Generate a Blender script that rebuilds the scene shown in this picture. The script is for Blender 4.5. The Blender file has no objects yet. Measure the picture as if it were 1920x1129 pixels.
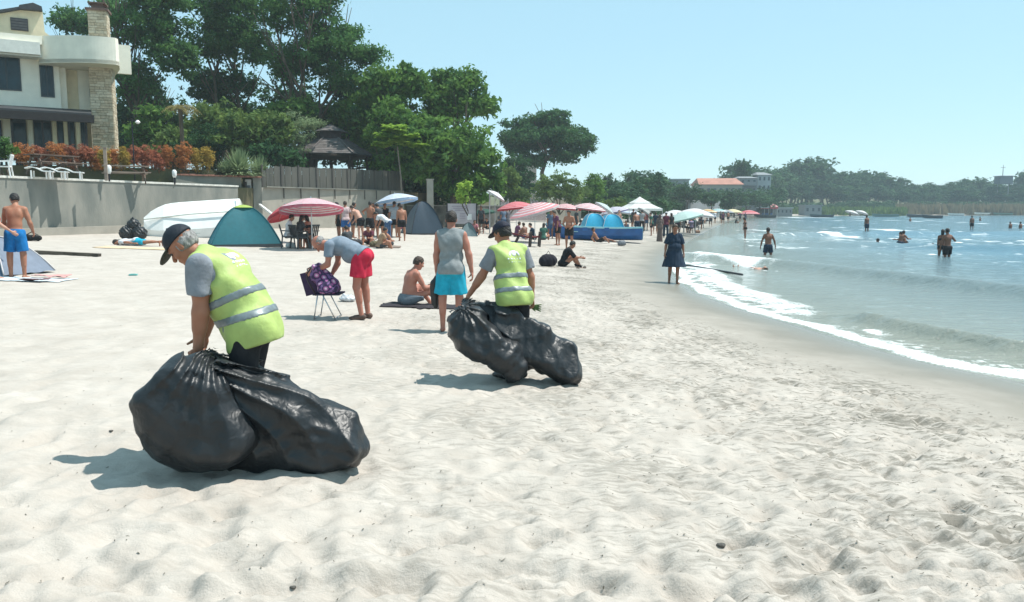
import bpy, math, random
import numpy as np
R = math.radians
sc = bpy.context.scene
col = sc.collection
# ---------------------------------------------------------------- camera, sky, sun, exposure
CAM = np.array((0.0, 0.0, 1.7)); FPX = 1500.0; PITCH = R(6.56)
cd = bpy.data.cameras.new('camera'); cam = bpy.data.objects.new('camera', cd); col.objects.link(cam)
cam.location = CAM; cam.rotation_euler = (R(90) - PITCH, 0, 0)
cd.sensor_width = 36; cd.lens = 36 * FPX / 1920; cd.clip_start = 0.1; cd.clip_end = 4000
sc.camera = cam
SUN_AZ = R(77); SUN_EL = R(63)          # azimuth measured from +Y towards +X
w = bpy.data.worlds.new("World"); sc.world = w; w.use_nodes = True
wn = w.node_tree; bg = wn.nodes['Background']; bg.inputs[1].default_value = 0.104
sky = wn.nodes.new('ShaderNodeTexSky'); sky.sky_type = 'NISHITA'; sky.sun_disc = False
sky.sun_elevation = SUN_EL; sky.sun_rotation = SUN_AZ; sky.altitude = 0
sky.air_density = 1.0; sky.dust_density = 0.05; sky.ozone_density = 1.0
mxs = wn.nodes.new('ShaderNodeMix'); mxs.data_type = 'RGBA'; mxs.inputs[0].default_value = .66      # thin even summer haze in the sky
mxs.inputs[7].default_value = (3.50, 6.05, 7.0, 1); wn.links.new(sky.outputs[0], mxs.inputs[6]); wn.links.new(mxs.outputs[2], bg.inputs[0])
sd = bpy.data.lights.new('sun', 'SUN'); sun = bpy.data.objects.new('sun', sd); col.objects.link(sun)
sd.energy = 4.4; sd.angle = R(0.53); sd.color = (1.0, 0.965, 0.90)
sun.rotation_euler = (R(90) - SUN_EL, 0, -SUN_AZ + math.pi)
sun.location = (0, 0, 60)
vs = sc.view_settings; vs.view_transform = 'Standard'; vs.look = 'None'; vs.gamma = 1; vs.use_curve_mapping = False
vs.exposure = 0.50
sc.cycles.max_bounces = 6; sc.cycles.volume_bounces = 1; sc.cycles.volume_step_rate = 1.0
rng = np.random.default_rng(7); random.seed(7)

# ---------------------------------------------------------------- pixel -> world helpers (photo pixels, 1920 wide)
FW = np.array((0, math.cos(PITCH), -math.sin(PITCH))); UPV = np.array((0, math.sin(PITCH), math.cos(PITCH)))
def ray(px, py):
    return FW * FPX + np.array((1.0, 0, 0)) * (px - 960) + UPV * (564.5 - py)
def P(px, py, Y):                      # point on the ray at depth Y
    d = ray(px, py); return CAM + d * (Y / d[1])
def XZ(px, py, Y):
    p = P(px, py, Y); return float(p[0]), float(p[2])

SHORE = np.array([(14, -40), (10.5, -10), (8.2, 2), (6.75, 7), (6.1, 9.5), (5.7, 10.4), (5.4, 11.8), (5.08, 14.3), (4.77, 16.6), (4.6, 19.5), (4.86, 23.1), (5.5, 27.2),
                  (6.65, 33), (8.8, 42), (12, 53), (19, 77), (31.5, 118), (48, 171), (66, 215), (100, 248), (150, 260), (200, 268), (300, 300), (420, 420), (600, 900)], float)
def shore_u(x, y):
    """signed distance to the waterline, + on land (left), - at sea"""
    x = np.asarray(x, float); y = np.asarray(y, float)
    best = np.full(np.broadcast(x, y).shape, 1e9); sg = np.ones_like(best)
    for (ax, ay), (bx, by) in zip(SHORE[:-1], SHORE[1:]):
        dx, dy = bx - ax, by - ay; L2 = dx * dx + dy * dy
        t = np.clip(((x - ax) * dx + (y - ay) * dy) / L2, 0, 1)
        ex, ey = x - ax - t * dx, y - ay - t * dy
        d = np.hypot(ex, ey); cr = dx * (y - ay) - dy * (x - ax)
        m = d < best; best = np.where(m, d, best); sg = np.where(m, np.where(cr > 0, 1.0, -1.0), sg)
    return best * sg
U_T = np.array([-200, -60, -12, -3, -0.5, 0, 2, 4, 6, 15, 25, 40, 60, 110, 200, 500.]); H_T = np.array([-9, -4, -1.3, -.62, -.4, -.35, -.22, -.09, 0, .29, .68, 1.1, 2.0, 5.5, 9, 14.])
WATER_Z = -0.345
def ground0(x, y):
    return np.interp(shore_u(x, y), U_T, H_T)
def g0(x, y): return float(ground0(np.array([x]), np.array([y]))[0])
def G(px, py):
    """ground point seen at a photo pixel"""
    d = ray(px, py); t = 1.7 / max(1e-6, -d[2])
    for _ in range(40):
        p = CAM + d * t; e = p[2] - g0(p[0], p[1]); t += e / (-d[2]) * 0.7
    p = CAM + d * t
    return np.array((p[0], p[1], g0(p[0], p[1])))
def GY(px, Y):
    """ground point below pixel column px at depth Y"""
    x = (px - 960) / FPX * Y / math.cos(PITCH) * 1.0
    x = P(px, 400, Y)[0]
    return np.array((x, Y, g0(x, Y)))

def _hash(ix, iy, s):
    n = (ix * 374761393 + iy * 668265263 + s * 1442695041) & 0xffffffff
    n = ((n ^ (n >> 13)) * 1274126177) & 0xffffffff
    return ((n ^ (n >> 16)) & 0xffff) / 65535.0
def vnoise(x, y, s=0):
    xi = np.floor(x).astype(np.int64); yi = np.floor(y).astype(np.int64)
    fx = x - xi; fy = y - yi; fx = fx * fx * (3 - 2 * fx); fy = fy * fy * (3 - 2 * fy)
    a = _hash(xi, yi, s); b = _hash(xi + 1, yi, s); c = _hash(xi, yi + 1, s); d = _hash(xi + 1, yi + 1, s)
    return (a + (b - a) * fx) * (1 - fy) + (c + (d - c) * fx) * fy
def fbm(x, y, s=0, o=4):
    t = 0; a = 1.0; n = 0
    for i in range(o):
        t = t + a * vnoise(x * 2 ** i + 13.7 * i, y * 2 ** i - 7.1 * i, s + i); n += a; a *= .5
    return t / n

# ---------------------------------------------------------------- materials
def _n(nt, t, **kw):
    n = nt.nodes.new(t)
    for k, v in kw.items(): setattr(n, k, v)
    return n
MATS = {}
def M(name, rgb, rough=.8, var=.12, scale=6.0, bump=0.0, bscale=None, metal=0.0, spec=0.5, rgb2=None, coat=0.0, trans=0.0, stretch=(1, 1, 1), sheen=0.0, alpha=1.0):
    if name in MATS: return MATS[name]
    m = bpy.data.materials.new(name); m.use_nodes = True; nt = m.node_tree; b = nt.nodes['Principled BSDF']
    b.inputs['Roughness'].default_value = rough; b.inputs['Metallic'].default_value = metal
    b.inputs['Specular IOR Level'].default_value = spec
    if coat: b.inputs['Coat Weight'].default_value = coat
    if sheen: b.inputs['Sheen Weight'].default_value = sheen
    tc = _n(nt, 'ShaderNodeTexCoord'); mp = _n(nt, 'ShaderNodeMapping'); mp.inputs['Scale'].default_value = stretch
    nt.links.new(tc.outputs['Object'], mp.inputs[0])
    nz = _n(nt, 'ShaderNodeTexNoise'); nz.inputs['Scale'].default_value = scale; nz.inputs['Detail'].default_value = 5
    nt.links.new(mp.outputs[0], nz.inputs['Vector'])
    mx = _n(nt, 'ShaderNodeMix', data_type='RGBA')
    c2 = rgb2 or tuple(c * (1 - 2.2 * var) for c in rgb); c1 = rgb if rgb2 else tuple(min(1, c * (1 + 1.2 * var)) for c in rgb)
    mx.inputs[6].default_value = (*c2, 1); mx.inputs[7].default_value = (*c1, 1)
    mr = _n(nt, 'ShaderNodeMapRange'); mr.inputs[1].default_value = .3; mr.inputs[2].default_value = .7
    nt.links.new(nz.outputs[0], mr.inputs[0]); nt.links.new(mr.outputs[0], mx.inputs[0])
    nt.links.new(mx.outputs[2], b.inputs['Base Color'])
    if bump:
        n2 = _n(nt, 'ShaderNodeTexNoise'); n2.inputs['Scale'].default_value = bscale or scale * 4; n2.inputs['Detail'].default_value = 6
        nt.links.new(mp.outputs[0], n2.inputs['Vector'])
        bp = _n(nt, 'ShaderNodeBump'); bp.inputs['Strength'].default_value = bump; bp.inputs['Distance'].default_value = .02
        nt.links.new(n2.outputs[0], bp.inputs['Height']); nt.links.new(bp.outputs[0], b.inputs['Normal'])
    if trans:
        tr = _n(nt, 'ShaderNodeBsdfTranslucent'); nt.links.new(mx.outputs[2], tr.inputs[0])
        ms = _n(nt, 'ShaderNodeMixShader'); ms.inputs[0].default_value = trans
        out = nt.nodes['Material Output']
        nt.links.new(b.outputs[0], ms.inputs[1]); nt.links.new(tr.outputs[0], ms.inputs[2]); nt.links.new(ms.outputs[0], out.inputs[0])
    MATS[name] = m; return m

# ---------------------------------------------------------------- objects
def tag(o, label=None, cat=None, group=None, kind=None):
    if label: o['label'] = label
    if cat: o['category'] = cat
    if group: o['group'] = group
    if kind: o['kind'] = kind
    return o
def empty(name, loc=(0, 0, 0), rz=0.0, label=None, cat=None, group=None):
    o = bpy.data.objects.new(name, None); o.empty_display_size = .2; col.objects.link(o)
    o.location = [float(v) for v in loc]; o.rotation_euler = (0, 0, rz)
    return tag(o, label, cat, group)
def link(name, me, mat=None, parent=None, loc=None, rot=None, smooth=False):
    o = bpy.data.objects.new(name, me); col.objects.link(o)
    if mat is not None:
        if isinstance(mat, (list, tuple)):
            for mm in mat: me.materials.append(mm)
        elif not me.materials: me.materials.append(mat)
    if parent: o.parent = parent
    if loc is not None: o.location = [float(v) for v in loc]
    if rot is not None: o.rotation_euler = rot
    return o
def mesh_np(name, V, F, smooth=True):
    """V (n,3); F (m,k) same-size faces"""
    me = bpy.data.meshes.new(name); V = np.ascontiguousarray(V, np.float32); F = np.ascontiguousarray(F, np.int32)
    me.vertices.add(len(V)); me.vertices.foreach_set('co', V.ravel())
    k = F.shape[1]; me.loops.add(F.size); me.loops.foreach_set('vertex_index', F.ravel())
    me.polygons.add(len(F)); me.polygons.foreach_set('loop_start', np.arange(0, F.size, k, dtype=np.int32))
    me.polygons.foreach_set('loop_total', np.full(len(F), k, np.int32))
    me.polygons.foreach_set('use_smooth', np.full(len(F), smooth))
    me.update(calc_edges=True); return me
def dup(o, loc, rz, scale=None, label=None, group=None):
    c = o.copy(); col.objects.link(c); c.location = [float(v) for v in loc]; c.rotation_euler = (0, 0, rz)
    if scale: c.scale = scale if hasattr(scale, '__len__') else (scale,) * 3
    if label: c['label'] = label
    if group: c['group'] = group
    for ch in o.children:
        k = ch.copy(); col.objects.link(k); k.parent = c
        for g in ch.children:
            q = g.copy(); col.objects.link(q); q.parent = k
    return c

def rotm(rx=0, ry=0, rz=0):
    cx, sx, cy, sy, cz, sz = math.cos(rx), math.sin(rx), math.cos(ry), math.sin(ry), math.cos(rz), math.sin(rz)
    X = np.array(((1, 0, 0), (0, cx, -sx), (0, sx, cx))); Y = np.array(((cy, 0, sy), (0, 1, 0), (-sy, 0, cy))); Z = np.array(((cz, -sz, 0), (sz, cz, 0), (0, 0, 1)))
    return Z @ Y @ X
def nrm(v):
    v = np.asarray(v, float); return v / (np.linalg.norm(v) + 1e-12)
class MB:
    def __init__(s): s.v = []; s.f = []; s.m = []
    def add(s, V, F, m=0):
        b = len(s.v); s.v += [tuple(map(float, q)) for q in V]; s.f += [tuple(i + b for i in f) for f in F]; s.m += [m] * len(F); return s
    def box(s, c, size, rot=None, m=0, taper=1.0):
        hx, hy, hz = [q / 2 for q in size]
        V = np.array([(x * (taper if z > 0 else 1), y * (taper if z > 0 else 1), z) for z in (-hz, hz) for x, y in ((-hx, -hy), (hx, -hy), (hx, hy), (-hx, hy))])
        if rot is not None: V = V @ (rotm(0, 0, rot) if np.isscalar(rot) else rot).T
        return s.add(V + np.asarray(c, float), [(3, 2, 1, 0), (4, 5, 6, 7), (0, 1, 5, 4), (1, 2, 6, 5), (2, 3, 7, 6), (3, 0, 4, 7)], m)
    def beam(s, a, b, wd, ht, m=0):
        a = np.asarray(a, float); b = np.asarray(b, float); d = nrm(b - a)
        up = np.array((0, 0, 1.)) if abs(d[2]) < .95 else np.array((0, 1., 0)); sdv = nrm(np.cross(d, up)); u = np.cross(sdv, d)
        V = [p + sdv * i * wd / 2 + u * j * ht / 2 for p in (a, b) for i, j in ((-1, -1), (1, -1), (1, 1), (-1, 1))]
        return s.add(V, [(0, 1, 2, 3), (7, 6, 5, 4), (4, 5, 1, 0), (5, 6, 2, 1), (6, 7, 3, 2), (7, 4, 0, 3)], m)
    def tube(s, pts, r, n=8, m=0, cap=True):
        pts = [np.asarray(p, float) for p in pts]; r = [r] * len(pts) if np.isscalar(r) else r; V = []; F = []
        ref = None
        for i, p in enumerate(pts):
            d = nrm(pts[min(i + 1, len(pts) - 1)] - pts[max(i - 1, 0)])
            if ref is None: ref = np.array((1., 0, 0)) if abs(d[0]) < .8 else np.array((0, 1., 0))
            a = nrm(np.cross(d, ref)); b = np.cross(d, a); ref = np.cross(a, d); ref = ref if np.linalg.norm(ref) > .1 else np.array((1., 0, 0))
            V += [p + r[i] * (math.cos(2 * math.pi * k / n) * a + math.sin(2 * math.pi * k / n) * b) for k in range(n)]
        for i in range(len(pts) - 1):
            for k in range(n):
                k2 = (k + 1) % n; F.append((i * n + k, i * n + k2, (i + 1) * n + k2, (i + 1) * n + k))
        if cap: F.append(tuple(range(n - 1, -1, -1))); F.append(tuple((len(pts) - 1) * n + k for k in range(n)))
        return s.add(V, F, m)
    def loft(s, rings, m=0, closed=True, caps=False):
        n = len(rings[0]); V = [p for r_ in rings for p in r_]; F = []
        for i in range(len(rings) - 1):
            for k in range(n if closed else n - 1):
                k2 = (k + 1) % n; F.append((i * n + k, i * n + k2, (i + 1) * n + k2, (i + 1) * n + k))
        if caps: F.append(tuple(range(n - 1, -1, -1))); F.append(tuple((len(rings) - 1) * n + k for k in range(n)))
        return s.add(V, F, m)
    def build(s, name, mat, parent=None, smooth=False, loc=None, rot=None):
        me = bpy.data.meshes.new(name); me.from_pydata(s.v, [], s.f); me.update()
        o = link(name, me, mat, parent, loc, rot)
        if any(s.m): me.polygons.foreach_set('material_index', s.m)
        if smooth: me.polygons.foreach_set('use_smooth', [True] * len(s.f))
        return o
# ---------------------------------------------------------------- ground: one sand sheet to the horizon
def spaced(lo, hi, f):
    out = [lo]
    while out[-1] < hi: out.append(out[-1] + f(out[-1]))
    return np.array(out)
def build_sand():
    xs = spaced(0, 900, lambda x: .026 if x < 2.6 else min(.026 * (x / 2.6) ** 1.3, 60)); xs = np.concatenate([-xs[:0:-1], xs])
    ys = spaced(2.6, 1500, lambda y: .022 * (max(y, 3.4) / 3.4) ** 1.4 if y < 60 else min(60, (.022 * (60 / 3.4) ** 1.4) * (y / 60) ** 2))
    yb = -spaced(0, 70, lambda y: .3 + y * .2)[:0:-1]; ys = np.concatenate([yb, [0., .8, 1.5, 2.1, 2.4], ys])
    X, Y = np.meshgrid(xs, ys); u = shore_u(X, Y); Z = np.interp(u, U_T, H_T)
    # soft trampled sand: fades into the smooth wet strip by the water
    soft = np.clip((u - 1.6) / 1.6, 0, 1) * np.clip(1 - (u - 40) / 10, 0, 1); near = np.clip(1.5 - Y / 60, 0, 1.15) * (Y > 1.0)
    A = soft * near
    wx = X + .25 * fbm(X * 1.7, Y * 1.7, 31, 2); wy = Y + .25 * fbm(X * 1.7, Y * 1.7, 47, 2)
    d = .10 * (fbm(X * .35, Y * .45, 3, 2) - .5)
    dry = np.clip((u - 4.5) / 3, 0, 1)
    rid = 1 - np.abs(2 * fbm(wx * 2.1, wy * 2.6, 5, 2) - 1)
    d += (.050 * rid ** 1.5 + .040 * (fbm(wx * 4.2, wy * 4.8, 9, 3) - .5)) * (.35 + .65 * dry)
    d += .012 * (fbm(X * 16, Y * 16, 15, 3) - .5)
    Z = Z + d * A * .33
    Z = Z + np.clip((u - .3) / 1.5, 0, 1) * (1 - soft) * .008 * (fbm(X * 3, Y * 1.4, 77, 3) - .5)
    r = np.random.default_rng(11)
    def dent(cx, cy, a, b, th, dep, rim):
        m = max(a, b) * 2.0
        i0, i1 = np.searchsorted(ys, (cy - m, cy + m)); j0, j1 = np.searchsorted(xs, (cx - m, cx + m))
        if i1 <= i0 + 1 or j1 <= j0 + 1: return
        x = X[i0:i1, j0:j1] - cx; y = Y[i0:i1, j0:j1] - cy; c, s = math.cos(th), math.sin(th)
        q = np.sqrt(((c * x + s * y) / a) ** 2 + ((-s * x + c * y) / b) ** 2)
        Z[i0:i1, j0:j1] += (-dep * np.exp(-(q ** 3) * 1.1) + rim * np.exp(-((q - 1.25) / .28) ** 2)) * np.clip(A[i0:i1, j0:j1] * 1.6 + .06, 0, 1)
    for _ in range(7600):                   # shuffled footprints everywhere
        yy = 2.9 + 40 * r.random() ** 2.0; xx = (r.random() - .56) * 1.55 * yy
        dent(xx, yy, .09 + .10 * r.random(), .06 + .05 * r.random(), r.normal(0.9, .9), .007 + .013 * r.random(), .002 + .003 * r.random())
    for _ in range(3000):                   # firmer, crisper prints in the damp band below the dry sand
        yy = 3.2 + 34 * r.random() ** 1.8; sx = np.interp(yy, SHORE[:, 1], SHORE[:, 0]); xx = sx - 2.2 - 3.2 * abs(r.normal(0, .8)) - .2 * r.random()
        dent(xx, yy, .05 + .10 * r.random(), .02 + .035 * r.random(), r.normal(-.15, .6), .012 + .026 * r.random() ** 1.5, .002 + .005 * r.random())
    for _ in range(1500):                   # deep narrow heel marks, long side across the view
        yy = 3.0 + 22 * r.random() ** 1.5; sx = np.interp(yy, SHORE[:, 1], SHORE[:, 0]); xx = sx - 2.4 - 3.6 * abs(r.normal(0, .7))
        if fbm(np.array([xx * .9]), np.array([yy * .9]), 155, 2)[0] < .48 and r.random() < .7: continue
        dent(xx, yy, .045 + .06 * r.random(), .026 + .016 * r.random() + .0015 * yy, r.normal(-.15, .25), .028 + .030 * r.random(), .006)
    for px, py, a in ((1535, 890, .075), (1390, 1002, .07), (1665, 937, .10), (1495, 1115, .10), (1620, 915, .06), (1515, 928, .07), (1340, 1025, .06), (1420, 985, .07), (1800, 975, .09), (430, 955, .1), (690, 1075, .09), (780, 1020, .08)):
        p = G(px, py); dent(p[0], p[1], a, a * .6, -.25, .05, .012)
    for k in range(9):                      # a boot print with its tread bars, foot of the picture
        p = G(1585 + k * 5 - 22, 1098 + k * 2); dent(p[0], p[1], .008, .045, 0.1, .022, .008)
    ny, nx = X.shape
    V = np.stack([X, Y, Z], -1).reshape(-1, 3)
    idx = np.arange(ny * nx).reshape(ny, nx)
    F = np.stack([idx[:-1, :-1], idx[:-1, 1:], idx[1:, 1:], idx[1:, :-1]], -1).reshape(-1, 4)
    me = mesh_np('sand', V, F)
    at = me.attributes.new('shore', 'FLOAT', 'POINT'); at.data.foreach_set('value', u.ravel().astype(np.float32))
    o = link('sand_ground', me, sand_mat()); tag(o, 'pale trampled beach sand with a damp strip along the water', None, None, 'structure')
    return xs, ys, Z
def sand_mat():
    m = bpy.data.materials.new('sand'); m.use_nodes = True; nt = m.node_tree; b = nt.nodes['Principled BSDF']; L = nt.links.new
    at = _n(nt, 'ShaderNodeAttribute', attribute_name='shore'); geo = _n(nt, 'ShaderNodeNewGeometry')
    nz = _n(nt, 'ShaderNodeTexNoise'); nz.inputs['Scale'].default_value = .9; nz.inputs['Detail'].default_value = 8; L(geo.outputs['Position'], nz.inputs['Vector'])
    ad = _n(nt, 'ShaderNodeMath', operation='MULTIPLY_ADD'); L(nz.outputs[0], ad.inputs[0]); ad.inputs[1].default_value = 2.6; L(at.outputs['Fac'], ad.inputs[2])
    wet = _n(nt, 'ShaderNodeMapRange'); L(ad.outputs[0], wet.inputs[0]); wet.inputs[1].default_value = 2.0; wet.inputs[2].default_value = 4.4
    n1 = _n(nt, 'ShaderNodeTexNoise'); n1.inputs['Scale'].default_value = 2.2; n1.inputs['Detail'].default_value = 9; n1.inputs['Roughness'].default_value = .65; L(geo.outputs['Position'], n1.inputs['Vector'])
    dry = _n(nt, 'ShaderNodeValToRGB'); dry.color_ramp.elements[0].position = .25; dry.color_ramp.elements[0].color = (.370, .328, .284, 1)
    dry.color_ramp.elements[1].position = .72; dry.color_ramp.elements[1].color = (.520, .472, .420, 1); L(n1.outputs[0], dry.inputs[0])
    grn = _n(nt, 'ShaderNodeTexNoise'); grn.inputs['Scale'].default_value = 260; grn.inputs['Detail'].default_value = 3; L(geo.outputs['Position'], grn.inputs['Vector'])
    gm = _n(nt, 'ShaderNodeMapRange'); L(grn.outputs[0], gm.inputs[0]); gm.inputs[1].default_value = .3; gm.inputs[2].default_value = .7; gm.inputs[3].default_value = .86; gm.inputs[4].default_value = 1.07
    mu = _n(nt, 'ShaderNodeMix', data_type='RGBA', blend_type='MULTIPLY'); mu.inputs[0].default_value = 1; L(dry.outputs[0], mu.inputs[6]); L(gm.outputs[0], mu.inputs[7])
    mx = _n(nt, 'ShaderNodeMix', data_type='RGBA'); L(wet.outputs[0], mx.inputs[0]); mx.inputs[6].default_value = (.205, .19, .158, 1); L(mu.outputs[2], mx.inputs[7])
    # streaky wrack stains, damp scuffs, painted shade of print edges above the wet sand
    mp = _n(nt, 'ShaderNodeMapping'); mp.inputs['Scale'].default_value = (7, 24, 1); mp.inputs['Rotation'].default_value = (0, 0, R(-12)); L(geo.outputs['Position'], mp.inputs[0])
    ns = _n(nt, 'ShaderNodeTexNoise'); ns.inputs['Scale'].default_value = 1.0; ns.inputs['Detail'].default_value = 7; ns.inputs['Roughness'].default_value = .7; L(mp.outputs[0], ns.inputs['Vector'])
    npz = _n(nt, 'ShaderNodeTexNoise'); npz.inputs['Scale'].default_value = 1.1; npz.inputs['Detail'].default_value = 5; L(geo.outputs['Position'], npz.inputs['Vector'])
    b0 = _n(nt, 'ShaderNodeMapRange'); L(ad.outputs[0], b0.inputs[0]); b0.inputs[1].default_value = 2.9; b0.inputs[2].default_value = 3.9
    b1 = _n(nt, 'ShaderNodeMapRange'); L(ad.outputs[0], b1.inputs[0]); b1.inputs[1].default_value = 11; b1.inputs[2].default_value = 4.6; b1.inputs[3].default_value = .12
    st = _n(nt, 'ShaderNodeMath', operation='MULTIPLY_ADD'); L(npz.outputs[0], st.inputs[0]); st.inputs[1].default_value = .55; L(ns.outputs[0], st.inputs[2])
    sm = _n(nt, 'ShaderNodeMapRange'); L(st.outputs[0], sm.inputs[0]); sm.inputs[1].default_value = .745; sm.inputs[2].default_value = .89
    m1 = _n(nt, 'ShaderNodeMath', operation='MULTIPLY'); L(sm.outputs[0], m1.inputs[0]); L(b0.outputs[0], m1.inputs[1])
    m2 = _n(nt, 'ShaderNodeMath', operation='MULTIPLY'); L(m1.outputs[0], m2.inputs[0]); L(b1.outputs[0], m2.inputs[1])
    m3 = _n(nt, 'ShaderNodeMath', operation='MULTIPLY'); L(m2.outputs[0], m3.inputs[0]); m3.inputs[1].default_value = .9
    mxs_ = _n(nt, 'ShaderNodeMix', data_type='RGBA'); L(m3.outputs[0], mxs_.inputs[0]); L(mx.outputs[2], mxs_.inputs[6]); mxs_.inputs[7].default_value = (.15, .138, .112, 1); mx = mxs_
    # inland: dry grass and earth behind the beach
    ib = _n(nt, 'ShaderNodeMapRange'); L(ad.outputs[0], ib.inputs[0]); ib.inputs[1].default_value = 36; ib.inputs[2].default_value = 42
    mi = _n(nt, 'ShaderNodeMix', data_type='RGBA'); L(ib.outputs[0], mi.inputs[0]); L(mx.outputs[2], mi.inputs[6]); mi.inputs[7].default_value = (.10, .10, .045, 1)
    L(mi.outputs[2], b.inputs['Base Color'])
    ro = _n(nt, 'ShaderNodeMapRange'); L(at.outputs['Fac'], ro.inputs[0]); ro.inputs[1].default_value = .1; ro.inputs[2].default_value = 1.6; ro.inputs[3].default_value = .22; ro.inputs[4].default_value = .92; L(ro.outputs[0], b.inputs['Roughness'])
    b.inputs['Specular IOR Level'].default_value = .3
    n2 = _n(nt, 'ShaderNodeTexNoise'); n2.inputs['Scale'].default_value = 22; n2.inputs['Detail'].default_value = 8; n2.inputs['Roughness'].default_value = .7; L(geo.outputs['Position'], n2.inputs['Vector'])
    bp = _n(nt, 'ShaderNodeBump'); bp.inputs['Distance'].default_value = .02; L(n2.outputs[0], bp.inputs['Height'])
    bs = _n(nt, 'ShaderNodeMath', operation='MULTIPLY'); L(wet.outputs[0], bs.inputs[0]); bs.inputs[1].default_value = .45; L(bs.outputs[0], bp.inputs['Strength'])
    n3 = _n(nt, 'ShaderNodeTexNoise'); n3.inputs['Scale'].default_value = 95; n3.inputs['Detail'].default_value = 4; L(geo.outputs['Position'], n3.inputs['Vector'])
    bp2 = _n(nt, 'ShaderNodeBump'); bp2.inputs['Distance'].default_value = .006; bp2.inputs['Strength'].default_value = .5; L(n3.outputs[0], bp2.inputs['Height']); L(bp.outputs[0], bp2.inputs['Normal'])
    L(bp2.outputs[0], b.inputs['Normal'])
    return m
SX, SY, SZ = build_sand()
def gz(x, y):
    """height of the modelled sand at a point"""
    i = min(max(np.searchsorted(SY, y), 1), len(SY) - 1); j = min(max(np.searchsorted(SX, x), 1), len(SX) - 1)
    ty = (y - SY[i - 1]) / (SY[i] - SY[i - 1]); tx = (x - SX[j - 1]) / (SX[j] - SX[j - 1])
    return float((SZ[i - 1, j - 1] * (1 - tx) + SZ[i - 1, j] * tx) * (1 - ty) + (SZ[i, j - 1] * (1 - tx) + SZ[i, j] * tx) * ty)

# ---------------------------------------------------------------- sea
def poly_dist(X, Y, pts):
    best = np.full(X.shape, 1e9); T = np.zeros(X.shape); n = len(pts) - 1; S = np.ones(X.shape)
    for i in range(n):
        (ax, ay), (bx, by) = pts[i], pts[i + 1]; dx, dy = bx - ax, by - ay
        t = np.clip(((X - ax) * dx + (Y - ay) * dy) / (dx * dx + dy * dy), 0, 1); d = np.hypot(X - ax - t * dx, Y - ay - t * dy)
        m = d < best; best = np.where(m, d, best); T = np.where(m, (i + t) / n, T); S = np.where(m, np.sign(dx * (Y - ay) - dy * (X - ax)), S)
    return best, T, S
def water_mat():
    m = bpy.data.materials.new('sea_water'); m.use_nodes = True; nt = m.node_tree; b = nt.nodes['Principled BSDF']; L = nt.links.new
    geo = _n(nt, 'ShaderNodeNewGeometry'); at = _n(nt, 'ShaderNodeAttribute', attribute_name='shore'); fo = _n(nt, 'ShaderNodeAttribute', attribute_name='foam')
    sh = _n(nt, 'ShaderNodeMapRange'); L(at.outputs['Fac'], sh.inputs[0]); sh.inputs[1].default_value = -14; sh.inputs[2].default_value = -.4
    cm = _n(nt, 'ShaderNodeMix', data_type='RGBA'); L(sh.outputs[0], cm.inputs[0]); cm.inputs[6].default_value = (.085, .175, .225, 1); cm.inputs[7].default_value = (.24, .25, .205, 1)
    n0 = _n(nt, 'ShaderNodeTexNoise'); n0.inputs['Scale'].default_value = 21; n0.inputs['Detail'].default_value = 8; n0.inputs['Roughness'].default_value = .72; L(geo.outputs['Position'], n0.inputs['Vector'])
    th = _n(nt, 'ShaderNodeMath', operation='ADD'); L(fo.outputs['Fac'], th.inputs[0]); L(n0.outputs[0], th.inputs[1])
    fm = _n(nt, 'ShaderNodeMapRange'); L(th.outputs[0], fm.inputs[0]); fm.inputs[1].default_value = .80; fm.inputs[2].default_value = 1.12
    mx = _n(nt, 'ShaderNodeMix', data_type='RGBA'); L(fm.outputs[0], mx.inputs[0]); L(cm.outputs[2], mx.inputs[6]); mx.inputs[7].default_value = (.86, .88, .88, 1)
    L(mx.outputs[2], b.inputs['Base Color'])
    ro = _n(nt, 'ShaderNodeMapRange'); L(fm.outputs[0], ro.inputs[0]); ro.inputs[3].default_value = .10; ro.inputs[4].default_value = .9; L(ro.outputs[0], b.inputs['Roughness'])
    b.inputs['IOR'].default_value = 1.33
    mp = _n(nt, 'ShaderNodeMapping'); mp.inputs['Rotation'].default_value = (0, 0, R(20)); mp.inputs['Scale'].default_value = (.75, 1.5, 1); L(geo.outputs['Position'], mp.inputs[0])
    a = _n(nt, 'ShaderNodeTexNoise'); a.inputs['Scale'].default_value = 1.5; a.inputs['Detail'].default_value = 7; a.inputs['Roughness'].default_value = .62; L(mp.outputs[0], a.inputs['Vector'])
    b1 = _n(nt, 'ShaderNodeBump'); b1.inputs['Strength'].default_value = .85; b1.inputs['Distance'].default_value = .17; L(a.outputs[0], b1.inputs['Height'])
    L(b1.outputs[0], b.inputs['Normal'])
    return m
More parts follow.
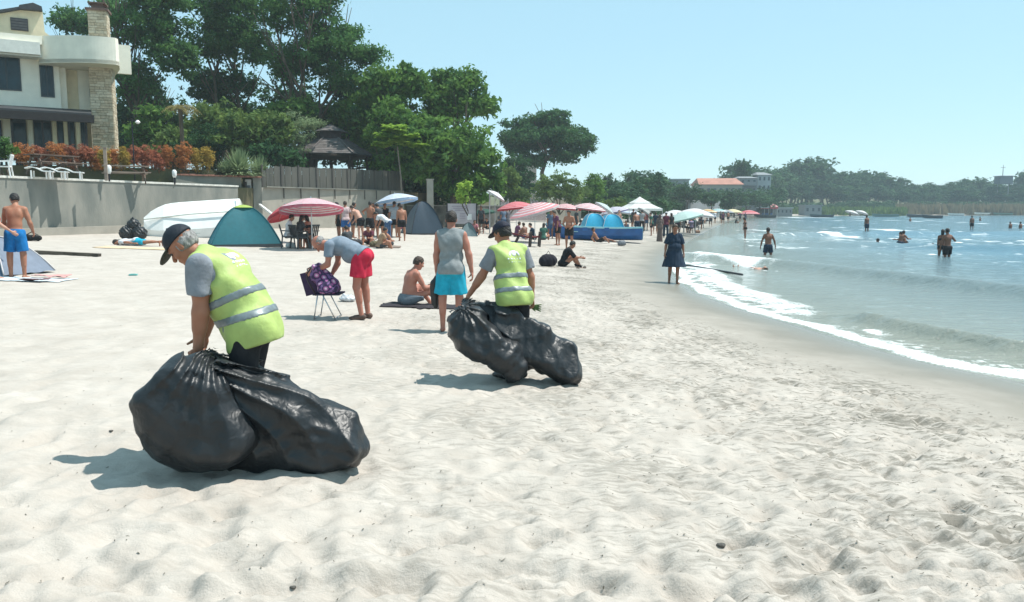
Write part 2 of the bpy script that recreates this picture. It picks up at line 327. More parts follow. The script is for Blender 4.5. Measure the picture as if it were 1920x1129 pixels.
def build_sea():
    xs = spaced(2.5, 640, lambda x: .06 if x < 14 else .06 * (x / 14) ** 1.8)
    ys = spaced(-30, 900, lambda y: .5 if y < 5 else ((.085 if y < 16 else .085 * (y / 16) ** 1.8)))
    X, Y = np.meshgrid(xs, ys); u = shore_u(X, Y); off = np.clip(-u / 4, 0, 1)
    Z = np.full(X.shape, WATER_Z)
    Z += off * .035 * (fbm(X * .45 + .2 * Y, Y * .7, 61, 4) - .5) + off * .03 * (fbm(X * 1.6, Y * 2.1, 67, 3) - .5)
    foam = np.zeros(X.shape); lace = fbm(X * 2.3, Y * 2.3, 71, 4)
    uw = u + .45 * (fbm(X * .75, Y * .75, 83, 5) - .5)
    # swash edge along the sand
    nearY = np.clip((37 - Y) / 7, 0, 1); lace2 = fbm(X * 6.5, Y * 6.5, 73, 3)
    foam += nearY * .70 * np.exp(-((uw + .14) / .20) ** 2) * (.35 + .6 * lace + .5 * lace2)
    foam += nearY * .66 * np.exp(-((uw + .60) / .42) ** 2) * (.2 + .9 * np.clip((lace2 - .3) * 2.4, 0, 1) * lace)
    c2 = np.clip((Y - 14.5) / 2, 0, 1) * np.clip((34 - Y) / 6, 0, 1)      # the turbulent second line further up the beach
    foam += .62 * c2 * np.exp(-((uw + 1.15) / .46) ** 2) * (.15 + .65 * lace + .6 * lace2)
    Z += .05 * c2 * np.exp(-((uw + 1.15) / .45) ** 2) + .03 * np.exp(-((uw + .3) / .3) ** 2) * (lace)
    for pts, hh, wd, f0, f1, fa in ((((6.35, 15.3), (6.6, 13.4), (7.2, 11.3), (8.4, 9.0), (10.5, 6)), .20, .26, .0, .75, .30),
                                    (((6.9, 36), (8.1, 31), (9.8, 27), (11.0, 22.3), (11.9, 18.3), (13.2, 13)), .30, .50, .0, .36, 1.0),
                                    (((15, 46), (20, 44), (26, 40), (30, 34)), .24, .8, 0, 0, 0),
                                    (((12, 50), (16, 58), (30, 66), (48, 64)), .28, 1.0, 0, 0, 0)):
        d, T, S = poly_dist(X, Y, pts); sd_ = d * S + .22 * (fbm(X * .8, Y * .8, 91, 3) - .5) * 2 * wd
        end = np.clip(T * 8, 0, 1) * np.clip((1 - T) * 8, 0, 1) if hh else 1
        Z += hh * end * np.exp(-(np.where(sd_ > 0, sd_ / (wd * .55), sd_ / wd)) ** 2)
        if fa:
            k = np.clip((f1 - T) * 6, 0, 1)
            foam += fa * .62 * k * np.exp(-((sd_ - wd * .35) / (wd * .75)) ** 2) * (.5 + .8 * lace)
    for px, py, lx, ly, am in ((1470, 464, 60, 5, .9), (1565, 442, 45, 5, 1.1), (1675, 432, 55, 5, 1.1), (1420, 432, 40, 4, .8), (1400, 450, 45, 3, .8), (1485, 458, 60, 3, .6), (1700, 457, 110, 5, .7), (1830, 452, 150, 5, .6),
                               (1600, 452, 90, 3, .55), (1693, 528, 14, 5, 1.1), (1345, 484, 50, 10, 1.0), (1430, 496, 90, 8, 1.0), (1640, 622, 30, 4, .8), (1815, 628, 60, 9, .6), (1895, 650, 30, 12, .5), (1500, 408, 90, 1.5, .7), (1775, 478, 90, 6, .45), (1400, 500, 30, 8, .7), (1560, 413, 40, 1.2, .7), (1850, 420, 90, 2, .5), (1720, 415, 60, 2, .5)):
        a = P(px, py, 10); d_ = ray(px, py); t = (WATER_Z - 1.7) / d_[2]; c = CAM + d_ * t; sx = lx / FPX * c[1] * .6
        d2 = ray(px, py + ly); c2_ = CAM + d2 * ((WATER_Z - 1.7) / d2[2]); sy = max(abs(c[1] - c2_[1]), .15)
        foam += am * .55 * np.exp(-((X - c[0]) / sx) ** 2 - ((Y - c[1]) / sy) ** 2) * (.45 + .9 * lace)
    caps = fbm(X * .9, Y * 1.9, 101, 4); foam += off * np.clip((Y - 16) / 30, 0, 1) * .42 * np.clip((caps - .61) * 8, 0, 1) + off * .5 * np.clip((fbm(X * 3.1, Y * 5.5, 131, 3) - .70) * 14, 0, 1) * np.clip((fbm(X * .25, Y * .3, 137, 2) - .40) * 4, 0, 1)  # small white flecks in the foam mask, painted in for sun sparkle
    Z += .03 * np.clip(foam, 0, 1) * off
    ny, nx = X.shape; idx = np.arange(ny * nx).reshape(ny, nx)
    F = np.stack([idx[:-1, :-1], idx[:-1, 1:], idx[1:, 1:], idx[1:, :-1]], -1).reshape(-1, 4)
    keep = (u[:-1, :-1] < 2.0).ravel(); F = F[keep]
    used = np.zeros(ny * nx, bool); used[F.ravel()] = True; mp = np.cumsum(used) - 1
    V = np.stack([X, Y, Z], -1).reshape(-1, 3)[used]; F = mp[F]
    me = mesh_np('sea', V, F)
    for nm, arr in (('shore', u), ('foam', foam)):
        at = me.attributes.new(nm, 'FLOAT', 'POINT'); at.data.foreach_set('value', arr.ravel()[used].astype(np.float32))
    o = link('sea_water', me, water_mat()); tag(o, 'blue grey sea with small breaking waves and white foam', None, None, 'structure')
build_sea()
# ---------------------------------------------------------------- implicit surfaces (smooth unions of tapered capsules and ellipsoids)
def smin(a, b, k):
    h = np.clip(.5 + .5 * (b - a) / k, 0, 1)
    return b + (a - b) * h - k * h * (1 - h)
class Vol:
    def __init__(s, lo, hi, h):
        s.h = h; s.lo = np.asarray(lo, float); n = np.ceil((np.asarray(hi, float) - s.lo) / h).astype(int) + 1
        s.ax = [s.lo[i] + h * np.arange(n[i]) for i in range(3)]; s.F = np.full(n, 1.0, np.float32)
    def _win(s, lo, hi):
        i = [slice(max(0, int((lo[q] - s.lo[q]) / s.h) - 1), min(len(s.ax[q]), int((hi[q] - s.lo[q]) / s.h) + 3)) for q in range(3)]
        return tuple(i), [s.ax[0][i[0]][:, None, None], s.ax[1][i[1]][None, :, None], s.ax[2][i[2]][None, None, :]]
    def put(s, f, lo, hi, k, mode='add'):
        i, g = s._win(np.asarray(lo) - k - s.h, np.asarray(hi) + k + s.h)
        W = s.F[i]
        if W.size == 0: return
        d = f(*g)
        if mode == 'add': s.F[i] = smin(W, d, k)
        elif mode == 'sub': s.F[i] = -smin(-W, d, k)
    def prim(s, p, mode='add'):
        if p[0] == 'c':
            _, a, b, ra, rb, tg, k = p; m = max(ra, rb)
            s.put(lambda x, y, z: cap_d(x, y, z, a, b, ra, rb), np.minimum(a, b) - m, np.maximum(a, b) + m, k, mode)
        elif p[0] == 't':                      # capsule cut flat at its b end
            _, a, b, ra, rb, tg, k = p; m = max(ra, rb); n = nrm(b - a)
            s.put(lambda x, y, z: np.maximum(cap_d(x, y, z, a, b + n * .05, ra, rb), (x - b[0]) * n[0] + (y - b[1]) * n[1] + (z - b[2]) * n[2]), np.minimum(a, b) - m, np.maximum(a, b) + m, k, mode)
        else:
            _, c, r, A, tg, k = p; m = max(r)
            s.put(lambda x, y, z: ell_d(x, y, z, c, r, A), c - m, c + m, k, mode)
    def plane(s, pt, n):
        x, y, z = s.ax[0][:, None, None], s.ax[1][None, :, None], s.ax[2][None, None, :]
        s.F = np.maximum(s.F, ((x - pt[0]) * n[0] + (y - pt[1]) * n[1] + (z - pt[2]) * n[2]).astype(np.float32))
    def wrinkle(s, amp, f=(23, 19, 9), seed=0.0):
        x, y, z = s.ax[0][:, None, None], s.ax[1][None, :, None], s.ax[2][None, None, :]
        s.F += (amp * (np.sin(x * f[0] + 2.1 * np.sin(z * f[2] + seed) + seed) * np.sin(y * f[1] + 1.7 * np.sin(x * 7 + z * 6) + seed * 1.3) + .5 * np.sin(x * f[0] * 2.3 + z * f[2] * 2.5 + y * 14 + seed))).astype(np.float32)
    def mesh(s):
        return nets(s.F, s.lo, s.h)
def cap_d(x, y, z, a, b, ra, rb):
    d = b - a; L2 = float(d @ d) + 1e-12; X, Y, Z = x - a[0], y - a[1], z - a[2]
    t = np.clip((X * d[0] + Y * d[1] + Z * d[2]) / L2, 0, 1)
    return (np.sqrt((X - t * d[0]) ** 2 + (Y - t * d[1]) ** 2 + (Z - t * d[2]) ** 2) - (ra + (rb - ra) * t)).astype(np.float32)
def ell_d(x, y, z, c, r, A):
    X, Y, Z = x - c[0], y - c[1], z - c[2]
    q = [(X * A[i][0] + Y * A[i][1] + Z * A[i][2]) for i in range(3)]
    k0 = np.sqrt(sum((q[i] / r[i]) ** 2 for i in range(3))); k1 = np.sqrt(sum((q[i] / r[i] ** 2) ** 2 for i in range(3))) + 1e-9
    return (k0 * (k0 - 1) / k1).astype(np.float32)
def nets(F, lo, h):
    S = F < 0; n = F.shape
    c = np.zeros(tuple(q - 1 for q in n), np.int8)
    for i in (0, 1):
        for j in (0, 1):
            for k in (0, 1): c += S[i:n[0] - 1 + i, j:n[1] - 1 + j, k:n[2] - 1 + k]
    act = np.argwhere((c > 0) & (c < 8))
    if len(act) == 0: return np.zeros((0, 3)), np.zeros((0, 4), int)
    V = np.zeros((len(act), 3)); cnt = np.zeros(len(act))
    corners = [(i, j, k) for i in (0, 1) for j in (0, 1) for k in (0, 1)]
    vals = {q: F[act[:, 0] + q[0], act[:, 1] + q[1], act[:, 2] + q[2]] for q in corners}
    for a in corners:
        for ax in range(3):
            if a[ax]: continue
            b = list(a); b[ax] = 1; b = tuple(b); va, vb = vals[a], vals[b]; m = (va < 0) != (vb < 0)
            t = np.where(m, va / np.where(np.abs(va - vb) < 1e-12, 1, va - vb), 0)
            p = np.array(a, float)[None] + np.eye(3)[ax][None] * t[:, None]
            V[m] += p[m]; cnt[m] += 1
    V = lo + h * (act + V / cnt[:, None])
    ID = np.full(tuple(q - 1 for q in n), -1, np.int64); ID[act[:, 0], act[:, 1], act[:, 2]] = np.arange(len(act))
    Fs = []
    for ax in range(3):
        s0 = [slice(None)] * 3; s1 = [slice(None)] * 3; s0[ax] = slice(0, -1); s1[ax] = slice(1, None)
        e = np.argwhere(S[tuple(s0)] != S[tuple(s1)]); u, v = [(1, 2), (2, 0), (0, 1)][ax]
        ok = (e[:, u] > 0) & (e[:, v] > 0) & (e[:, u] < n[u] - 1) & (e[:, v] < n[v] - 1); e = e[ok]
        def cell(du, dv):
            q = e.copy(); q[:, u] -= du; q[:, v] -= dv; return ID[q[:, 0], q[:, 1], q[:, 2]]
        quad = np.stack([cell(1, 1), cell(0, 1), cell(0, 0), cell(1, 0)], 1)
        ins = S[tuple(s0)][e[:, 0], e[:, 1], e[:, 2]]; quad[~ins] = quad[~ins][:, ::-1]
        Fs.append(quad)
    Fq = np.concatenate(Fs); return V, Fq[(Fq >= 0).all(1)]
def bounds(prims, pad=.03):
    lo = np.full(3, 1e9); hi = -lo
    for p in prims:
        if p[0] in 'ct': m = max(p[3], p[4]); a = np.minimum(p[1], p[2]) - m; b = np.maximum(p[1], p[2]) + m
        else: m = max(p[2]); a = p[1] - m; b = p[1] + m
        lo = np.minimum(lo, a); hi = np.maximum(hi, b)
    return lo - pad, hi + pad
def solid(prims, h, subs=(), planes=(), wr=0, f=(23, 19, 9), seed=0., post=()):
    lo, hi = bounds(prims, .02 + h * 2 + abs(wr) * 2); v = Vol(lo, hi, h)
    for p in prims: v.prim(p)
    for p in subs: v.prim(p, 'sub')
    if wr: v.wrinkle(wr, f, seed)
    for pt, n in planes: v.plane(pt, nrm(n))
    for p in post: v.prim(p)
    return v
def vmesh(name, mats, parent, *vols):
    Vs, Fs, n = [], [], 0
    for v in vols:
        a, b = v.mesh() if isinstance(v, Vol) else v; Vs.append(a); Fs.append(b + n); n += len(a)
    return link(name, mesh_np(name, np.concatenate(Vs), np.concatenate(Fs)), mats, parent)

# ---------------------------------------------------------------- people
X3, Y3, Z3 = np.eye(3)
def arr(v): return np.array(v, float)
def skeleton(H, ps, fem):
    s = H / 1.75; J = {}
    lean, curl = R(ps.get('lean', 3)), R(ps.get('curl', 3)); side = R(ps.get('side', 0))
    def fr(a, tw=0): 
        Ry = rotm(0, side, 0); Rx = rotm(-a, 0, 0); Rz = rotm(0, 0, tw); A = Ry @ Rx @ Rz
        return A[:, 0], A[:, 1], A[:, 2]         # right, forward, up
    r1, f1, u1 = fr(lean); tw = R(ps.get('twist', 0)); r2, f2, u2 = fr(lean + curl, tw)
    J['f1'], J['f2'] = (r1, f1, u1), (r2, f2, u2)
    J['pel'] = arr((0, 0, 0)); J['waist'] = u1 * .15 * s; J['chest'] = J['waist'] + nrm(u1 + u2) * .17 * s; J['nb'] = J['chest'] + u2 * .21 * s
    na = lean + curl + R(ps.get('neck', 8)); rn, fn, un = fr(na, tw); J['head0'] = J['nb'] + un * .085 * s
    hd = rotm(0, 0, R(ps.get('turn', 0))) @ rotm(-R(ps.get('nod', 5)), 0, 0) @ rotm(0, R(ps.get('tilt', 0)), 0); J['hA'] = hd.T      # rows: right, fwd, up
    J['head'] = J['head0'] + hd[:, 2] * .085 * s + hd[:, 1] * .018 * s
    sw = (.175 if not fem else .155) * s
    for sd_, g in ((-1, 'L'), (1, 'R')):
        J['sh' + g] = J['chest'] + u2 * .145 * s + r2 * sd_ * sw + arr(ps.get('sh' + g, (0, 0, 0)))
        ua = nrm(ps.get(g + 'U', (sd_ * .13, .0, -1))); fa = nrm(ps.get(g + 'F', (sd_ * .02, .15, -1)))
        J['el' + g] = J['sh' + g] + ua * .285 * s; J['wr' + g] = J['el' + g] + fa * .25 * s; J['hd' + g] = nrm(ps.get(g + 'H', fa))
        J['hp' + g] = arr((sd_ * .085 * s, 0, -.02)); t = nrm(ps.get(g + 'T', (sd_ * .04, .02, -1))); k = nrm(ps.get(g + 'S', (0, -.03, -1)))
        J['kn' + g] = J['hp' + g] + t * .43 * s; J['an' + g] = J['kn' + g] + k * .42 * s
        fd = ps.get(g + 'D', (sd_ * .15, 1, 0)); J['ft' + g] = nrm(fd)
    if 'zp' in ps: off = arr((0, 0, ps['zp']))
    else:
        m = (J['anL'] + J['anR']) / 2; zmin = min(J['anL'][2], J['anR'][2]) - .075 * s; off = arr((-m[0], -m[1], -zmin))
    for k in list(J):
        if k[:2] in ('pe', 'wa', 'ch', 'nb', 'he', 'sh', 'el', 'wr', 'hp', 'kn', 'an'): J[k] = J[k] + off
    J['s'] = s; return J
def body_prims(J, fem, fat, arm=1.0):
    s = J['s']; B = []; r1, f1, u1 = J['f1']; r2, f2, u2 = J['f2']; A1 = (r1, f1, u1); A2 = (r2, f2, u2)
    hw = .155 if not fem else .175
    B.append(('e', J['pel'], (hw * s, .115 * s * fat, .12 * s), A1, 'pelvis', .03))
    for q in (-1, 1): B.append(('e', J['pel'] + r1 * q * .07 * s - f1 * .055 * s - u1 * .045 * s, (.085 * s, .085 * s, .095 * s), A1, 'pelvis', .03))
    B.append(('e', J['waist'] + f1 * .02 * (fat - 1) * 4 * s, (.14 * s * (.5 + .5 * fat), .10 * s * fat, .15 * s), A1, 'torso', .05))
    if fat > 1.1: B.append(('e', (J['waist'] + f1 * .07 * s * fat), (.125 * s * fat, .09 * s * fat, .12 * s), A1, 'torso', .06))
    B.append(('e', J['chest'] + u2 * .03 * s, (.160 * s * (.7 + .3 * fat), .108 * s * (.6 + .4 * fat), .17 * s), A2, 'torso', .06))
    B.append(('c', J['shL'] - r2 * -.035 * s, J['shR'] - r2 * .035 * s, .062 * s, .062 * s, 'torso', .05))
    if fem:
        for q in (-1, 1): B.append(('e', J['chest'] + r2 * q * .07 * s + f2 * .095 * s, (.06 * s, .055 * s, .06 * s), A2, 'torso', .025))
    else: 
        for q in (-1, 1): B.append(('e', J['chest'] + r2 * q * .075 * s - f2 * .06 * s + u2 * .06 * s, (.065 * s, .045 * s, .09 * s), A2, 'torso', .03))
    for g in 'LR': B.append(('c', J['nb'] - u2 * .005 * s, J['sh' + g] + u2 * .015 * s, .05 * s, .035 * s, 'neck', .04))
    B.append(('c', J['nb'] - u2 * .03, J['head0'] + (J['head'] - J['head0']) * .5, .058 * s, .052 * s, 'neck', .03))
    m = .86 if fem else 1.0; m *= arm
    for g, sg in (('L', -1), ('R', 1)):
        e, w_, sh = J['el' + g], J['wr' + g], J['sh' + g]
        B.append(('c', sh, e, .053 * s * m, .039 * s * m, 'ua' + g, .03)); B.append(('e', sh + (e - sh) * .45, (.047 * s * m, .047 * s * m, .09 * s), np.array(_frame(e - sh)), 'ua' + g, .03))
        B.append(('c', e, w_, .040 * s * m, .027 * s * m, 'fa' + g, .025)); B.append(('c', e + (w_ - e) * .1, e + (w_ - e) * .45, .044 * s * m, .038 * s * m, 'fa' + g, .02))
        h, k, a = J['hp' + g], J['kn' + g], J['an' + g]
        B.append(('c', h, k, .088 * s * (.8 + .2 * fat), .056 * s, 'th' + g, .03)); kd = nrm(a - k); bk = nrm(np.cross(kd, r1)) 
        if bk @ f1 > 0 and abs(kd[2]) > .5: bk = -bk
        B.append(('c', k, a, .053 * s, .036 * s, 'sn' + g, .03)); B.append(('c', k + (a - k) * .16 + bk * .016 * s, k + (a - k) * .5 + bk * .012 * s, .052 * s, .042 * s, 'sn' + g, .03))
        fd = J['ft' + g]; up = nrm(np.cross(np.cross(fd, -kd if abs(kd[2]) > .6 else Z3), fd)); rr = np.cross(fd, up)
        B.append(('c', a - up * .035 * s - fd * .03 * s, a - up * .045 * s + fd * .09 * s, .036 * s, .030 * s, 'ft' + g, .02))
        B.append(('e', a - up * .052 * s + fd * .12 * s, (.044 * s, .062 * s, .022 * s), np.array((rr, fd, up)), 'ft' + g, .02))
    return B
def _frame(d):
    d = nrm(d); a = nrm(np.cross(d, Z3 if abs(d[2]) < .9 else X3)); return a, np.cross(d, a), d
def head_prims(J, fem, detail=True):
    s = J['s'] * (0.95 if fem else 1); c = J['head']; hr, hf, hu = J['hA']; Q = lambda r_, f_, u_: c + hr * r_ * s + hf * f_ * s + hu * u_ * s
    B = [('e', Q(0, -.012, .025), (.078 * s, .098 * s, .092 * s), J['hA'], 'head', .02), ('e', Q(0, .022, -.048), (.056 * s, .066 * s, .070 * s), J['hA'], 'head', .03),
         ('e', Q(0, .062, -.098), (.026 * s, .024 * s, .020 * s), J['hA'], 'head', .025), ('c', Q(-.03, .078, .022), Q(.03, .078, .022), .016 * s, .016 * s, 'head', .015)]
    for q in (-1, 1):
        B.append(('e', Q(q * .079, -.012, -.012), (.009 * s, .019 * s, .031 * s), J['hA'], 'head', .006)); B.append(('e', Q(q * .042, .055, -.03), (.022 * s, .024 * s, .022 * s), J['hA'], 'head', .02))
    B.append(('c', Q(0, .085, .012), Q(0, .108, -.028), .010 * s, .0155 * s, 'head', .008))
    B.append(('c', Q(-.018, .084, -.058), Q(.018, .084, -.058), .0085 * s, .0085 * s, 'head', .006)); B.append(('c', Q(-.014, .080, -.070), Q(.014, .080, -.070), .0095 * s, .0095 * s, 'head', .006))
    sub = [('e', Q(q * .033, .101, .004), (.017 * s, .018 * s, .011 * s), J['hA'], 'head', .012) for q in (-1, 1)]
    return B, sub, Q
def hand_prims(J, g, sg, curl, spread=.0, pn=None):
    """palm, four unequal fingers in three bones each, and a thumb leaving the side of the palm"""
    s = J['s']; w_ = J['wr' + g]; d = J['hd' + g]
    n = nrm(pn) if pn is not None else nrm(arr((-sg, 0, 0)) - d * (d @ arr((-sg, 0, 0)))); n = nrm(n - d * (n @ d)); wv = np.cross(d, n) * (1 if sg > 0 else -1)   # wv points to the thumb side
    B = [('e', w_ + d * .052 * s, (.041 * s, .015 * s, .052 * s), np.array((wv, n, d)), 'hand', .012), ('c', w_ - d * .01, w_ + d * .03 * s, .026 * s, .022 * s, 'hand', .012)]
    for i, L in enumerate((.073, .082, .077, .060)):
        o = (.0295 - .0197 * i) * s; p = w_ + d * (.093 - .004 * abs(i - 1)) * s + wv * o; a = 0.0; dirv = d
        for j, (fr_, r_) in enumerate(((.45, .0092), (.30, .0083), (.25, .0074))):
            a += R(curl) * (.75 if j == 0 else 1.1); dirv = nrm(d * math.cos(a) + n * math.sin(a) + wv * (spread * (1.5 - i) * .1))
            q = p + dirv * L * fr_ * s; B.append(('c', p, q, r_ * s, r_ * s * .93, 'hand', .0045)); p = q
    p = w_ + d * .028 * s + wv * .030 * s; a1 = nrm(d * .62 + wv * .62 + n * (.25 + curl / 90)); q = p + a1 * .042 * s; B.append(('c', p, q, .0135 * s, .0115 * s, 'hand', .01))
    a2 = nrm(d * .85 + wv * .1 + n * (.25 + curl / 60)); B.append(('c', q, q + a2 * .030 * s, .0108 * s, .0098 * s, 'hand', .006)); B.append(('c', q + a2 * .03 * s, q + (a2 + n * .3) * .053 * s, .0098 * s, .0085 * s, 'hand', .005))
    return B
SKIN = dict(tan=(.36, .17, .105), fair=(.50, .29, .215), dark=(.20, .095, .06), red=(.42, .19, .135), brown=(.27, .13, .08))
def skin_mat(k):
    c = SKIN[k]
    m = M('skin_' + k, c, rough=.55, rgb2=(c[0] * .86, c[1] * .74, c[2] * .70), scale=9, spec=.35, bump=.08, bscale=90)
    b = m.node_tree.nodes['Principled BSDF']; b.inputs['Subsurface Weight'].default_value = .06; b.inputs['Subsurface Scale'].default_value = .01
    b.inputs['Subsurface Radius'].default_value = (1, .35, .2)
    return m
def cloth(name, rgb, **k):
    kw = dict(rough=.85, var=.09, scale=14, bump=.25, bscale=60, spec=.25); kw.update(k); return M('cloth_' + name, rgb, **kw)
HAIR = dict(black=(.012, .010, .009), brown=(.045, .025, .014), grey=(.28, .27, .26), darkbrown=(.022, .014, .009))
def inflate(p, r, k=.03):
    if p[0] in 'ct': return (p[0], p[1], p[2], p[3] + r, p[4] + r, p[5], k)
    return ('e', p[1], tuple(q + r for q in p[2]), p[3], p[4], k)
def lerp(a, b, t): return a + (b - a) * t
def person(loc, yaw, ps=None, H=1.74, fem=False, fat=1.0, skin='tan', hair='black', wear=(), h=.02, label='', group=None, cat='person', hands=None, hc=35, arm=1.0, cap=None, pn=None, root=None, bald=False, longhair=False):
    """loc: ground point under the feet (or the seat). yaw: heading in degrees, 0 looks along +Y, 90 looks to -X."""
    ps = ps or {}; J = skeleton(H, ps, fem); s = J['s']; e = empty('person', loc, R(yaw), label, cat, group)
    B = body_prims(J, fem, fat, arm); Hd, sub, Q = head_prims(J, fem); sm = skin_mat(skin)
    fine = h <= .011
    vb = solid(B, h); parts = [vb]
    hh = max(h * (.6 if fine else .8), .005); vh = solid(Hd + [p for p in B if p[5] == 'neck' and p[0] == 'c'][-1:], hh, subs=sub if hh < .016 else ()); parts.append(vh)
    for g, sg in (('L', -1), ('R', 1)):
        if fine: parts.append(solid(hand_prims(J, g, sg, hc if not isinstance(hc, dict) else hc[g], pn=(pn or {}).get(g)), .0046))
        else:
            hp = hand_prims(J, g, sg, 25); parts.append(solid(hp, .0085 if h < .017 else (.013 if h < .02 else (.018 if h < .03 else .023))))
    body = vmesh('body', sm, e, *parts)
    hm = M('hair_' + (hair or 'black'), HAIR[hair or 'black'], rough=.6, var=.3, scale=60, bump=.5, bscale=150, stretch=(1, 1, .3))
    hr, hf, hu = J['hA']
    if hair and not bald:
        v = solid([('e', Q(0, -.014, .030), (.086 * s, .104 * s, .100 * s), J['hA'], 'h', .02), ('e', Q(0, -.05, -.02), (.070 * s, .062 * s, .075 * s), J['hA'], 'h', .03)] +
                  ([('e', Q(0, -.07, -.10), (.075 * s, .05 * s, .15 * s), J['hA'], 'h', .03)] if longhair else []), max(h * (.6 if fine else .8), .006), wr=.003 if fine else .004, f=(70, 60, 90))
        v.plane(Q(0, .058, .055), hf * .9 - hu * .55)
        if not longhair: v.plane(Q(0, -.06, -.055), -hu + hf * .15)
        v.put(lambda x, y, z: ell_d(x, y, z, Q(0, .075, -.045), (.085 * s, .085 * s, .085 * s), J['hA']), Q(0, .075, -.045) - .1, Q(0, .075, -.045) + .1, .012, 'sub')
        vmesh('hair', hm, e, v)
    elif bald and hair:                                      # cropped band at the back and sides
        v = solid([('e', Q(0, -.022, .0), (.083 * s, .097 * s, .075 * s), J['hA'], 'h', .02)], max(h * .55, .006), wr=.003, f=(80, 80, 60)); v.plane(Q(0, .015, 0), hf); v.plane(Q(0, 0, .05), hu); v.plane(Q(0, 0, -.055), -hu)
        vmesh('hair', hm, e, v)
    if fine:
        for q in (-1, 1):
            mb = MB(); mb.add(*sphere_vf(Q(q * .033, .079, .005), .0115 * s)); mb.build('eye', M('eye_dark', (.06, .045, .04), rough=.2), e, smooth=True)
            mb = MB(); mb.tube([Q(q * .016, .094, .024), Q(q * .034, .093, .030), Q(q * .050, .080, .024)], [.003, .004, .002], 6); mb.build('eyebrow', hm, e)
    if cap:
        cm = cloth('cap_' + cap[0], cap[1], rough=.7)
        v = solid([('e', Q(0, -.014, .045), (.091 * s, .110 * s, .098 * s), J['hA'], 'h', .01), ('c', Q(0, -.014, .143), Q(0, -.014, .146), .008, .008, 'h', .004)], max(h * .8, .006), wr=.001); v.plane(Q(0, .0, .040), -hu - hf * .02)
        co = vmesh('cap', cm, e, v)
        v = solid([('e', Q(0, .115, .035), (.074 * s, .080 * s, .010 * s), np.array((hr, nrm(hf - hu * .25), nrm(hu + hf * .25))), 'h', .01)], .005 if fine else .009)
        vmesh('brim', cloth('brim_' + cap[0], cap[2] if len(cap) > 2 else cap[1], rough=.7), co, v)
    for it in wear: garment(it, J, B, e, h, fem, fat, Q)
    e['_J'] = 0; del e['_J']
    return e, J
def sphere_vf(c, r, n=10, m=6):
    V = []; F = []
    for i in range(m + 1):
        th = math.pi * i / m
        for k in range(n): V.append((c[0] + r * math.sin(th) * math.cos(2 * math.pi * k / n), c[1] + r * math.sin(th) * math.sin(2 * math.pi * k / n), c[2] + r * math.cos(th)))
    for i in range(m):
        for k in range(n): F.append((i * n + k, (i + 1) * n + k, (i + 1) * n + (k + 1) % n, i * n + (k + 1) % n))
    return V, F
def limb(B, tg, r, t, k=.03, flare=0.):
    """first capsule of a limb, shortened to the fraction t and cut flat there"""
    p = next(q for q in B if q[0] == 'c' and q[5] == tg); e = lerp(p[1], p[2], t)
    return ('t', p[1], e, p[3] + r, lerp(p[3], p[4], t) + r + flare, tg, k)
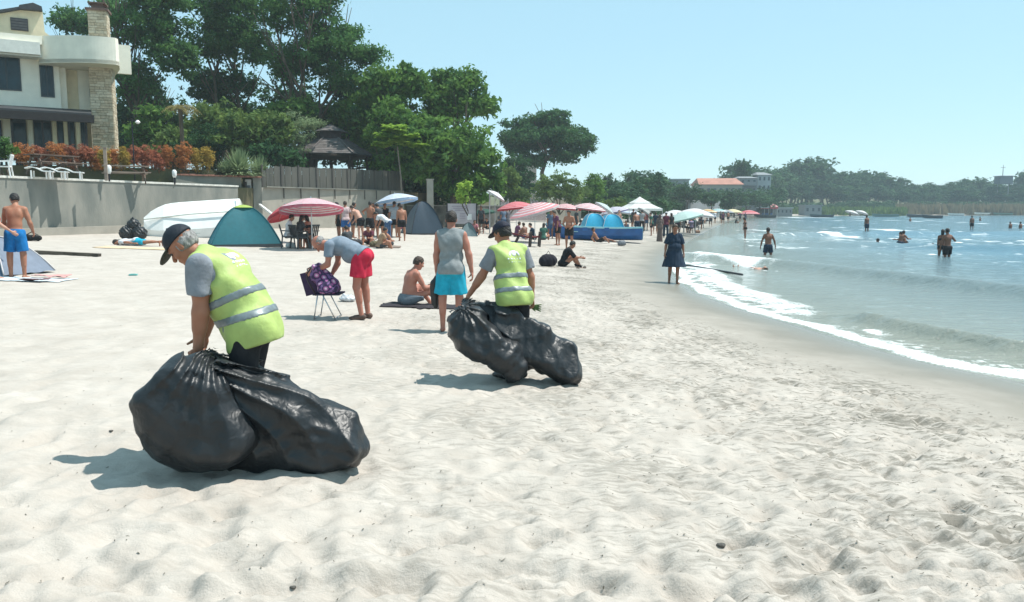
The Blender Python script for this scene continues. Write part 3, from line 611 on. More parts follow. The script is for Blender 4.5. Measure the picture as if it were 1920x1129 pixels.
def garment(it, J, B, e, h, fem, fat, Q):
    kind, mat = it[0], it[1]; o = it[2] if len(it) > 2 else {}; s = J['s']; r1, f1, u1 = J['f1']; r2, f2, u2 = J['f2']
    T = [p for p in B if (p[4] if p[0] == 'e' else p[5]) in ('torso', 'pelvis')]; N = [p for p in B if p[0] == 'c' and p[5] == 'neck'][:2]
    hw = h * 1.15 if h < .012 else h * 1.05; sd_ = o.get('seed', 1.3); wr = o.get('wr', .004 if h > .012 else .0045)
    neck = ('c', J['nb'] - u2 * .01 + f2 * .015, J['head0'] + u2 * .05, .066 * s, .085 * s, 'x', .01)
    if kind in ('tshirt', 'tank', 'vest'):
        r = o.get('r', .016 if kind != 'vest' else .034); hem = o.get('hem', -.07 if kind != 'vest' else -.10)
        P_ = [inflate(p, r + (.014 if (p[4] if p[0] == 'e' else p[5]) == 'pelvis' else 0)) for p in T] + [inflate(p, r * .8) for p in N]
        P_.append(('c', J['waist'] + f1 * .01 * fat, J['pel'] - u1 * .10 + f1 * .005, (.135 if kind != 'vest' else .155) * s * (.6 + .4 * fat), (.155 if kind != 'vest' else .178) * s * (.6 + .4 * fat), 'x', .05) if o.get('loose', kind == 'vest') else ('e', J['pel'] - u1 * .03, (.165 * s, .12 * s * fat + .015, .12 * s), (r1, f1, u1), 'x', .04))
        subs = [neck]; post = []
        if kind == 'tshirt':
            t = o.get('sleeve', .62); post = [limb(B, 'uaL', .022, t, .025, .006), limb(B, 'uaR', .022, t, .025, .006)]
        elif kind == 'vest':
            for g in 'LR': subs.append(('e', J['sh' + g] + (r2 if g == 'R' else -r2) * .045 * s - u2 * .07 * s, (.045 * s, .085 * s, .12 * s), (r2, f2, u2), 'x', .01))
        else:
            for g in 'LR': subs.append(('e', J['sh' + g] + (r2 if g == 'R' else -r2) * .05 * s - u2 * .05 * s, (.05 * s, .085 * s, .12 * s), (r2, f2, u2), 'x', .01))
        v = solid(P_, hw, subs=subs, planes=[(J['pel'] + u1 * hem, -u1 + arr(o.get('hemtilt', (0, 0, 0))))], wr=wr, seed=sd_, f=o.get('f', (23, 19, 9)))
        if post:
            v2 = solid(post, hw, wr=wr, seed=sd_ + 1)
            ob = vmesh(kind if kind != 'tshirt' else 't_shirt', mat, e, v, v2)
        else: ob = vmesh({'tank': 'tank_top', 'vest': 'safety_vest'}[kind], mat, e, v)
        if kind == 'vest':
            sm = M('reflective_grey', (.19, .225, .235), rough=.42, var=.10, metal=.2, scale=30); pipe = M('vest_binding', (.45, .62, .05), rough=.7)
            F0 = v.F.copy()
            x, y, z = v.ax[0][:, None, None], v.ax[1][None, :, None], v.ax[2][None, None, :]
            for k, c in enumerate(o.get('bands', (.10, .235))):
                pt = J['pel'] + u1 * c; n = u1 if k == 0 else nrm(u1 * .75 + u2 * .25)
                D = np.abs((x - pt[0]) * n[0] + (y - pt[1]) * n[1] + (z - pt[2]) * n[2]) - .026
                v.F = np.maximum(F0 - .005, D.astype(np.float32)); vmesh('reflective_stripe', sm, ob, v)
            v.F = F0
            # printed emblem between the shoulders: arch mark over two rows of small letter strokes
            pm = M('print_white', (.75, .78, .80), rough=.7, var=.05); c0 = J['chest'] + u2 * .06 * s
            a = (x - c0[0]) * r2[0] + (y - c0[1]) * r2[1] + (z - c0[2]) * r2[2]; b = (x - c0[0]) * u2[0] + (y - c0[1]) * u2[1] + (z - c0[2]) * u2[2]; c = (x - c0[0]) * f2[0] + (y - c0[1]) * f2[1] + (z - c0[2]) * f2[2]
            rr = np.hypot(a, b - .0); arch = np.maximum(np.abs(rr - .052) - .012, -(b - .0)); core = np.hypot(a, b - .018) - .022
            rows = np.maximum(np.maximum(np.abs(np.abs(b + .030) - 0) - .011, np.abs(a) - .085), np.sin(a * 190) * .006 - .001); rows2 = np.maximum(np.maximum(np.abs(b + .062) - .009, np.abs(a) - .075), np.sin(a * 230 + 1) * .006 - .001)
            D = np.maximum(np.minimum(np.minimum(arch, core), np.minimum(rows, rows2)), c)
            v3 = Vol(v.lo, v.lo + .001, v.h); v3.F = np.maximum(F0 - .007, D.astype(np.float32)); v3.lo = v.lo; v3.h = v.h
            vmesh('back_print', pm, ob, v3)
        return ob
    if kind in ('shorts', 'trousers'):
        t = o.get('t', .72); r = o.get('r', .022); P_ = [inflate(p, r * .8) for p in B if (p[4] if p[0] == 'e' else p[5]) == 'pelvis']
        P_.append(('e', J['pel'] + u1 * .03, (.155 * s, .115 * s * fat, .10 * s), (r1, f1, u1), 'x', .03))
        subs = []
        if kind == 'shorts': P_ += [limb(B, 'thL', r, t, .03, o.get('flare', .02)), limb(B, 'thR', r, t, .03, o.get('flare', .02))]
        else: P_ += [inflate(next(q for q in B if q[0] == 'c' and q[5] == 'th' + g), r * .8) for g in 'LR'] + [limb(B, 'sn' + g, r * 1.1, .93, .03, .02) for g in 'LR']
        v = solid(P_, hw, planes=[(J['pel'] + u1 * o.get('top', .06), u1)], wr=wr, seed=sd_, f=(30, 24, 8))
        ob = vmesh({'shorts': 'shorts', 'trousers': 'trousers'}[kind], mat, e, v)
        if o.get('band'):
            F0 = v.F.copy(); x, y, z = v.ax[0][:, None, None], v.ax[1][None, :, None], v.ax[2][None, None, :]; pt = J['pel'] + u1 * (o.get('top', .06) - .02)
            v.F = np.maximum(F0 - .004, (np.abs((x - pt[0]) * u1[0] + (y - pt[1]) * u1[1] + (z - pt[2]) * u1[2]) - .016).astype(np.float32)); vmesh('waistband', o['band'], ob, v)
        return ob
    if kind == 'trunks':
        P_ = [inflate(p, .008) for p in B if (p[4] if p[0] == 'e' else p[5]) == 'pelvis'] + [limb(B, 'thL', .01, .2, .02), limb(B, 'thR', .01, .2, .02)]
        return vmesh('swim_trunks', mat, e, solid(P_, hw, planes=[(J['pel'] + u1 * .06, u1)]))
    if kind == 'top':
        P_ = [inflate(p, .008) for p in T if p[4 if p[0] == 'e' else 5] == 'torso']
        return vmesh('bikini_top', mat, e, solid(P_, hw, planes=[(J['chest'] + u2 * .07, u2), (J['chest'] - u2 * .05, -u2)]))
    if kind == 'dress':
        L = o.get('len', .62); P_ = [inflate(p, .02) for p in T] + [inflate(p, .02) for p in N]
        a, b = J['waist'], J['pel'] - Z3 * (L - .1) + f1 * .02
        P_ += [('t', a, b, .15 * s * (.5 + .5 * fat), o.get('w', .25) * s, 'x', .05)]
        v = solid(P_, hw, subs=[neck], wr=wr * 1.4, seed=sd_, f=(30, 26, 3)); v2 = solid([limb(B, 'uaL', .03, o.get('sleeve', .7), .03, .02), limb(B, 'uaR', .03, o.get('sleeve', .7), .03, .02)], hw, wr=wr, seed=2.)
        return vmesh('dress', mat, e, v, v2)
    if kind == 'shoes':
        P_ = [inflate(p, .009, .015) for p in B if (p[4] if p[0] == 'e' else p[5]) in ('ftL', 'ftR')]
        for g in 'LR': vmesh('shoe', mat, e, solid([p for p in P_ if (p[4] if p[0] == 'e' else p[5]) == 'ft' + g], hw, planes=[(J['an' + g] + Z3 * .02, Z3)]))
    if kind == 'scarf':
        hr, hf, hu = J['hA']; v = solid([('e', Q(0, -.02, .0), (.105 * s, .118 * s, .135 * s), J['hA'], 'x', .02), ('c', J['nb'] - u2 * .02, J['head0'], .12 * s, .085 * s, 'x', .05)], hw, subs=[('e', Q(0, .10, -.02), (.06 * s, .06 * s, .08 * s), J['hA'], 'x', .01)])
        vmesh('headscarf', mat, e, v)
    if kind == 'backprint':
        pass
# ---------------------------------------------------------------- the main figures
def ground_at(px, py):
    p = G(px, py); return np.array((p[0], p[1], gz(p[0], p[1])))
grey_t = cloth('grey_tee', (.225, .245, .275)); hivis = M('hi_vis_yellow', (.44, .57, .17), rough=.6, var=.10, scale=6, bump=.45, bscale=16, trans=.12)
b_ = hivis.node_tree.nodes['Principled BSDF']
black_tr = cloth('black_trousers', (.018, .019, .022))
# man in front, bent over his bags, seen from his left side
F1 = ground_at(480, 858) - arr((0, 0, .035))
ps1 = dict(lean=17, curl=29, neck=24, nod=47, turn=6, LU=(-.02, .02, -1), LF=(.03, .13, -1), LH=(.02, .25, -1), RU=(.02, .30, -1), RF=(.10, .42, -1), RH=(0, .30, -1),
           LT=(-.05, .02, -1), LS=(0, -.10, -1), RT=(.05, .16, -1), RS=(0, -.12, -1))
man1, J1 = person(F1, 84, ps1, H=1.70, fat=1.2, arm=1.2, skin='tan', hair='grey', h=.0095, hc=48, cap=('dark', (.020, .026, .036), (.055, .06, .045)), bald=True,
    pn=dict(L=(.9, .2, .1), R=(-.9, .2, .1)),
    wear=[('trousers', black_tr, {'seed': 2.}), ('tshirt', grey_t, {'sleeve': .66, 'hem': -.12}), ('vest', hivis, {'hem': -.15, 'r': .027, 'wr': .012, 'f': (15, 13, 7), 'bands': (.05, .185)}), ('shoes', M('shoe_black', (.02, .02, .02), rough=.5))],
    label='nearest man in a yellow safety vest and dark cap bending over two black bags')
F2 = ground_at(962, 710)
ps2 = dict(lean=12, curl=8, neck=14, nod=22, turn=24, LU=(-.42, .30, -1), LF=(-.62, .28, -1), LH=(-.45, .25, -1), RU=(.28, -.18, -1), RF=(.16, .10, -1),
           LT=(-.07, .06, -1), RT=(.07, .0, -1))
man2, J2 = person(F2, 26, ps2, H=1.575, fat=1.2, arm=1.12, skin='tan', hair='black', h=.0105, hc=50, cap=('navy', (.016, .019, .035)),
    wear=[('trousers', black_tr), ('tshirt', cloth('grey_tee_b', (.21, .225, .25)), {'sleeve': .72, 'hem': -.1}), ('vest', hivis, {'hem': -.13, 'r': .025, 'wr': .010, 'f': (16, 14, 8), 'bands': (.03, .165), 'seed': 3.}), ('shoes', MATS['shoe_black'])],
    label='second man in a yellow safety vest, navy cap, back to the camera, dragging two bags')
F3 = ground_at(846, 622)
man3, J3 = person(F3, -4, dict(lean=2, curl=3, nod=12, turn=4, LU=(-.14, .02, -1), LF=(-.02, .12, -1), RU=(.30, -.06, -1), RF=(.16, .08, -1), LT=(-.1, .02, -1), RT=(.08, .0, -1)), H=1.66, fat=1.2, arm=1.12, skin='red', hair='darkbrown', h=.0105, hc=30,
    wear=[('shorts', cloth('turquoise', (.015, .34, .48)), {'t': .86, 'flare': .045, 'seed': 4.}), ('tank', cloth('grey_tank', (.235, .255, .26)), {'hem': -.09, 'r': .02})],
    label='man in turquoise shorts and grey sleeveless shirt standing with his back to the camera')
F4 = ground_at(684, 600)
man4, J4 = person(F4, 82, dict(lean=52, curl=32, neck=5, nod=72, LU=(-.05, .12, -1), LF=(.05, .95, -.42), RU=(.02, .05, -1), RF=(.05, .50, -.85), LT=(-.04, .12, -1), LS=(0, -.16, -1), RT=(.04, -.02, -1), RS=(0, -.10, -1)), H=1.74, fat=1.18, skin='red', hair='grey', h=.0105, hc=30, bald=True,
    wear=[('shorts', cloth('red_shorts', (.50, .022, .055)), {'t': .66, 'flare': .035}), ('tshirt', cloth('bluegrey_tee', (.20, .245, .30)), {'sleeve': .6, 'hem': .0, 'r': .022}), ('shoes', M('sandal_brown', (.10, .06, .045), rough=.7))],
    label='elderly man in red shorts and blue grey shirt bending over a folding chair')
F5 = ground_at(764, 572)
man5, J5 = person(F5, -58, dict(zp=.13, lean=8, curl=16, nod=24, LU=(-.2, .45, -1), LF=(.1, .9, -.1), RU=(.2, .5, -1), RF=(-.1, .9, .0), LT=(-.35, .9, .48), LS=(.2, .45, -.75), RT=(.3, 1, .35), RS=(-.1, .6, -.65)), H=1.62, fat=1.15, skin='red', hair='brown', h=.0115, hc=30,
    wear=[('shorts', cloth('grey_shorts', (.16, .19, .22)), {'t': .6})],
    label='shirtless man with short hair sitting on a dark mat on the sand')
# ---------------------------------------------------------------- rubbish bags
bag_m = M('black_plastic', (.017, .020, .023), rough=.43, var=.2, scale=5, spec=.42)
def crinkle(m, sc_, st):
    nt = m.node_tree; b = nt.nodes['Principled BSDF']; tc = _n(nt, 'ShaderNodeTexCoord'); nz = _n(nt, 'ShaderNodeTexNoise'); nz.inputs['Scale'].default_value = 4; nt.links.new(tc.outputs['Object'], nz.inputs['Vector'])
    ma = _n(nt, 'ShaderNodeMixRGB'); ma.blend_type = 'ADD'; ma.inputs[0].default_value = .22; nt.links.new(tc.outputs['Object'], ma.inputs[1]); nt.links.new(nz.outputs['Color'], ma.inputs[2])
    bp = None
    for k, (s_, w_) in enumerate(((sc_, 1), (sc_ * 2.7, .5))):
        vo = _n(nt, 'ShaderNodeTexVoronoi', feature='DISTANCE_TO_EDGE'); vo.inputs['Scale'].default_value = s_; nt.links.new(ma.outputs[0], vo.inputs['Vector'])
        q = _n(nt, 'ShaderNodeBump'); q.inputs['Strength'].default_value = st * w_; q.inputs['Distance'].default_value = .03; nt.links.new(vo.outputs['Distance'], q.inputs['Height'])
        if bp: nt.links.new(bp.outputs[0], q.inputs['Normal'])
        bp = q
    nt.links.new(bp.outputs[0], b.inputs['Normal'])
crinkle(bag_m, 9, .28)
def bag(name, label, prims, grip, h=.0098, pleat=.016, freq=19, reach=.7, crease=.012, seed=0., subs=(), group='black rubbish bags', cuts=()):
    """prims in world space; pleats run out from the gathered grip"""
    lo, hi = bounds(prims, .06); c = (lo + hi) / 2; base = arr((c[0], c[1], gz(c[0], c[1])))
    e = empty(name, base, 0, label, 'rubbish bag', group); v = Vol(lo, hi, h)
    for p in prims: v.prim(p)
    for p in subs: v.prim(p, 'sub')
    x, y, z = v.ax[0][:, None, None], v.ax[1][None, :, None], v.ax[2][None, None, :]
    for pt, n_, kk in cuts: n_ = nrm(n_); v.F = -smin(-v.F, -((x - pt[0]) * n_[0] + (y - pt[1]) * n_[1] + (z - pt[2]) * n_[2]), kk).astype(np.float32)
    X, Y, Z = x - grip[0], y - grip[1], z - grip[2]; d = np.sqrt(X * X + Y * Y + Z * Z); th = np.arctan2(Z + .0 * d, X) ; ph = Y / (d + .05)
    fold = np.abs(np.sin(th * freq * .5 + 2.2 * np.sin(ph * 3 + seed) + 1.3 * np.sin(d * 6 + seed)))
    v.F += (pleat * np.exp(-(d / reach) ** 2) * (fold ** .7 - .55)).astype(np.float32)
    rb = np.random.default_rng(int(seed * 10) + 3); wx = x + .05 * np.sin(z * 6 + seed); wz = z + .05 * np.sin(x * 7 + 2 * seed); D = 0
    for L_, am in ((.52, .9), (.40, .8), (.31, .7), (.23, .55), (.17, .42), (.125, .30), (.095, .22), (.075, .16)):      # flat facets meeting in sharp creases
        n_ = nrm(rb.normal(size=3) * (1, .6, 1)); ph = rb.random(); q = (wx * n_[0] + y * n_[1] + wz * n_[2]) / L_ + ph; D = D + am * (np.abs(q - np.floor(q) - .5) * 2 - .5)
    v.F += (crease * D).astype(np.float32)
    V, F = v.mesh(); V = V - base
    g = np.array([gz(a + base[0], b + base[1]) for a, b in V[V[:, 2] < .12][:, :2]]) if (V[:, 2] < .12).any() else None
    m = V[:, 2] < .12
    if g is not None: V[m, 2] = np.maximum(V[m, 2], g - base[2] - .015)      # sags flat on the sand
    return link(name[:0] + 'bag_body', mesh_np('bag_body', V, F), bag_m, e), e
def C_(a, b, ra, rb, k=.08): return ('c', a, b, ra, rb, 'x', k)
def E_(c, r, k=.08, rot=None): return ('e', c, r, rot.T if rot is not None else (X3, Y3, Z3), 'x', k)
def hand_tip(J, e, g):
    a = rotm(0, 0, e.rotation_euler[2]); return a @ (J['wr' + g] + J['hd' + g] * .09) + np.array(e.location)
gl = hand_tip(J1, man1, 'L'); gr = hand_tip(J1, man1, 'R')
ya = gl[1] - .17
bag('rubbish_bag', 'bulging rounded black bag in the left hand of the nearer vest wearer',
    [E_(P(352, 775, ya), (.325, .26, .335)), E_(P(405, 815, ya), (.27, .25, .21)), E_(P(325, 742, ya), (.23, .22, .25)), C_(P(355, 730, ya), P(378, 694, ya + .08), .20, .08, .10), C_(P(378, 676, ya + .08), gl, .07, .035, .05)],
    P(405, 640, ya), pleat=.030, freq=22, reach=.65, crease=.017, seed=1.1, cuts=((P(352, 775, ya - .20), (.15, -1, .12), .03), (P(296, 700, ya), (-.74, -.1, .6), .03), (P(282, 838, ya), (-.75, 0, -.62), .03), (P(446, 735, ya), (.86, -.1, .42), .03), (P(265, 770, ya), (-1, -.1, -.1), .03)), subs=[E_(P(362, 712, ya - .23), (.105, .10, .026), .03, rotm(0, R(6), 0))])
yb = gl[1] + .01
bag('rubbish_bag', 'long sagging black bag trailing right from the nearer vest wearer, tail resting on the sand',
    [C_(P(425, 722, yb), P(590, 800, yb), .16, .215, .12), C_(P(455, 805, yb), P(612, 822, yb - .03), .22, .19, .12), E_(P(632, 824, yb - .03), (.23, .22, .165), .12, rotm(0, R(16), 0)), C_(P(420, 684, yb), P(640, 780, yb), .075, .06, .10), C_(P(440, 700, yb), P(500, 730, yb), .10, .12, .08), C_(P(428, 712, yb - .10), P(535, 752, yb - .08), .155, .165, .07), C_(P(450, 836, yb), P(600, 850, yb), .15, .11, .12), C_(P(430, 700, yb), P(400, 672, gl[1] + .02), .10, .05, .08), C_(P(400, 672, gl[1]), gl, .05, .03, .05)],
    P(385, 660, yb), pleat=.050, freq=26, reach=1.0, crease=.022, seed=.4, cuts=((P(540, 716, yb), (.46, .15, .95), .02), (P(600, 793, yb - .17), (.40, -.5, .55), .015), (P(560, 850, yb - .19), (.05, -1, -.05), .02), (P(692, 838, yb), (.93, -.2, .35), .03), (P(675, 868, yb), (.7, -.2, -.7), .03)))
g2 = hand_tip(J2, man2, 'L'); y2 = g2[1] - .30
bag('rubbish_bag', 'crumpled rounded black bag hanging in front of the second vest wearer, clear of the sand',
    [E_(P(905, 638, y2), (.34, .26, .22), .1, rotm(0, R(28), 0)), E_(P(870, 605, y2), (.20, .2, .14), .1, rotm(0, R(-20), 0)), E_(P(940, 668, y2), (.22, .22, .17), .1, rotm(0, R(30), 0)), E_(P(962, 690, y2 + .02), (.13, .16, .13), .08), C_(P(880, 590, y2 + .03), g2, .12, .04, .08), C_(P(845, 600, y2), P(838, 612, y2 - .05), .06, .03, .06)],
    g2, h=.0105, pleat=.040, freq=15, reach=.6, crease=.028, seed=2.3, cuts=((P(885, 672, y2), (-.52, -.1, -.85), .03), (P(905, 620, y2 - .17), (.0, -1, .35), .02), (P(945, 622, y2), (.62, -.2, .75), .03), (P(838, 620, y2), (-1, 0, .1), .03)), subs=[E_(P(915, 628, y2 - .24), (.13, .05, .012), .03, rotm(0, R(38), 0))])
y3 = g2[1] - .12
bag('rubbish_bag', 'long creased black bag dragged by the second vest wearer, its far end touching the sand',
    [C_(P(950, 605, y3 - .05), P(1005, 645, y3 - .03), .16, .19, .1), C_(P(985, 650, y3), P(1045, 678, y3 - .05), .23, .19, .1), E_(P(1058, 680, y3 - .08), (.17, .2, .215), .08, rotm(0, R(10), 0)), C_(P(1040, 640, y3), P(1072, 652, y3), .08, .07, .07), C_(P(940, 590, y3), g2, .09, .04, .08), C_(P(1075, 700, y3 - .08), P(1080, 712, y3 - .08), .07, .04, .06)],
    g2, h=.0105, pleat=.045, freq=18, reach=.9, crease=.028, seed=4.1, cuts=((P(1030, 606, y3), (.62, .1, .78), .02), (P(1040, 660, y3 - .17), (.2, -.9, .4), .02), (P(1088, 680, y3), (1, -.1, .05), .02), (P(1010, 700, y3 - .1), (-.45, -.3, -.85), .03)))
# ---------------------------------------------------------------- folding chair with a floral bag on it
def tubes(name, lines, r, mat, parent, n=8):
    mb = MB()
    for l in lines: mb.tube(l, r, n)
    return mb.build(name, mat, parent, smooth=True)
dark_metal = M('dark_metal', (.03, .025, .03), rough=.35, metal=.6); alu = M('aluminium', (.55, .55, .56), rough=.35, metal=.9)
def folding_chair(loc, rz, label, seat_rgb=(.03, .025, .05)):
    e = empty('folding_chair', loc, rz, label, 'folding chair')      # front towards +X
    w_ = .24
    for q in (-1, 1):
        tubes('front_leg', [[(.19, q * w_, 0), (-.02, q * w_, .42)]], .011, alu, e); tubes('rear_leg', [[(-.17, q * w_, 0), (-.10, q * w_, .40)]], .011, alu, e)
    tubes('foot_bar', [[(.19, -w_, .02), (.19, w_, .02)]], .009, alu, e); tubes('foot_bar', [[(-.17, -w_, .02), (-.17, w_, .02)]], .009, alu, e)
    tubes('back_frame', [[(-.12, -w_, .40), (-.26, -w_, .66), (-.27, -w_, .76), (-.20, -w_, .86), (-.19, 0, .87), (-.20, w_, .86), (-.27, w_, .76), (-.26, w_, .66), (-.12, w_, .40)]], .013, dark_metal, e)
    mb = MB(); mb.box((.04, 0, .415), (.44, .50, .025)); mb.build('seat', cloth('chair_seat', seat_rgb), e)
    mb = MB(); mb.beam((-.135, 0, .42), (-.235, 0, .80), .44, .012); mb.build('backrest', cloth('chair_back', (.05, .03, .07)), e)
    e.scale = (.88, .88, .88); return e
Fc = ground_at(614, 598)
folding_chair(Fc, 0.0, 'low folding chair with thin metal legs under a purple floral bag')
def floral():
    m = M('floral_cloth', (.09, .035, .10), rough=.8); nt = m.node_tree; b = nt.nodes['Principled BSDF']
    tc = _n(nt, 'ShaderNodeTexCoord'); vo = _n(nt, 'ShaderNodeTexVoronoi'); vo.inputs['Scale'].default_value = 13; nt.links.new(tc.outputs['Object'], vo.inputs['Vector'])
    cr = _n(nt, 'ShaderNodeValToRGB'); cr.color_ramp.interpolation = 'CONSTANT'; e = cr.color_ramp.elements
    e[0].position = 0; e[0].color = (.55, .42, .50, 1); e[1].position = .22; e[1].color = (.33, .10, .26, 1); q = e.new(.40); q.color = (.035, .02, .07, 1); q = e.new(.62); q.color = (.16, .08, .22, 1)
    nt.links.new(vo.outputs['Distance'], cr.inputs[0]); nt.links.new(cr.outputs[0], b.inputs['Base Color']); return m
fb = Fc + arr((-.01, 0, .38)); e = empty('beach_bag', fb + arr((.03, 0, 0)), R(4), 'purple floral cloth bag standing on the folding chair', 'bag'); e.scale = (1.25, 1.3, 1.15)
v = solid([C_(arr((-.02, -.10, .06)), arr((-.02, .10, .06)), .085, .085), C_(arr((-.12, -.09, .33)), arr((-.12, .09, .33)), .045, .045, .1), C_(arr((.06, -.10, .05)), arr((.07, .10, .05)), .07, .07), C_(arr((-.10, 0, .22)), arr((0, 0, .12)), .11, .12)], .009, wr=.008, f=(26, 22, 17)); v.plane(arr((0, 0, .0)), -Z3)
vmesh('bag_body', floral(), e, v)
tubes('strap', [[(-.14, .05, .36), (-.25, .06, .30), (-.20, .05, .10), (-.10, .05, .03)]], .008, cloth('strap', (.05, .03, .05)), e)
wp = ground_at(652, 566); e = empty('plastic_bag', wp, 0, 'small white plastic bag on the sand behind the folding chair', 'plastic bag')
v = solid([E_(arr((0, 0, .05)), (.15, .11, .055)), C_(arr((-.05, 0, .09)), arr((-.09, 0, .15)), .04, .012, .04), C_(arr((.05, 0, .09)), arr((.07, 0, .14)), .03, .01, .04)], .011, wr=.007, f=(38, 32, 30)); vmesh('bag_body', M('white_plastic_film', (.62, .64, .66), rough=.4, trans=.2), e, v)
# mat and black fins bag beside the seated man
def towel(loc, rz, L, Wd, mat, label, cat='towel', name='towel', group=None, amp=.02, seed=0):
    nx, ny = 26, 16; xs = np.linspace(-L / 2, L / 2, nx); ys = np.linspace(-Wd / 2, Wd / 2, ny); X, Y = np.meshgrid(xs, ys)
    c, s = math.cos(rz), math.sin(rz)
    Zg = np.array([[gz(loc[0] + c * a - s * b, loc[1] + s * a + c * b) for a in xs] for b in ys]) - loc[2]
    Z = Zg + .012 + amp * fbm(X * 5 + seed, Y * 5, 5 + int(seed), 3)
    Xj = X + .03 * (fbm(X * 4, Y * 4, 9 + int(seed), 2) - .5); Yj = Y + .06 * (fbm(X * 3, Y * 3, 19 + int(seed), 2) - .5)
    V = np.stack([Xj, Yj, Z], -1).reshape(-1, 3); idx = np.arange(nx * ny).reshape(ny, nx); n = nx * ny
    F = np.stack([idx[:-1, :-1], idx[:-1, 1:], idx[1:, 1:], idx[1:, :-1]], -1).reshape(-1, 4)
    V2 = V.copy(); V2[:, 2] -= .01; ring = np.concatenate([idx[0, :], idx[1:, -1], idx[-1, -2::-1], idx[-2:0:-1, 0]]); r2 = np.roll(ring, -1)
    F = np.concatenate([F, F[:, ::-1] + n, np.stack([ring, ring + n, r2 + n, r2], 1)])
    o = link(name, mesh_np(name, np.concatenate([V, V2]), F), mat, None, loc, (0, 0, rz)); return tag(o, label, cat, group)
pm = ground_at(785, 574); towel(pm, R(3), 1.3, .62, cloth('dark_mat', (.035, .03, .035)), 'dark mat on the sand under the seated shirtless man', 'mat', 'beach_mat')
gw = hand_tip(J3, man3, 'L'); fe = empty('swim_fin', (gw[0], gw[1], gw[2] - .42), R(10), 'black rubber swim fin held upright by the man in turquoise shorts', 'swim fin')
v = solid([C_(arr((-.02, 0, .02)), arr((-.04, 0, .34)), .035, .05, .04), C_(arr((-.03, 0, .34)), arr((0, 0, .43)), .05, .035, .04), C_(arr((-.07, 0, .05)), arr((-.085, 0, .30)), .012, .015, .02), C_(arr((.03, 0, .05)), arr((.005, 0, .30)), .012, .015, .02)], .009); vmesh('fin_body', M('black_rubber', (.012, .012, .013), rough=.45), fe, v)
# green gardening glove in the free hand of the second worker
gg = hand_tip(J2, man2, 'R'); ge = empty('glove', gg - arr((0, 0, .06)), R(-30), 'limp green work glove held in the second vest wearer\'s right hand', 'glove')
v = solid([E_(arr((.02, 0, .08)), (.06, .025, .04))] + [C_(arr((.05, 0, .08 + .02 * (i - 1.5))), arr((.14, .01 * i, .07 + .035 * (i - 1.5))), .013, .010, .012) for i in range(4)] + [C_(arr((.0, 0, .05)), arr((.06, -.03, .02)), .013, .01, .01)], .006); vmesh('glove_body', cloth('green_glove', (.10, .17, .06)), ge, v); ge.scale = (.62, .62, .62)
# thin reed stub poking from under the near bag
rp = ground_at(268, 838); tag(tubes('dry_reed', [[rp, rp + arr((.03, .02, .05)), rp + arr((.10, .05, .11))]], .005, M('dry_reed', (.38, .28, .14)), None, 6), 'short dry reed sticking up at the left foot of the nearest bag', 'reed')
# ---------------------------------------------------------------- terraces, walls, house, garden
conc = M('concrete', (.27, .26, .225), rough=.9, rgb2=(.14, .15, .135), scale=1.1, bump=.5, bscale=12, stretch=(1, 1, .45))
conc_pale = M('concrete_pale', (.36, .33, .28), rough=.9, rgb2=(.25, .235, .20), scale=1.2, bump=.3, bscale=10)
white_p = M('white_paint', (.74, .74, .71), rough=.6, var=.05, bump=.1); brick_c = M('brick_coping', (.26, .12, .085), rough=.9, var=.25, scale=5, bump=.4)
lawn = M('lawn', (.085, .085, .04), rough=1, rgb2=(.14, .12, .07), scale=1.5, bump=.8, bscale=30)
W0, W1 = arr((-22.6, 20.4)), arr((-14.6, 43.0)); GW0 = P(330, 330, 41.5)[:2]; PI0 = P(452, 330, 44.3)[:2]; PI1 = P(490, 330, 45.0)[:2]; FE = P(757, 330, 55.5)[:2]
def prism(mb, pts, z0, z1, m=0):
    n = len(pts); V = [(p[0], p[1], z0) for p in pts] + [(p[0], p[1], z1) for p in pts]
    return mb.add(V, [tuple(range(n - 1, -1, -1)), tuple(range(n, 2 * n))] + [(i, (i + 1) % n, n + (i + 1) % n, n + i) for i in range(n)], m)
def wall2(mb, a, b, z0, z1, th, m=0, z1b=None):
    """wall from a to b in plan, thickness th behind (to the left of a->b)"""
    d = nrm(b - a); n = arr((-d[1], d[0])); q = [a, b, b + n * th, a + n * th]; z1b = z1 if z1b is None else z1b
    V = [(p[0], p[1], z0) for p in q] + [(q[0][0], q[0][1], z1), (q[1][0], q[1][1], z1b), (q[2][0], q[2][1], z1b), (q[3][0], q[3][1], z1)]
    return mb.add(V, [(3, 2, 1, 0), (4, 5, 6, 7), (0, 1, 5, 4), (1, 2, 6, 5), (2, 3, 7, 6), (3, 0, 4, 7)], m)
dW = nrm(W1 - W0); nW = arr((-dW[1], dW[0]))
mb = MB(); prism(mb, [W0 + nW * .4, W1 + nW * .4, PI1 + arr((-.2, .6)), FE + arr((0, .4)), FE + arr((2.5, 8)), (-2, 75), (-10, 110), (-70, 110), (-60, 20)], -.5, 2.86)
tag(mb.build('terrace_ground', lawn), 'raised lawn terrace behind the sea walls', kind='structure')
mb = MB(); prism(mb, [P(-300, 300, 36.5)[:2], P(150, 300, 39.5)[:2], P(405, 320, 43.6)[:2], P(500, 320, 48)[:2], P(755, 320, 59)[:2], (-6, 100), (-68, 108), (-58, 36)], 2.0, 3.78)
tag(mb.build('upper_garden_ground', M('garden_soil', (.10, .085, .05), rough=1, rgb2=(.07, .09, .035), scale=.8, bump=.7, bscale=14)), 'planted upper garden level', kind='structure')
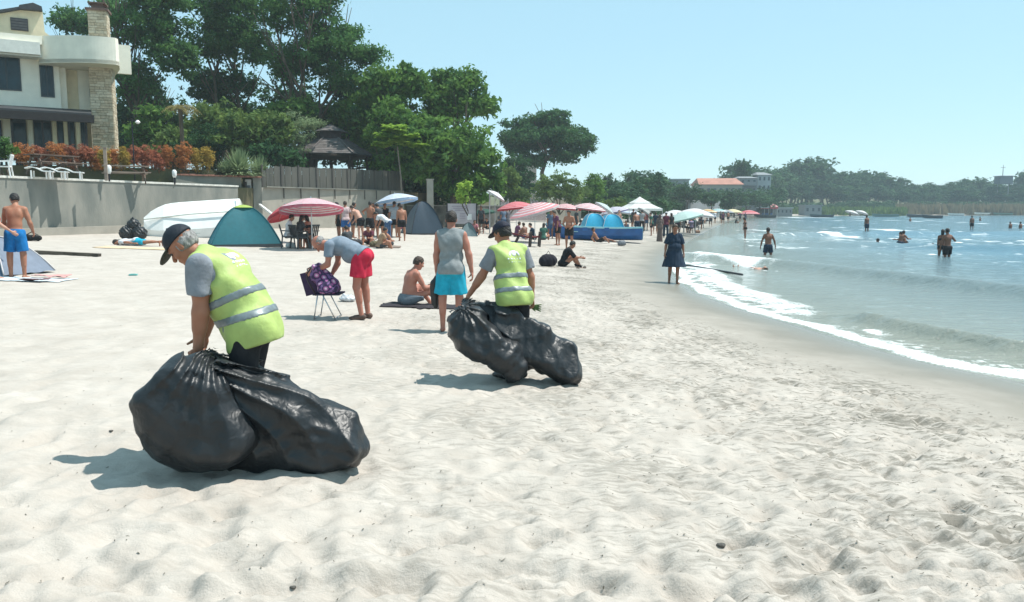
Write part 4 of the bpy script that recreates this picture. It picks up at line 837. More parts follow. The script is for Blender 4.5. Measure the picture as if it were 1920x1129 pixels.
# sea wall along the terrace
e = empty('sea_wall', (0, 0, 0), 0, 'weathered grey concrete sea wall with a pale coping below the house terrace', 'wall')
mb = MB(); wall2(mb, W0, W1, 0, 2.86, .4)
nseg = 1; mb.build('wall_face', conc, e)
mb = MB(); wall2(mb, W0 - nW * .04, W1 - nW * .04 + dW * .03, 2.862, 2.95, .5); mb.build('coping', M('coping_pale', (.60, .585, .53), rough=.9, var=.12, bump=.3), e)
mb = MB(); wall2(mb, W0 - nW * .34, W0 + dW * 17.5 - nW * .34, 0, .93, .335, z1b=.98); mb.build('footing', conc_pale, e)
mb = MB(); mb.beam((*(W1 - dW * .1 - nW * .03), 2.2), (*(W1 + dW * .5 - nW * .5), .7), .12, .25); mb.build('broken_edge', conc_pale, e)
# garden wall with brick coping and a narrow doorway
e = empty('garden_wall', (0, 0, 0), 0, 'concrete garden wall with red brick coping and dark doorway, right of the sea wall', 'wall')
mb = MB(); wall2(mb, GW0, PI0, 0, 3.42, .3); mb.build('wall_face', conc, e)
mb = MB(); wall2(mb, PI1 - arr((.42, .18)), PI1, 0, 3.42, .9); mb.build('pier', conc, e)
mb = MB(); wall2(mb, PI0 + arr((.0, .55)), PI1 + arr((-.3, .45)), 0, 3.2, .1); mb.build('door_recess', M('dark_timber', (.07, .06, .05), rough=.8, var=.2), e)
for t in range(14):
    a = GW0 + (PI1 - GW0) * t / 14; b = GW0 + (PI1 - GW0) * (t + .96) / 14; d = nrm(b - a); n = arr((-d[1], d[0]))
    mb = MB(); wall2(mb, a - n * .05, b - n * .05, 3.425, 3.50 + .01 * (t % 3), .5); mb.build('coping_brick', brick_c, e)
pz = XZ(465, 346, 44.9); n_ = empty('wall_notice', (pz[0], 44.95, 0), 0, 'small white paper notice pinned inside the doorway of the garden wall', 'notice')
mb = MB(); mb.box((0, 0, pz[1]), (.33, .02, .55)); mb.build('paper', white_p, n_); mb = MB(); mb.box((0, -.016, pz[1] - .12), (.2, .008, .16)); mb.build('print', M('print_grey', (.25, .25, .27)), n_)
# low pale wall and panel fence
e = empty('beach_wall', (0, 0, 0), 0, 'pale rendered low wall along the back of the beach, under the grey panel fence', 'wall')
mb = MB(); wall2(mb, PI1, FE, 0, 2.9, .35); mb.build('wall_face', conc_pale, e); mb = MB(); wall2(mb, PI1 + arr((.3, -.03)), FE - arr((0, .03)), 2.902, 2.96, .42); mb.build('capping', conc, e)
e = empty('panel_fence', (0, 0, 0), 0, 'grey board panel fence with dark posts standing on the pale beach wall', 'fence')
fpan = M('fence_board', (.105, .10, .085), rough=.9, rgb2=(.06, .062, .055), scale=2, bump=.4, stretch=(1, 1, .2)); fpost = M('fence_post', (.06, .055, .05), rough=.8)
pxs = [494, 530, 562, 596, 626, 654, 682, 704, 730, 757]
def on_line(px, a, b):
    d = ray(px, 330)[:2]; u = b - a; M2 = np.array(((d[0], -u[0]), (d[1], -u[1]))); t = np.linalg.solve(M2, a - CAM[:2]); return a + u * t[1]
nf = nrm(FE - PI1); nfn = arr((-nf[1], nf[0]))
for i, px in enumerate(pxs):
    p = on_line(px, PI1, FE) + nfn * .12
    mb = MB(); mb.box((p[0], p[1], 3.46), (.09, .09, 1.56 if i else 1.4), math.atan2(nf[1], nf[0])); mb.build('fence_post', fpost, e)
    if 0 < i < 9: mb = MB(); q = p - nfn * .18; mb.box((q[0], q[1], 2.62), (.05, .04, .62)); mb.build('fence_bracket', fpost, e)
    if i + 1 < len(pxs):
        p2 = on_line(pxs[i + 1], PI1, FE) + nfn * .12; nb = 5
        for k in range(nb):
            a = lerp(p, p2, (k + .04) / nb) ; b = lerp(p, p2, (k + .97) / nb); top = 4.1 + .14 * (i + k / nb) / 9 + .012 * ((i * 7 + k * 3) % 4) - (.25 if i == 0 and k < 3 else 0) * (1 - k / 3)
            mb = MB(); wall2(mb, a - nfn * .02 * (k % 2), b - nfn * .02 * (k % 2), 2.98, top, .03); mb.build('board', fpan, e)
# ---- villa
A_ = arr((-27.8, 43.5)); B_ = arr((-22.9, 46.5)); hd_ = nrm(B_ - A_); hn = arr((-hd_[1], hd_[0])); hyaw = math.atan2(hd_[1], hd_[0])
def hpx(px, py, t=0.0):
    d = ray(px, py); o = A_ + hn * t; lam = ((o - CAM[:2]) @ hn) / (d[:2] @ hn); p = CAM + d * lam
    return float((p[:2] - A_) @ hd_), float(p[2])
villa = empty('villa', (A_[0], A_[1], 3.8), hyaw, 'cream two storey villa with curved balcony and stone chimney at the left edge', 'house')
VZ = 3.8
v_light = M('villa_render', (.87, .82, .69), rough=.85, rgb2=(.74, .70, .59), scale=1.5, bump=.15); v_cream = M('villa_cream', (.76, .66, .46), rough=.85, var=.06, scale=2); v_glass = M('window_glass', (.012, .035, .048), rough=.15, spec=.35, var=.3, scale=1.2)
v_frame = M('window_frame', (.035, .05, .06), rough=.5); v_roof = M('dark_roof', (.035, .038, .042), rough=.7, bump=.3); v_beam = M('pergola_timber', (.022, .018, .018), rough=.8)
def hb(mb, s0, s1, t0, t1, z0, z1): return mb.box(((s0 + s1) / 2, (t0 + t1) / 2, (z0 + z1) / 2 - VZ), (abs(s1 - s0), abs(t1 - t0), abs(z1 - z0)))
def hbox(name, px0, py0, px1, py1, t, th, mat, parent=villa):
    s0, z1 = hpx(px0, py0, t); s1, _ = hpx(px1, py0, t); _, z0 = hpx((px0 + px1) / 2, py1, t); _, z1 = hpx((px0 + px1) / 2, py0, t)
    mb = MB(); hb(mb, s0, s1, t, t + th, z0, z1); return mb.build(name, mat, parent)
def hmb(px0, py0, px1, py1, t, th, mb):
    s0, _ = hpx(px0, py0, t); s1, _ = hpx(px1, py0, t); _, z0 = hpx((px0 + px1) / 2, py1, t); _, z1 = hpx((px0 + px1) / 2, py0, t); return hb(mb, s0, s1, t, t + th, z0, z1)
mb = MB(); hmb(-120, 88, 108, 300, 0, .3, mb); hmb(100, 100, 176, 300, 1.3, .3, mb); mb.build('wall', v_light, villa)
mb = MB(); hmb(-120, 60, 176, 300, 5.0, .3, mb); hmb(-120, 70, -118, 300, .3, 5, mb); s_, _ = hpx(190, 100, 2); hb(mb, s_ - .3, s_, 1.6, 5, 3.8, 10); mb.build('rear_wall', v_light, villa)
mb = MB(); hmb(106, 118, 122, 290, .301, .95, mb); mb.build('wall_return', v_light, villa)
hbox('cream_bay', 122, 120, 146, 218, .9, .38, v_cream); hbox('pilaster', 144, 120, 168, 218, .7, .55, v_light)
for a in ((-45, 96, 36, 168, 3), (73, 118, 99, 182, 2)):
    w_ = hbox('window', a[0], a[1], a[2], a[3], -.05, .10, v_frame); s0, z1 = hpx(a[0], a[1], -.06); s1, _ = hpx(a[2], a[1], -.06); z0 = hpx((a[0] + a[2]) / 2, a[3], -.06)[1]; z1 = hpx((a[0] + a[2]) / 2, a[1], -.06)[1]; n = a[4]
    for k in range(n):
        q0 = s0 + .07 + (s1 - s0 - .07) * k / n; q1 = s0 + (s1 - s0 - .07) * (k + 1) / n; mb = MB(); hb(mb, q0, q1, -.075, -.055, z0 + .08, z1 - .08); mb.build('pane', v_glass, w_)
hbox('window', 166, 140, 172, 192, .62, .1, v_frame)
# balconies
mb = MB(); hmb(-130, 58, 78, 74, -1.0, .25, mb); mb.build('parapet_rail', v_light, villa)
mb = MB(); hmb(-130, 70, 74, 94, -1.25, .5, mb); hmb(-130, 93, 77, 99, -1.0, 1.0, mb); mb.build('parapet_band', M('villa_white', (.70, .70, .64), rough=.8, var=.05), villa)
s0, _ = hpx(72, 95, -.9); s1, _ = hpx(222, 95, -.5); zt = hpx(150, 67, -2)[1]; zb = hpx(150, 117, -2)[1]
pl = []
for i in range(25):
    u = i / 24; s_ = s0 + (s1 - s0) * u
    bulge = 1.9 * math.sin(math.pi * min(u * 1.15, 1) * .52) ** .9 if u < .9 else 1.9 * math.sqrt(max(0, 1 - ((u - .9) / .1) ** 2)) ** .9 * 1
    pl.append((s_, -.7 - bulge * .9))
pl.append((s1, 1.5)); pin = [(a[0] * .965 + .035 * (s0 + s1) / 2, a[1] + .16) for a in pl]
mb = MB(); mb.loft([[(a, b, zb - VZ) for a, b in pl], [(a, b, zt - VZ) for a, b in pl], [(a, b, zt - VZ) for a, b in pin], [(a, b, zb - VZ + .2) for a, b in pin]], closed=False); mb.build('curved_balcony', v_light, villa, smooth=False)
mb = MB(); prism(mb, [(a, b) for a, b in pl] + [(s0, 1.5)], zb - VZ - .02, zb - VZ + .18); mb.build('balcony_slab', v_light, villa)
hbox('rear_parapet', 214, 84, 244, 138, 2.2, .25, v_light)
# gable and roofs
def hpoly(name, pxs_, t, th, mat):
    q = [hpx(a, b, t) for a, b in pxs_]; mb = MB(); n = len(q); V = [(a, t, b - VZ) for a, b in q] + [(a, t + th, b - VZ) for a, b in q]
    mb.add(V, [tuple(range(n)), tuple(range(2 * n - 1, n - 1, -1))] + [(i, n + i, n + (i + 1) % n, (i + 1) % n) for i in range(n)]); return mb.build(name, mat, villa)
hpoly('gable', [(-130, 75), (104, 75), (84, 60), (80, 22), (60, 14), (-130, 45)], 2.0, .4, v_cream)
hpoly('roof_slope', [(-130, 46), (62, 13), (64, 8), (-130, 38)], 1.7, 3.2, v_roof); hpoly('chimney_hood', [(34, 16), (80, 20), (78, 12), (62, 5), (36, 9)], 1.6, 1.0, v_roof)
w_ = hbox('window', 19, 34, 52, 57, 1.92, .1, M('louvre_dark', (.06, .055, .06), rough=.6))
for k in range(4): hbox('louvre', 20.5, 36 + k * 5.2, 51, 39.2 + k * 5.2, 1.89, .03, M('louvre_dark2', (.12, .11, .11), rough=.6), w_)
# pergola
z0 = hpx(0, 206, -3)[1]; sR = hpx(172, 206, -.5)[0]; sL = hpx(-160, 206, -3)[0]
mb = MB(); mb.add([(sL, -3.0, z0 - VZ), (sR - .2, -3.0, z0 - VZ - .05), (sR, .0, z0 - VZ + .45), (sL, .0, z0 - VZ + .45), (sL, -3.0, z0 - VZ + .12), (sR - .2, -3.0, z0 - VZ + .07), (sR, 0, z0 - VZ + .57), (sL, 0, z0 - VZ + .57)], [(3, 2, 1, 0), (4, 5, 6, 7), (0, 1, 5, 4), (1, 2, 6, 5), (2, 3, 7, 6), (3, 0, 4, 7)]); mb.build('pergola_roof', v_roof, villa)
mb = MB(); hb(mb, sL, sR - .1, -3.1, -2.9, z0 - .42, z0 - .02); mb.build('pergola_fascia', v_beam, villa)
for k in range(7):
    s_ = sR - .4 - k * 1.1; mb = MB(); mb.beam((s_, -2.9, z0 - VZ - .12), (s_, 0, z0 - VZ + .34), .09, .16); mb.build('rafter', v_beam, villa)
for px, w_, t in ((12, 16, -.3), (55, 9, -.25), (100, 8, -.2), (121, 7, -.25), (144, 7, -.3), (165, 9, .6)): hbox('column', px - w_ / 2, 212, px + w_ / 2, 300, t, .28, v_cream if px > 90 else v_light)
for px in (20, 78, 128, 160): hbox('pergola_post', px - 2, 214, px + 2, 300, -2.85, .12, v_beam)
for a, b in ((-70, 2), (22, 48), (62, 95), (106, 118), (128, 139), (150, 160)):
    d_ = hbox('door', a, 224, b, 300, -.06, .055, v_frame); s0, z1 = hpx(a + 2, 228, -.07); s1, _ = hpx(b - 2, 228, -.07); mb = MB(); hb(mb, s0, s1, -.09, -.065, VZ + .1, z1 - .05); mb.build('pane', v_glass, d_)
# stone chimney stack, corner towards the beach
cs, _ = hpx(197, 200, -1.0); stone = [M('chimney_stone', (.58, .48, .34), rough=.95, rgb2=(.36, .29, .20), scale=9, bump=.6, bscale=30), M('chimney_stone_pale', (.66, .58, .44), rough=.95, rgb2=(.50, .42, .30), scale=9, bump=.6, bscale=30)]
def stack(name, z0, z1, wd, cap=None):
    mb = MB(); c0 = arr((cs, -.25)); r_ = R(45) - hyaw - R(28); rot = rotm(0, 0, r_); core = MB(); core.box((c0[0], c0[1], (z0 + z1) / 2 - VZ), (wd - .08, wd - .08, z1 - z0), r_); core.build(name + '_core', M('mortar', (.25, .21, .16), rough=1), villa)
    rr = np.random.default_rng(5); z = z0
    while z < z1 - .02:
        hh_ = .11 + .07 * rr.random()
        for f in range(4):
            x = -wd / 2
            while x < wd / 2 - .03:
                L_ = min(.18 + .3 * rr.random(), wd / 2 - x); p = .02 * rr.random()
                loc = rotm(0, 0, f * math.pi / 2) @ arr((x + L_ / 2, -wd / 2 - p / 2 + .02, 0)); loc = rot @ loc
                mb.box((c0[0] + loc[0], c0[1] + loc[1], z + hh_ / 2 - VZ), (L_ - .015, .08 + p, hh_ - .018), r_ + f * math.pi / 2, m=int(rr.random() < .45)); x += L_
        z += hh_
    o = mb.build(name, stone, villa); o['kind'] = 'stuff'
wid = .98
stack('chimney_stonework', VZ, zb + .1, wid + .12); stack('chimney_shaft_stonework', zb + .1, hpx(195, 24, -.3)[1], wid - .08)
zc = hpx(195, 24, -.3)[1]; mb = MB(); mb.box((cs, -.25, zc + .06 - VZ), (1.15, 1.15, .12), R(45) - hyaw - R(28)); mb.box((cs, -.25, zc + .25 - VZ), (.6, .6, .26), R(45) - hyaw - R(28)); mb.box((cs, -.25, zc + .42 - VZ), (.9, .9, .07), R(45) - hyaw - R(28)); mb.build('chimney_cap', M('cap_brown', (.16, .10, .08), rough=.9), villa)

# ---------------------------------------------------------------- foliage
def leaf_mat(name, c, c2, trans=.28, scale=.9):
    return M('leaf_' + name, c, rgb2=c2, rough=.7, scale=scale, spec=.1, trans=trans)
LM = dict(locust=leaf_mat('locust', (.125, .255, .070), (.030, .095, .036), .46), fig=leaf_mat('fig', (.165, .29, .055), (.034, .10, .034), .38), dark=leaf_mat('dark', (.055, .135, .045), (.018, .055, .028), .36), bright=leaf_mat('bright', (.42, .58, .10), (.20, .36, .06), .45),
          olive=leaf_mat('olive', (.19, .27, .065), (.055, .11, .04), .36), pine=leaf_mat('pine', (.085, .19, .060), (.028, .078, .036), .38), grey=leaf_mat('greygreen', (.30, .38, .20), (.14, .20, .10)), far=leaf_mat('far', (.075, .155, .060), (.024, .062, .040), scale=.35),
          orange=leaf_mat('orange', (.56, .26, .09), (.40, .15, .06), scale=3), yellow=leaf_mat('yellow', (.46, .36, .08), (.36, .22, .05), scale=3), red=leaf_mat('red', (.47, .19, .11), (.30, .10, .06), scale=3), palm=leaf_mat('palm', (.34, .28, .12), (.18, .17, .06), scale=2), dry=leaf_mat('dryreed', (.28, .22, .13), (.18, .15, .09), scale=.5))
bark = M('bark', (.11, .085, .06), rough=.95, var=.25, scale=4, bump=.6, stretch=(1, 1, .3)); bark_grey = M('bark_grey', (.20, .17, .14), rough=.95, var=.25, scale=4, bump=.6, stretch=(1, 1, .3))
def leaves(seed, blobs, n, size, clump=2.2, lobes=26, lobe_r=(.26, .42), up=.35, aspect=.55, fill=.25, droop=0.):
    """leaf faces spread through lumpy clumps; returns V, F"""
    r = np.random.default_rng(seed); cs_ = []; vol = []
    for b in blobs:
        c, rad = np.array(b[:3]), np.array(b[3:6]); k = max(4, int(lobes * b[6] if len(b) > 6 else lobes))
        d = r.normal(size=(k, 3)); d /= np.linalg.norm(d, axis=1)[:, None]; d[:, 2] = d[:, 2] * .9 + .08
        rr = (r.random(k) ** .45)[:, None] * .78; cs_.append(c + d * rr * rad); lr = r.uniform(*lobe_r, (k, 1)) * rad * np.array((1, 1, .72)); vol.append(lr)
    C = np.concatenate(cs_); Rl = np.concatenate(vol); wts = (Rl.prod(1)) ** (2 / 3); wts /= wts.sum()
    nc = max(10, int(n / 14)); li = r.choice(len(C), nc, p=wts); d = r.normal(size=(nc, 3)); d /= np.linalg.norm(d, axis=1)[:, None]
    rad = np.where(r.random(nc) < fill, r.random(nc) ** .5, 1 - .22 * np.abs(r.normal(size=nc)))[:, None]
    cc = C[li] + d * np.clip(rad, 0, 1.12) * Rl[li]
    ci = r.integers(0, nc, n); p = cc[ci] + r.normal(size=(n, 3)) * size * clump * np.array((1, 1, .6)) * .5
    nn = r.normal(size=(n, 3)) * .8 + d[ci] * .6; nn[:, 2] += up; nn /= np.linalg.norm(nn, axis=1)[:, None]
    t = np.cross(nn, r.normal(size=(n, 3))); t /= np.linalg.norm(t, axis=1)[:, None] + 1e-9; b2 = np.cross(nn, t); s = (size * r.uniform(.6, 1.25, n))[:, None]
    t = t * s; b2 = b2 * s * aspect; p[:, 2] -= droop * size
    V = np.stack([p - t, p + b2 * .9 - t * .1 + nn * s * .12, p + t, p - b2 * .9 - t * .1 + nn * s * .12], 1).reshape(-1, 3)
    return V, np.arange(len(V)).reshape(-1, 4)
def trunk_mb(seed, h, r0, limbs, spread, base_h=.35, stems=1, wob=.03):
    r = np.random.default_rng(seed); mb = MB()
    for s_ in range(stems):
        a0 = r.random() * 6.28; o = arr((math.cos(a0), math.sin(a0), 0)) * (r0 * 1.1 if stems > 1 else 0); lean = o * (1.8 / max(r0, .1)) * .3 if stems > 1 else arr((0, 0, 0))
        pts = [o + lean * t * h * .18 + arr((r.normal() * wob * h * t, r.normal() * wob * h * t, t * h * .72)) for t in np.linspace(0, 1, 7)]; pts[0][2] = -.4
        mb.tube(pts, [r0 * (1 - .75 * t) / math.sqrt(stems) for t in np.linspace(0, 1, 7)], 7)
        for k in range(limbs):
            u = base_h + (1 - base_h) * (k + r.random()) / limbs; i = min(5, int(u * 6)); p = pts[i] + (pts[i + 1] - pts[i]) * (u * 6 - i); a = r.random() * 6.28
            q = arr((math.cos(a), math.sin(a), 0)) * spread * (.5 + .5 * r.random()) * (1.1 - .4 * u); L_ = h * (.16 + .2 * r.random())
            mb.tube([p, p + q * .45 + arr((0, 0, L_ * .5)), p + q * .85 + arr((0, 0, L_))], [r0 * (.45 - .25 * u), r0 * (.28 - .15 * u), r0 * .07], 5)
            m_ = p + q * .45 + arr((0, 0, L_ * .5)); q2 = rotm(0, 0, r.normal()) @ q; mb.tube([m_, m_ + q2 * .5 + arr((0, 0, L_ * .45))], [r0 * (.22 - .1 * u), r0 * .06], 4)
    return mb
def tree(name, base, label, crown_args, h, r0, leafm, cat='tree', limbs=7, spread=3, stems=1, base_h=.35, barkm=bark, group=None, rz=0.):
    e = empty(name, base, rz, label, cat, group)
    trunk_mb(crown_args[0], h, r0, limbs, spread, base_h, stems).build('trunk', barkm, e, smooth=True)
    V, F = leaves(*crown_args[:4], **(crown_args[4] if len(crown_args) > 4 else {})); link('crown', mesh_np('crown', V, F, False), leafm, e); return e
def blob_px(base, Y, px, py, rx, ry, rd=None, dy=0, w=1.0):
    """a crown blob given where it shows in the photograph, at its real depth"""
    c = P(px, py, Y + dy); k = Y / FPX; return (c[0] - base[0], c[1] - base[1], c[2] - base[2], rx * k, (rd or rx) * k, ry * k, w)
def big(name, label, px, Y, zb_, blobs, n, size, leafm, r0=.3, limbs=8, stems=1, seed=1, base_h=.35, h=None, spread=3, **kw):
    x = P(px, 300, Y)[0]; base = (x, Y, zb_); bl = [blob_px(base, Y, *b) for b in blobs]; top = max(b[2] + b[5] for b in bl)
    return tree(name, base, label, (seed, bl, n, size, kw), h or top, r0, leafm, limbs=limbs, spread=spread, stems=stems, base_h=base_h)
air = dict(lobes=75, lobe_r=(.09, .18), fill=.3, clump=3.4)
big('locust_tree', 'tall airy locust tree just right of the stone chimney', 285, 60, 3.8, [(285, 45, 85, 75), (330, 110, 55, 45), (260, 150, 50, 55), (300, -10, 80, 40)], 20000, .15, LM['locust'], .26, 11, 3, 1, .35, spread=3.4, **air)
big('locust_tree', 'tall airy locust tree in the middle of the garden grove, above the dark trees', 440, 64, 3.8, [(432, 30, 85, 65), (400, 85, 60, 40), (470, 90, 60, 50), (440, -30, 80, 40)], 20000, .15, LM['locust'], .26, 11, 2, 2, .4, spread=3.6, **air)
big('locust_tree', 'largest airy locust tree, its sloping crown ending right against the open sky', 580, 62, 3.8, [(560, 20, 90, 70), (620, 80, 85, 60), (560, 120, 75, 55), (680, 108, 55, 26), (610, -20, 80, 40), (640, 150, 60, 40)], 30000, .15, LM['locust'], .3, 13, 3, 3, .35, spread=4, **air)
big('locust_tree', 'distant airy tree crown seen over the villa roof left of the chimney', 150, 74, 3.8, [(130, 38, 42, 26), (170, 45, 40, 28), (215, 20, 40, 30)], 5200, .2, LM['locust'], .22, 7, 1, 4, .5, **air)
dn = dict(lobes=30, lobe_r=(.25, .42), fill=.15)
big('evergreen_tree', 'dark dense evergreen tree behind the palm, left part of the dark grove', 300, 67, 3.8, [(290, 200, 70, 70), (250, 220, 50, 60)], 9000, .17, LM['dark'], .25, 5, seed=5, **dn)
big('evergreen_tree', 'dark dense evergreen tree in the middle of the dark grove under the airy crowns', 425, 68, 3.8, [(425, 175, 85, 60), (440, 225, 80, 50), (390, 160, 50, 35)], 12000, .17, LM['dark'], .3, 5, seed=6, **dn)
big('evergreen_tree', 'dark dense evergreen tree behind the gazebo roof', 580, 67, 3.8, [(570, 200, 80, 70), (640, 235, 70, 60), (520, 235, 60, 50), (660, 180, 50, 45)], 14000, .17, LM['dark'], .3, 5, seed=7, **dn)
big('fig_tree', 'leafy mid green tree between the locust crowns and the right hand trees', 725, 61, 3.6, [(715, 170, 62, 52), (700, 215, 50, 50), (760, 150, 45, 35), (740, 230, 60, 50), (790, 165, 35, 30)], 10000, .23, LM['fig'], .28, 6, seed=8, **dn)
big('fig_tree', 'leafy tree with a ragged pointed top, right end of the grove against the sky', 868, 64, 2.6, [(865, 185, 62, 45), (850, 155, 45, 30), (905, 200, 30, 30), (830, 200, 50, 50), (880, 150, 22, 26)], 9000, .23, LM['fig'], .28, 7, seed=9, **dict(dn, clump=2.8))
big('fig_tree', 'broad dense tree reaching down to the beach behind the sign board', 850, 56, 1.6, [(850, 270, 95, 62), (905, 310, 40, 50), (820, 325, 70, 50), (875, 355, 60, 40), (790, 250, 45, 42), (925, 340, 22, 35)], 14000, .21, LM['fig'], .3, 6, seed=10, base_h=.3, **dn)
big('evergreen_tree', 'dark understorey tree in the shade below the broad beach tree', 820, 60, 1.4, [(800, 345, 55, 50), (850, 365, 65, 35), (770, 300, 40, 60)], 9000, .15, LM['dark'], .22, 4, seed=11, **dn)
for i_, (px, Y_, bl_, lab_) in enumerate(((265, 72, [(255, 262, 45, 48), (235, 285, 35, 35)], 'dark garden tree filling the gap behind the tall lamp post'), (345, 73, [(345, 258, 55, 55), (320, 290, 45, 35)], 'dark garden tree behind the small palm'), (430, 74, [(430, 262, 60, 55), (400, 292, 45, 35)], 'dark garden tree low behind the olive green bush'), (515, 73, [(510, 262, 60, 58), (540, 295, 45, 35)], 'dark garden tree low behind the grey feathery bush'), (620, 73, [(610, 258, 60, 58), (650, 285, 50, 45)], 'dark garden tree directly behind the gazebo'), (705, 70, [(700, 268, 55, 62), (735, 300, 50, 50)], 'dark garden tree between the gazebo and the broad beach tree'), (770, 66, [(770, 300, 50, 55), (760, 340, 40, 30)], 'dark low tree at the right end of the panel fence'))):
    big('evergreen_tree', lab_, px, Y_, 3.6, bl_, 6500, .2, LM['dark'], .22, 4, seed=60 + i_, **dn)
# ---- umbrella pine
big('umbrella_pine', 'flat topped umbrella pine standing alone right of the grove', 1020, 105, 1.8, [(1020, 256, 95, 40), (985, 240, 55, 32), (1050, 264, 70, 34), (1100, 275, 34, 26), (1030, 225, 48, 22), (965, 275, 38, 34), (1055, 295, 46, 20), (1000, 300, 40, 20)], 24000, .24, LM['pine'], .42, 8, seed=12, base_h=.55, spread=5, lobes=26, lobe_r=(.2, .34), fill=.2, up=.8)
big('evergreen_tree', 'dark shaded tree filling the gap between the broad beach tree and the umbrella pine', 968, 96, 1.5, [(962, 325, 35, 42), (985, 352, 30, 28), (945, 350, 25, 35)], 6000, .2, LM['dark'], .2, 4, seed=80, **dn)
# ---- bushes
def bush(px, Y, z, blobs, n, size, m, label, name='bush', seed=0, cat='bush', **kw):
    x = P(px, 300, Y)[0]; base = (x, Y, z); e = empty(name, base, 0, label, cat); bl = [blob_px(base, Y, *b) for b in blobs]
    mb = MB(); r = np.random.default_rng(seed)
    for k in range(4): a = r.random() * 6.28; q = bl[k % len(bl)]; mb.tube([(0, 0, -.2), (q[0] * .5 + .3 * math.cos(a), q[1] * .5 + .3 * math.sin(a), q[2] * .55), (q[0] + math.cos(a) * q[3] * .4, q[1] + q[4] * .3 * math.sin(a), q[2])], [.07, .05, .02], 5)
    mb.build('stem', bark, e); V, F = leaves(seed, bl, n, size, **kw); link('foliage', mesh_np('foliage', V, F, False), m, e); return e
bush(475, 55, 3.8, [(460, 235, 62, 42), (440, 265, 60, 35), (500, 250, 50, 38)], 6000, .19, LM['olive'], 'sunlit olive green bush left of the gazebo', seed=21, **dn)
for i_, (px, Y_, z_, bl_, m_, lab_) in enumerate(((285, 57, 3.8, [(285, 235, 40, 40), (262, 265, 30, 35), (300, 280, 35, 25)], 'fig', 'mid green garden bush left of the palm, behind the tall lamp post'), (410, 58, 3.8, [(405, 215, 42, 34), (372, 240, 32, 30), (430, 240, 35, 28)], 'olive', 'light green rounded bush above the orange shrubs, right of the palm'), (530, 60, 3.8, [(525, 215, 45, 30), (560, 205, 35, 24)], 'fig', 'tall mid green bush behind the sunlit olive green one'), (665, 63, 3.6, [(665, 225, 45, 42), (690, 262, 38, 40), (640, 215, 30, 25)], 'fig', 'dense green tree crown just right of the gazebo roof'), (735, 58, 2.8, [(735, 215, 50, 36), (705, 250, 30, 36), (770, 262, 40, 40), (735, 310, 45, 35)], 'fig', 'bright leafy crown behind the small feathery leaved tree'), (500, 54, 3.8, [(505, 290, 40, 22), (540, 300, 30, 16)], 'dark', 'low dark bush between the grass tufts and the gazebo'), (330, 55, 3.8, [(325, 265, 30, 28), (305, 290, 28, 18)], 'olive', 'olive bush directly below the palm fronds'))):
    bush(px, Y_, z_, bl_, 4200, .19, LM[m_], lab_, seed=70 + i_, **dn)
bush(560, 57, 3.8, [(560, 245, 50, 38), (540, 275, 45, 28)], 5000, .12, LM['grey'], 'grey green feathery bush directly left of the gazebo roof', seed=22, up=.8, aspect=.3)
bush(380, 54, 3.8, [(390, 262, 45, 34), (360, 285, 40, 25)], 4000, .12, LM['dark'], 'dark bush between the palm and the olive green bush', seed=23, **dn)
bush(12, 35.5, 2.9, [(8, 278, 30, 26), (-30, 280, 40, 30)], 4500, .07, LM['fig'], 'glossy green hedge bush in front of the villa at the left edge', seed=24, **dn)
bush(1050, 84, 1.3, [(1045, 350, 42, 34), (1075, 365, 35, 24), (1020, 360, 25, 25)], 6000, .15, LM['olive'], 'rounded green bush right under the umbrella pine', seed=25, **dn)
bush(1112, 88, 1.2, [(1112, 350, 27, 30), (1105, 368, 32, 20)], 4200, .16, LM['fig'], 'spiky topped dark and lime bush right of the umbrella pine', seed=26, **dn)
bush(1150, 80, .9, [(1150, 385, 28, 14)], 2200, .13, LM['olive'], 'low yellowish shrub in front of the white gazebo tent', seed=27, up=.9)
bush(955, 78, 1.3, [(955, 345, 22, 40), (975, 368, 20, 20)], 4200, .15, LM['olive'], 'tall thin bush between the broad beach tree and the pine', seed=28, **dn)
bush(885, 50, 1.0, [(868, 365, 12, 22), (876, 350, 9, 12)], 900, .10, LM['bright'], 'lime green sapling behind the sign board', seed=29)
# ---- glossy pinnate tree by the fence
def frond_mesh(r, n, L, wd, leaflets, droop, up0=.5, ls=1.0):
    V = []; F = []
    for k in range(n):
        a = 2 * math.pi * (k + r.random() * .7) / n * 2.4; el = up0 + .5 * (r.random() - .3); d = arr((math.cos(a) * math.cos(el), math.sin(a) * math.cos(el), math.sin(el))); pr = arr((0, 0, 0.)); sdv = nrm(np.cross(d, Z3)); Lk = L * r.uniform(.75, 1.1)
        for j in range(leaflets):
            t = (j + 1) / leaflets; p = d * Lk * t - Z3 * droop * Lk * t * t; tang = nrm(p - pr); nn = nrm(np.cross(sdv, tang)); w_ = wd * math.sin(math.pi * min(1, t * .85 + .12)) ** .7
            for q in (-1, 1):
                tip = p + (sdv * q + tang * .55 - Z3 * .25) * w_; b = len(V); V += [p - tang * Lk / leaflets * .28 * ls, tip, p + tang * Lk / leaflets * .28 * ls]; F.append((b, b + 1, b + 2))
            b = len(V); V += [pr - sdv * .012, pr + sdv * .012, p]; F.append((b, b + 1, b + 2)); pr = p
    return V, F
x, z = XZ(745, 275, 53); e = empty('sumac_tree', (x, 53, 3.4), 0, 'small bright green tree with radiating feathery leaves right of the gazebo', 'tree')
mb = MB(); mb.tube([(0.25, 0, -1.2), (.2, 0, .4), (0, 0, z - 3.4)], [.07, .055, .04], 6); mb.build('trunk', bark_grey, e); r = np.random.default_rng(3)
mb = MB()
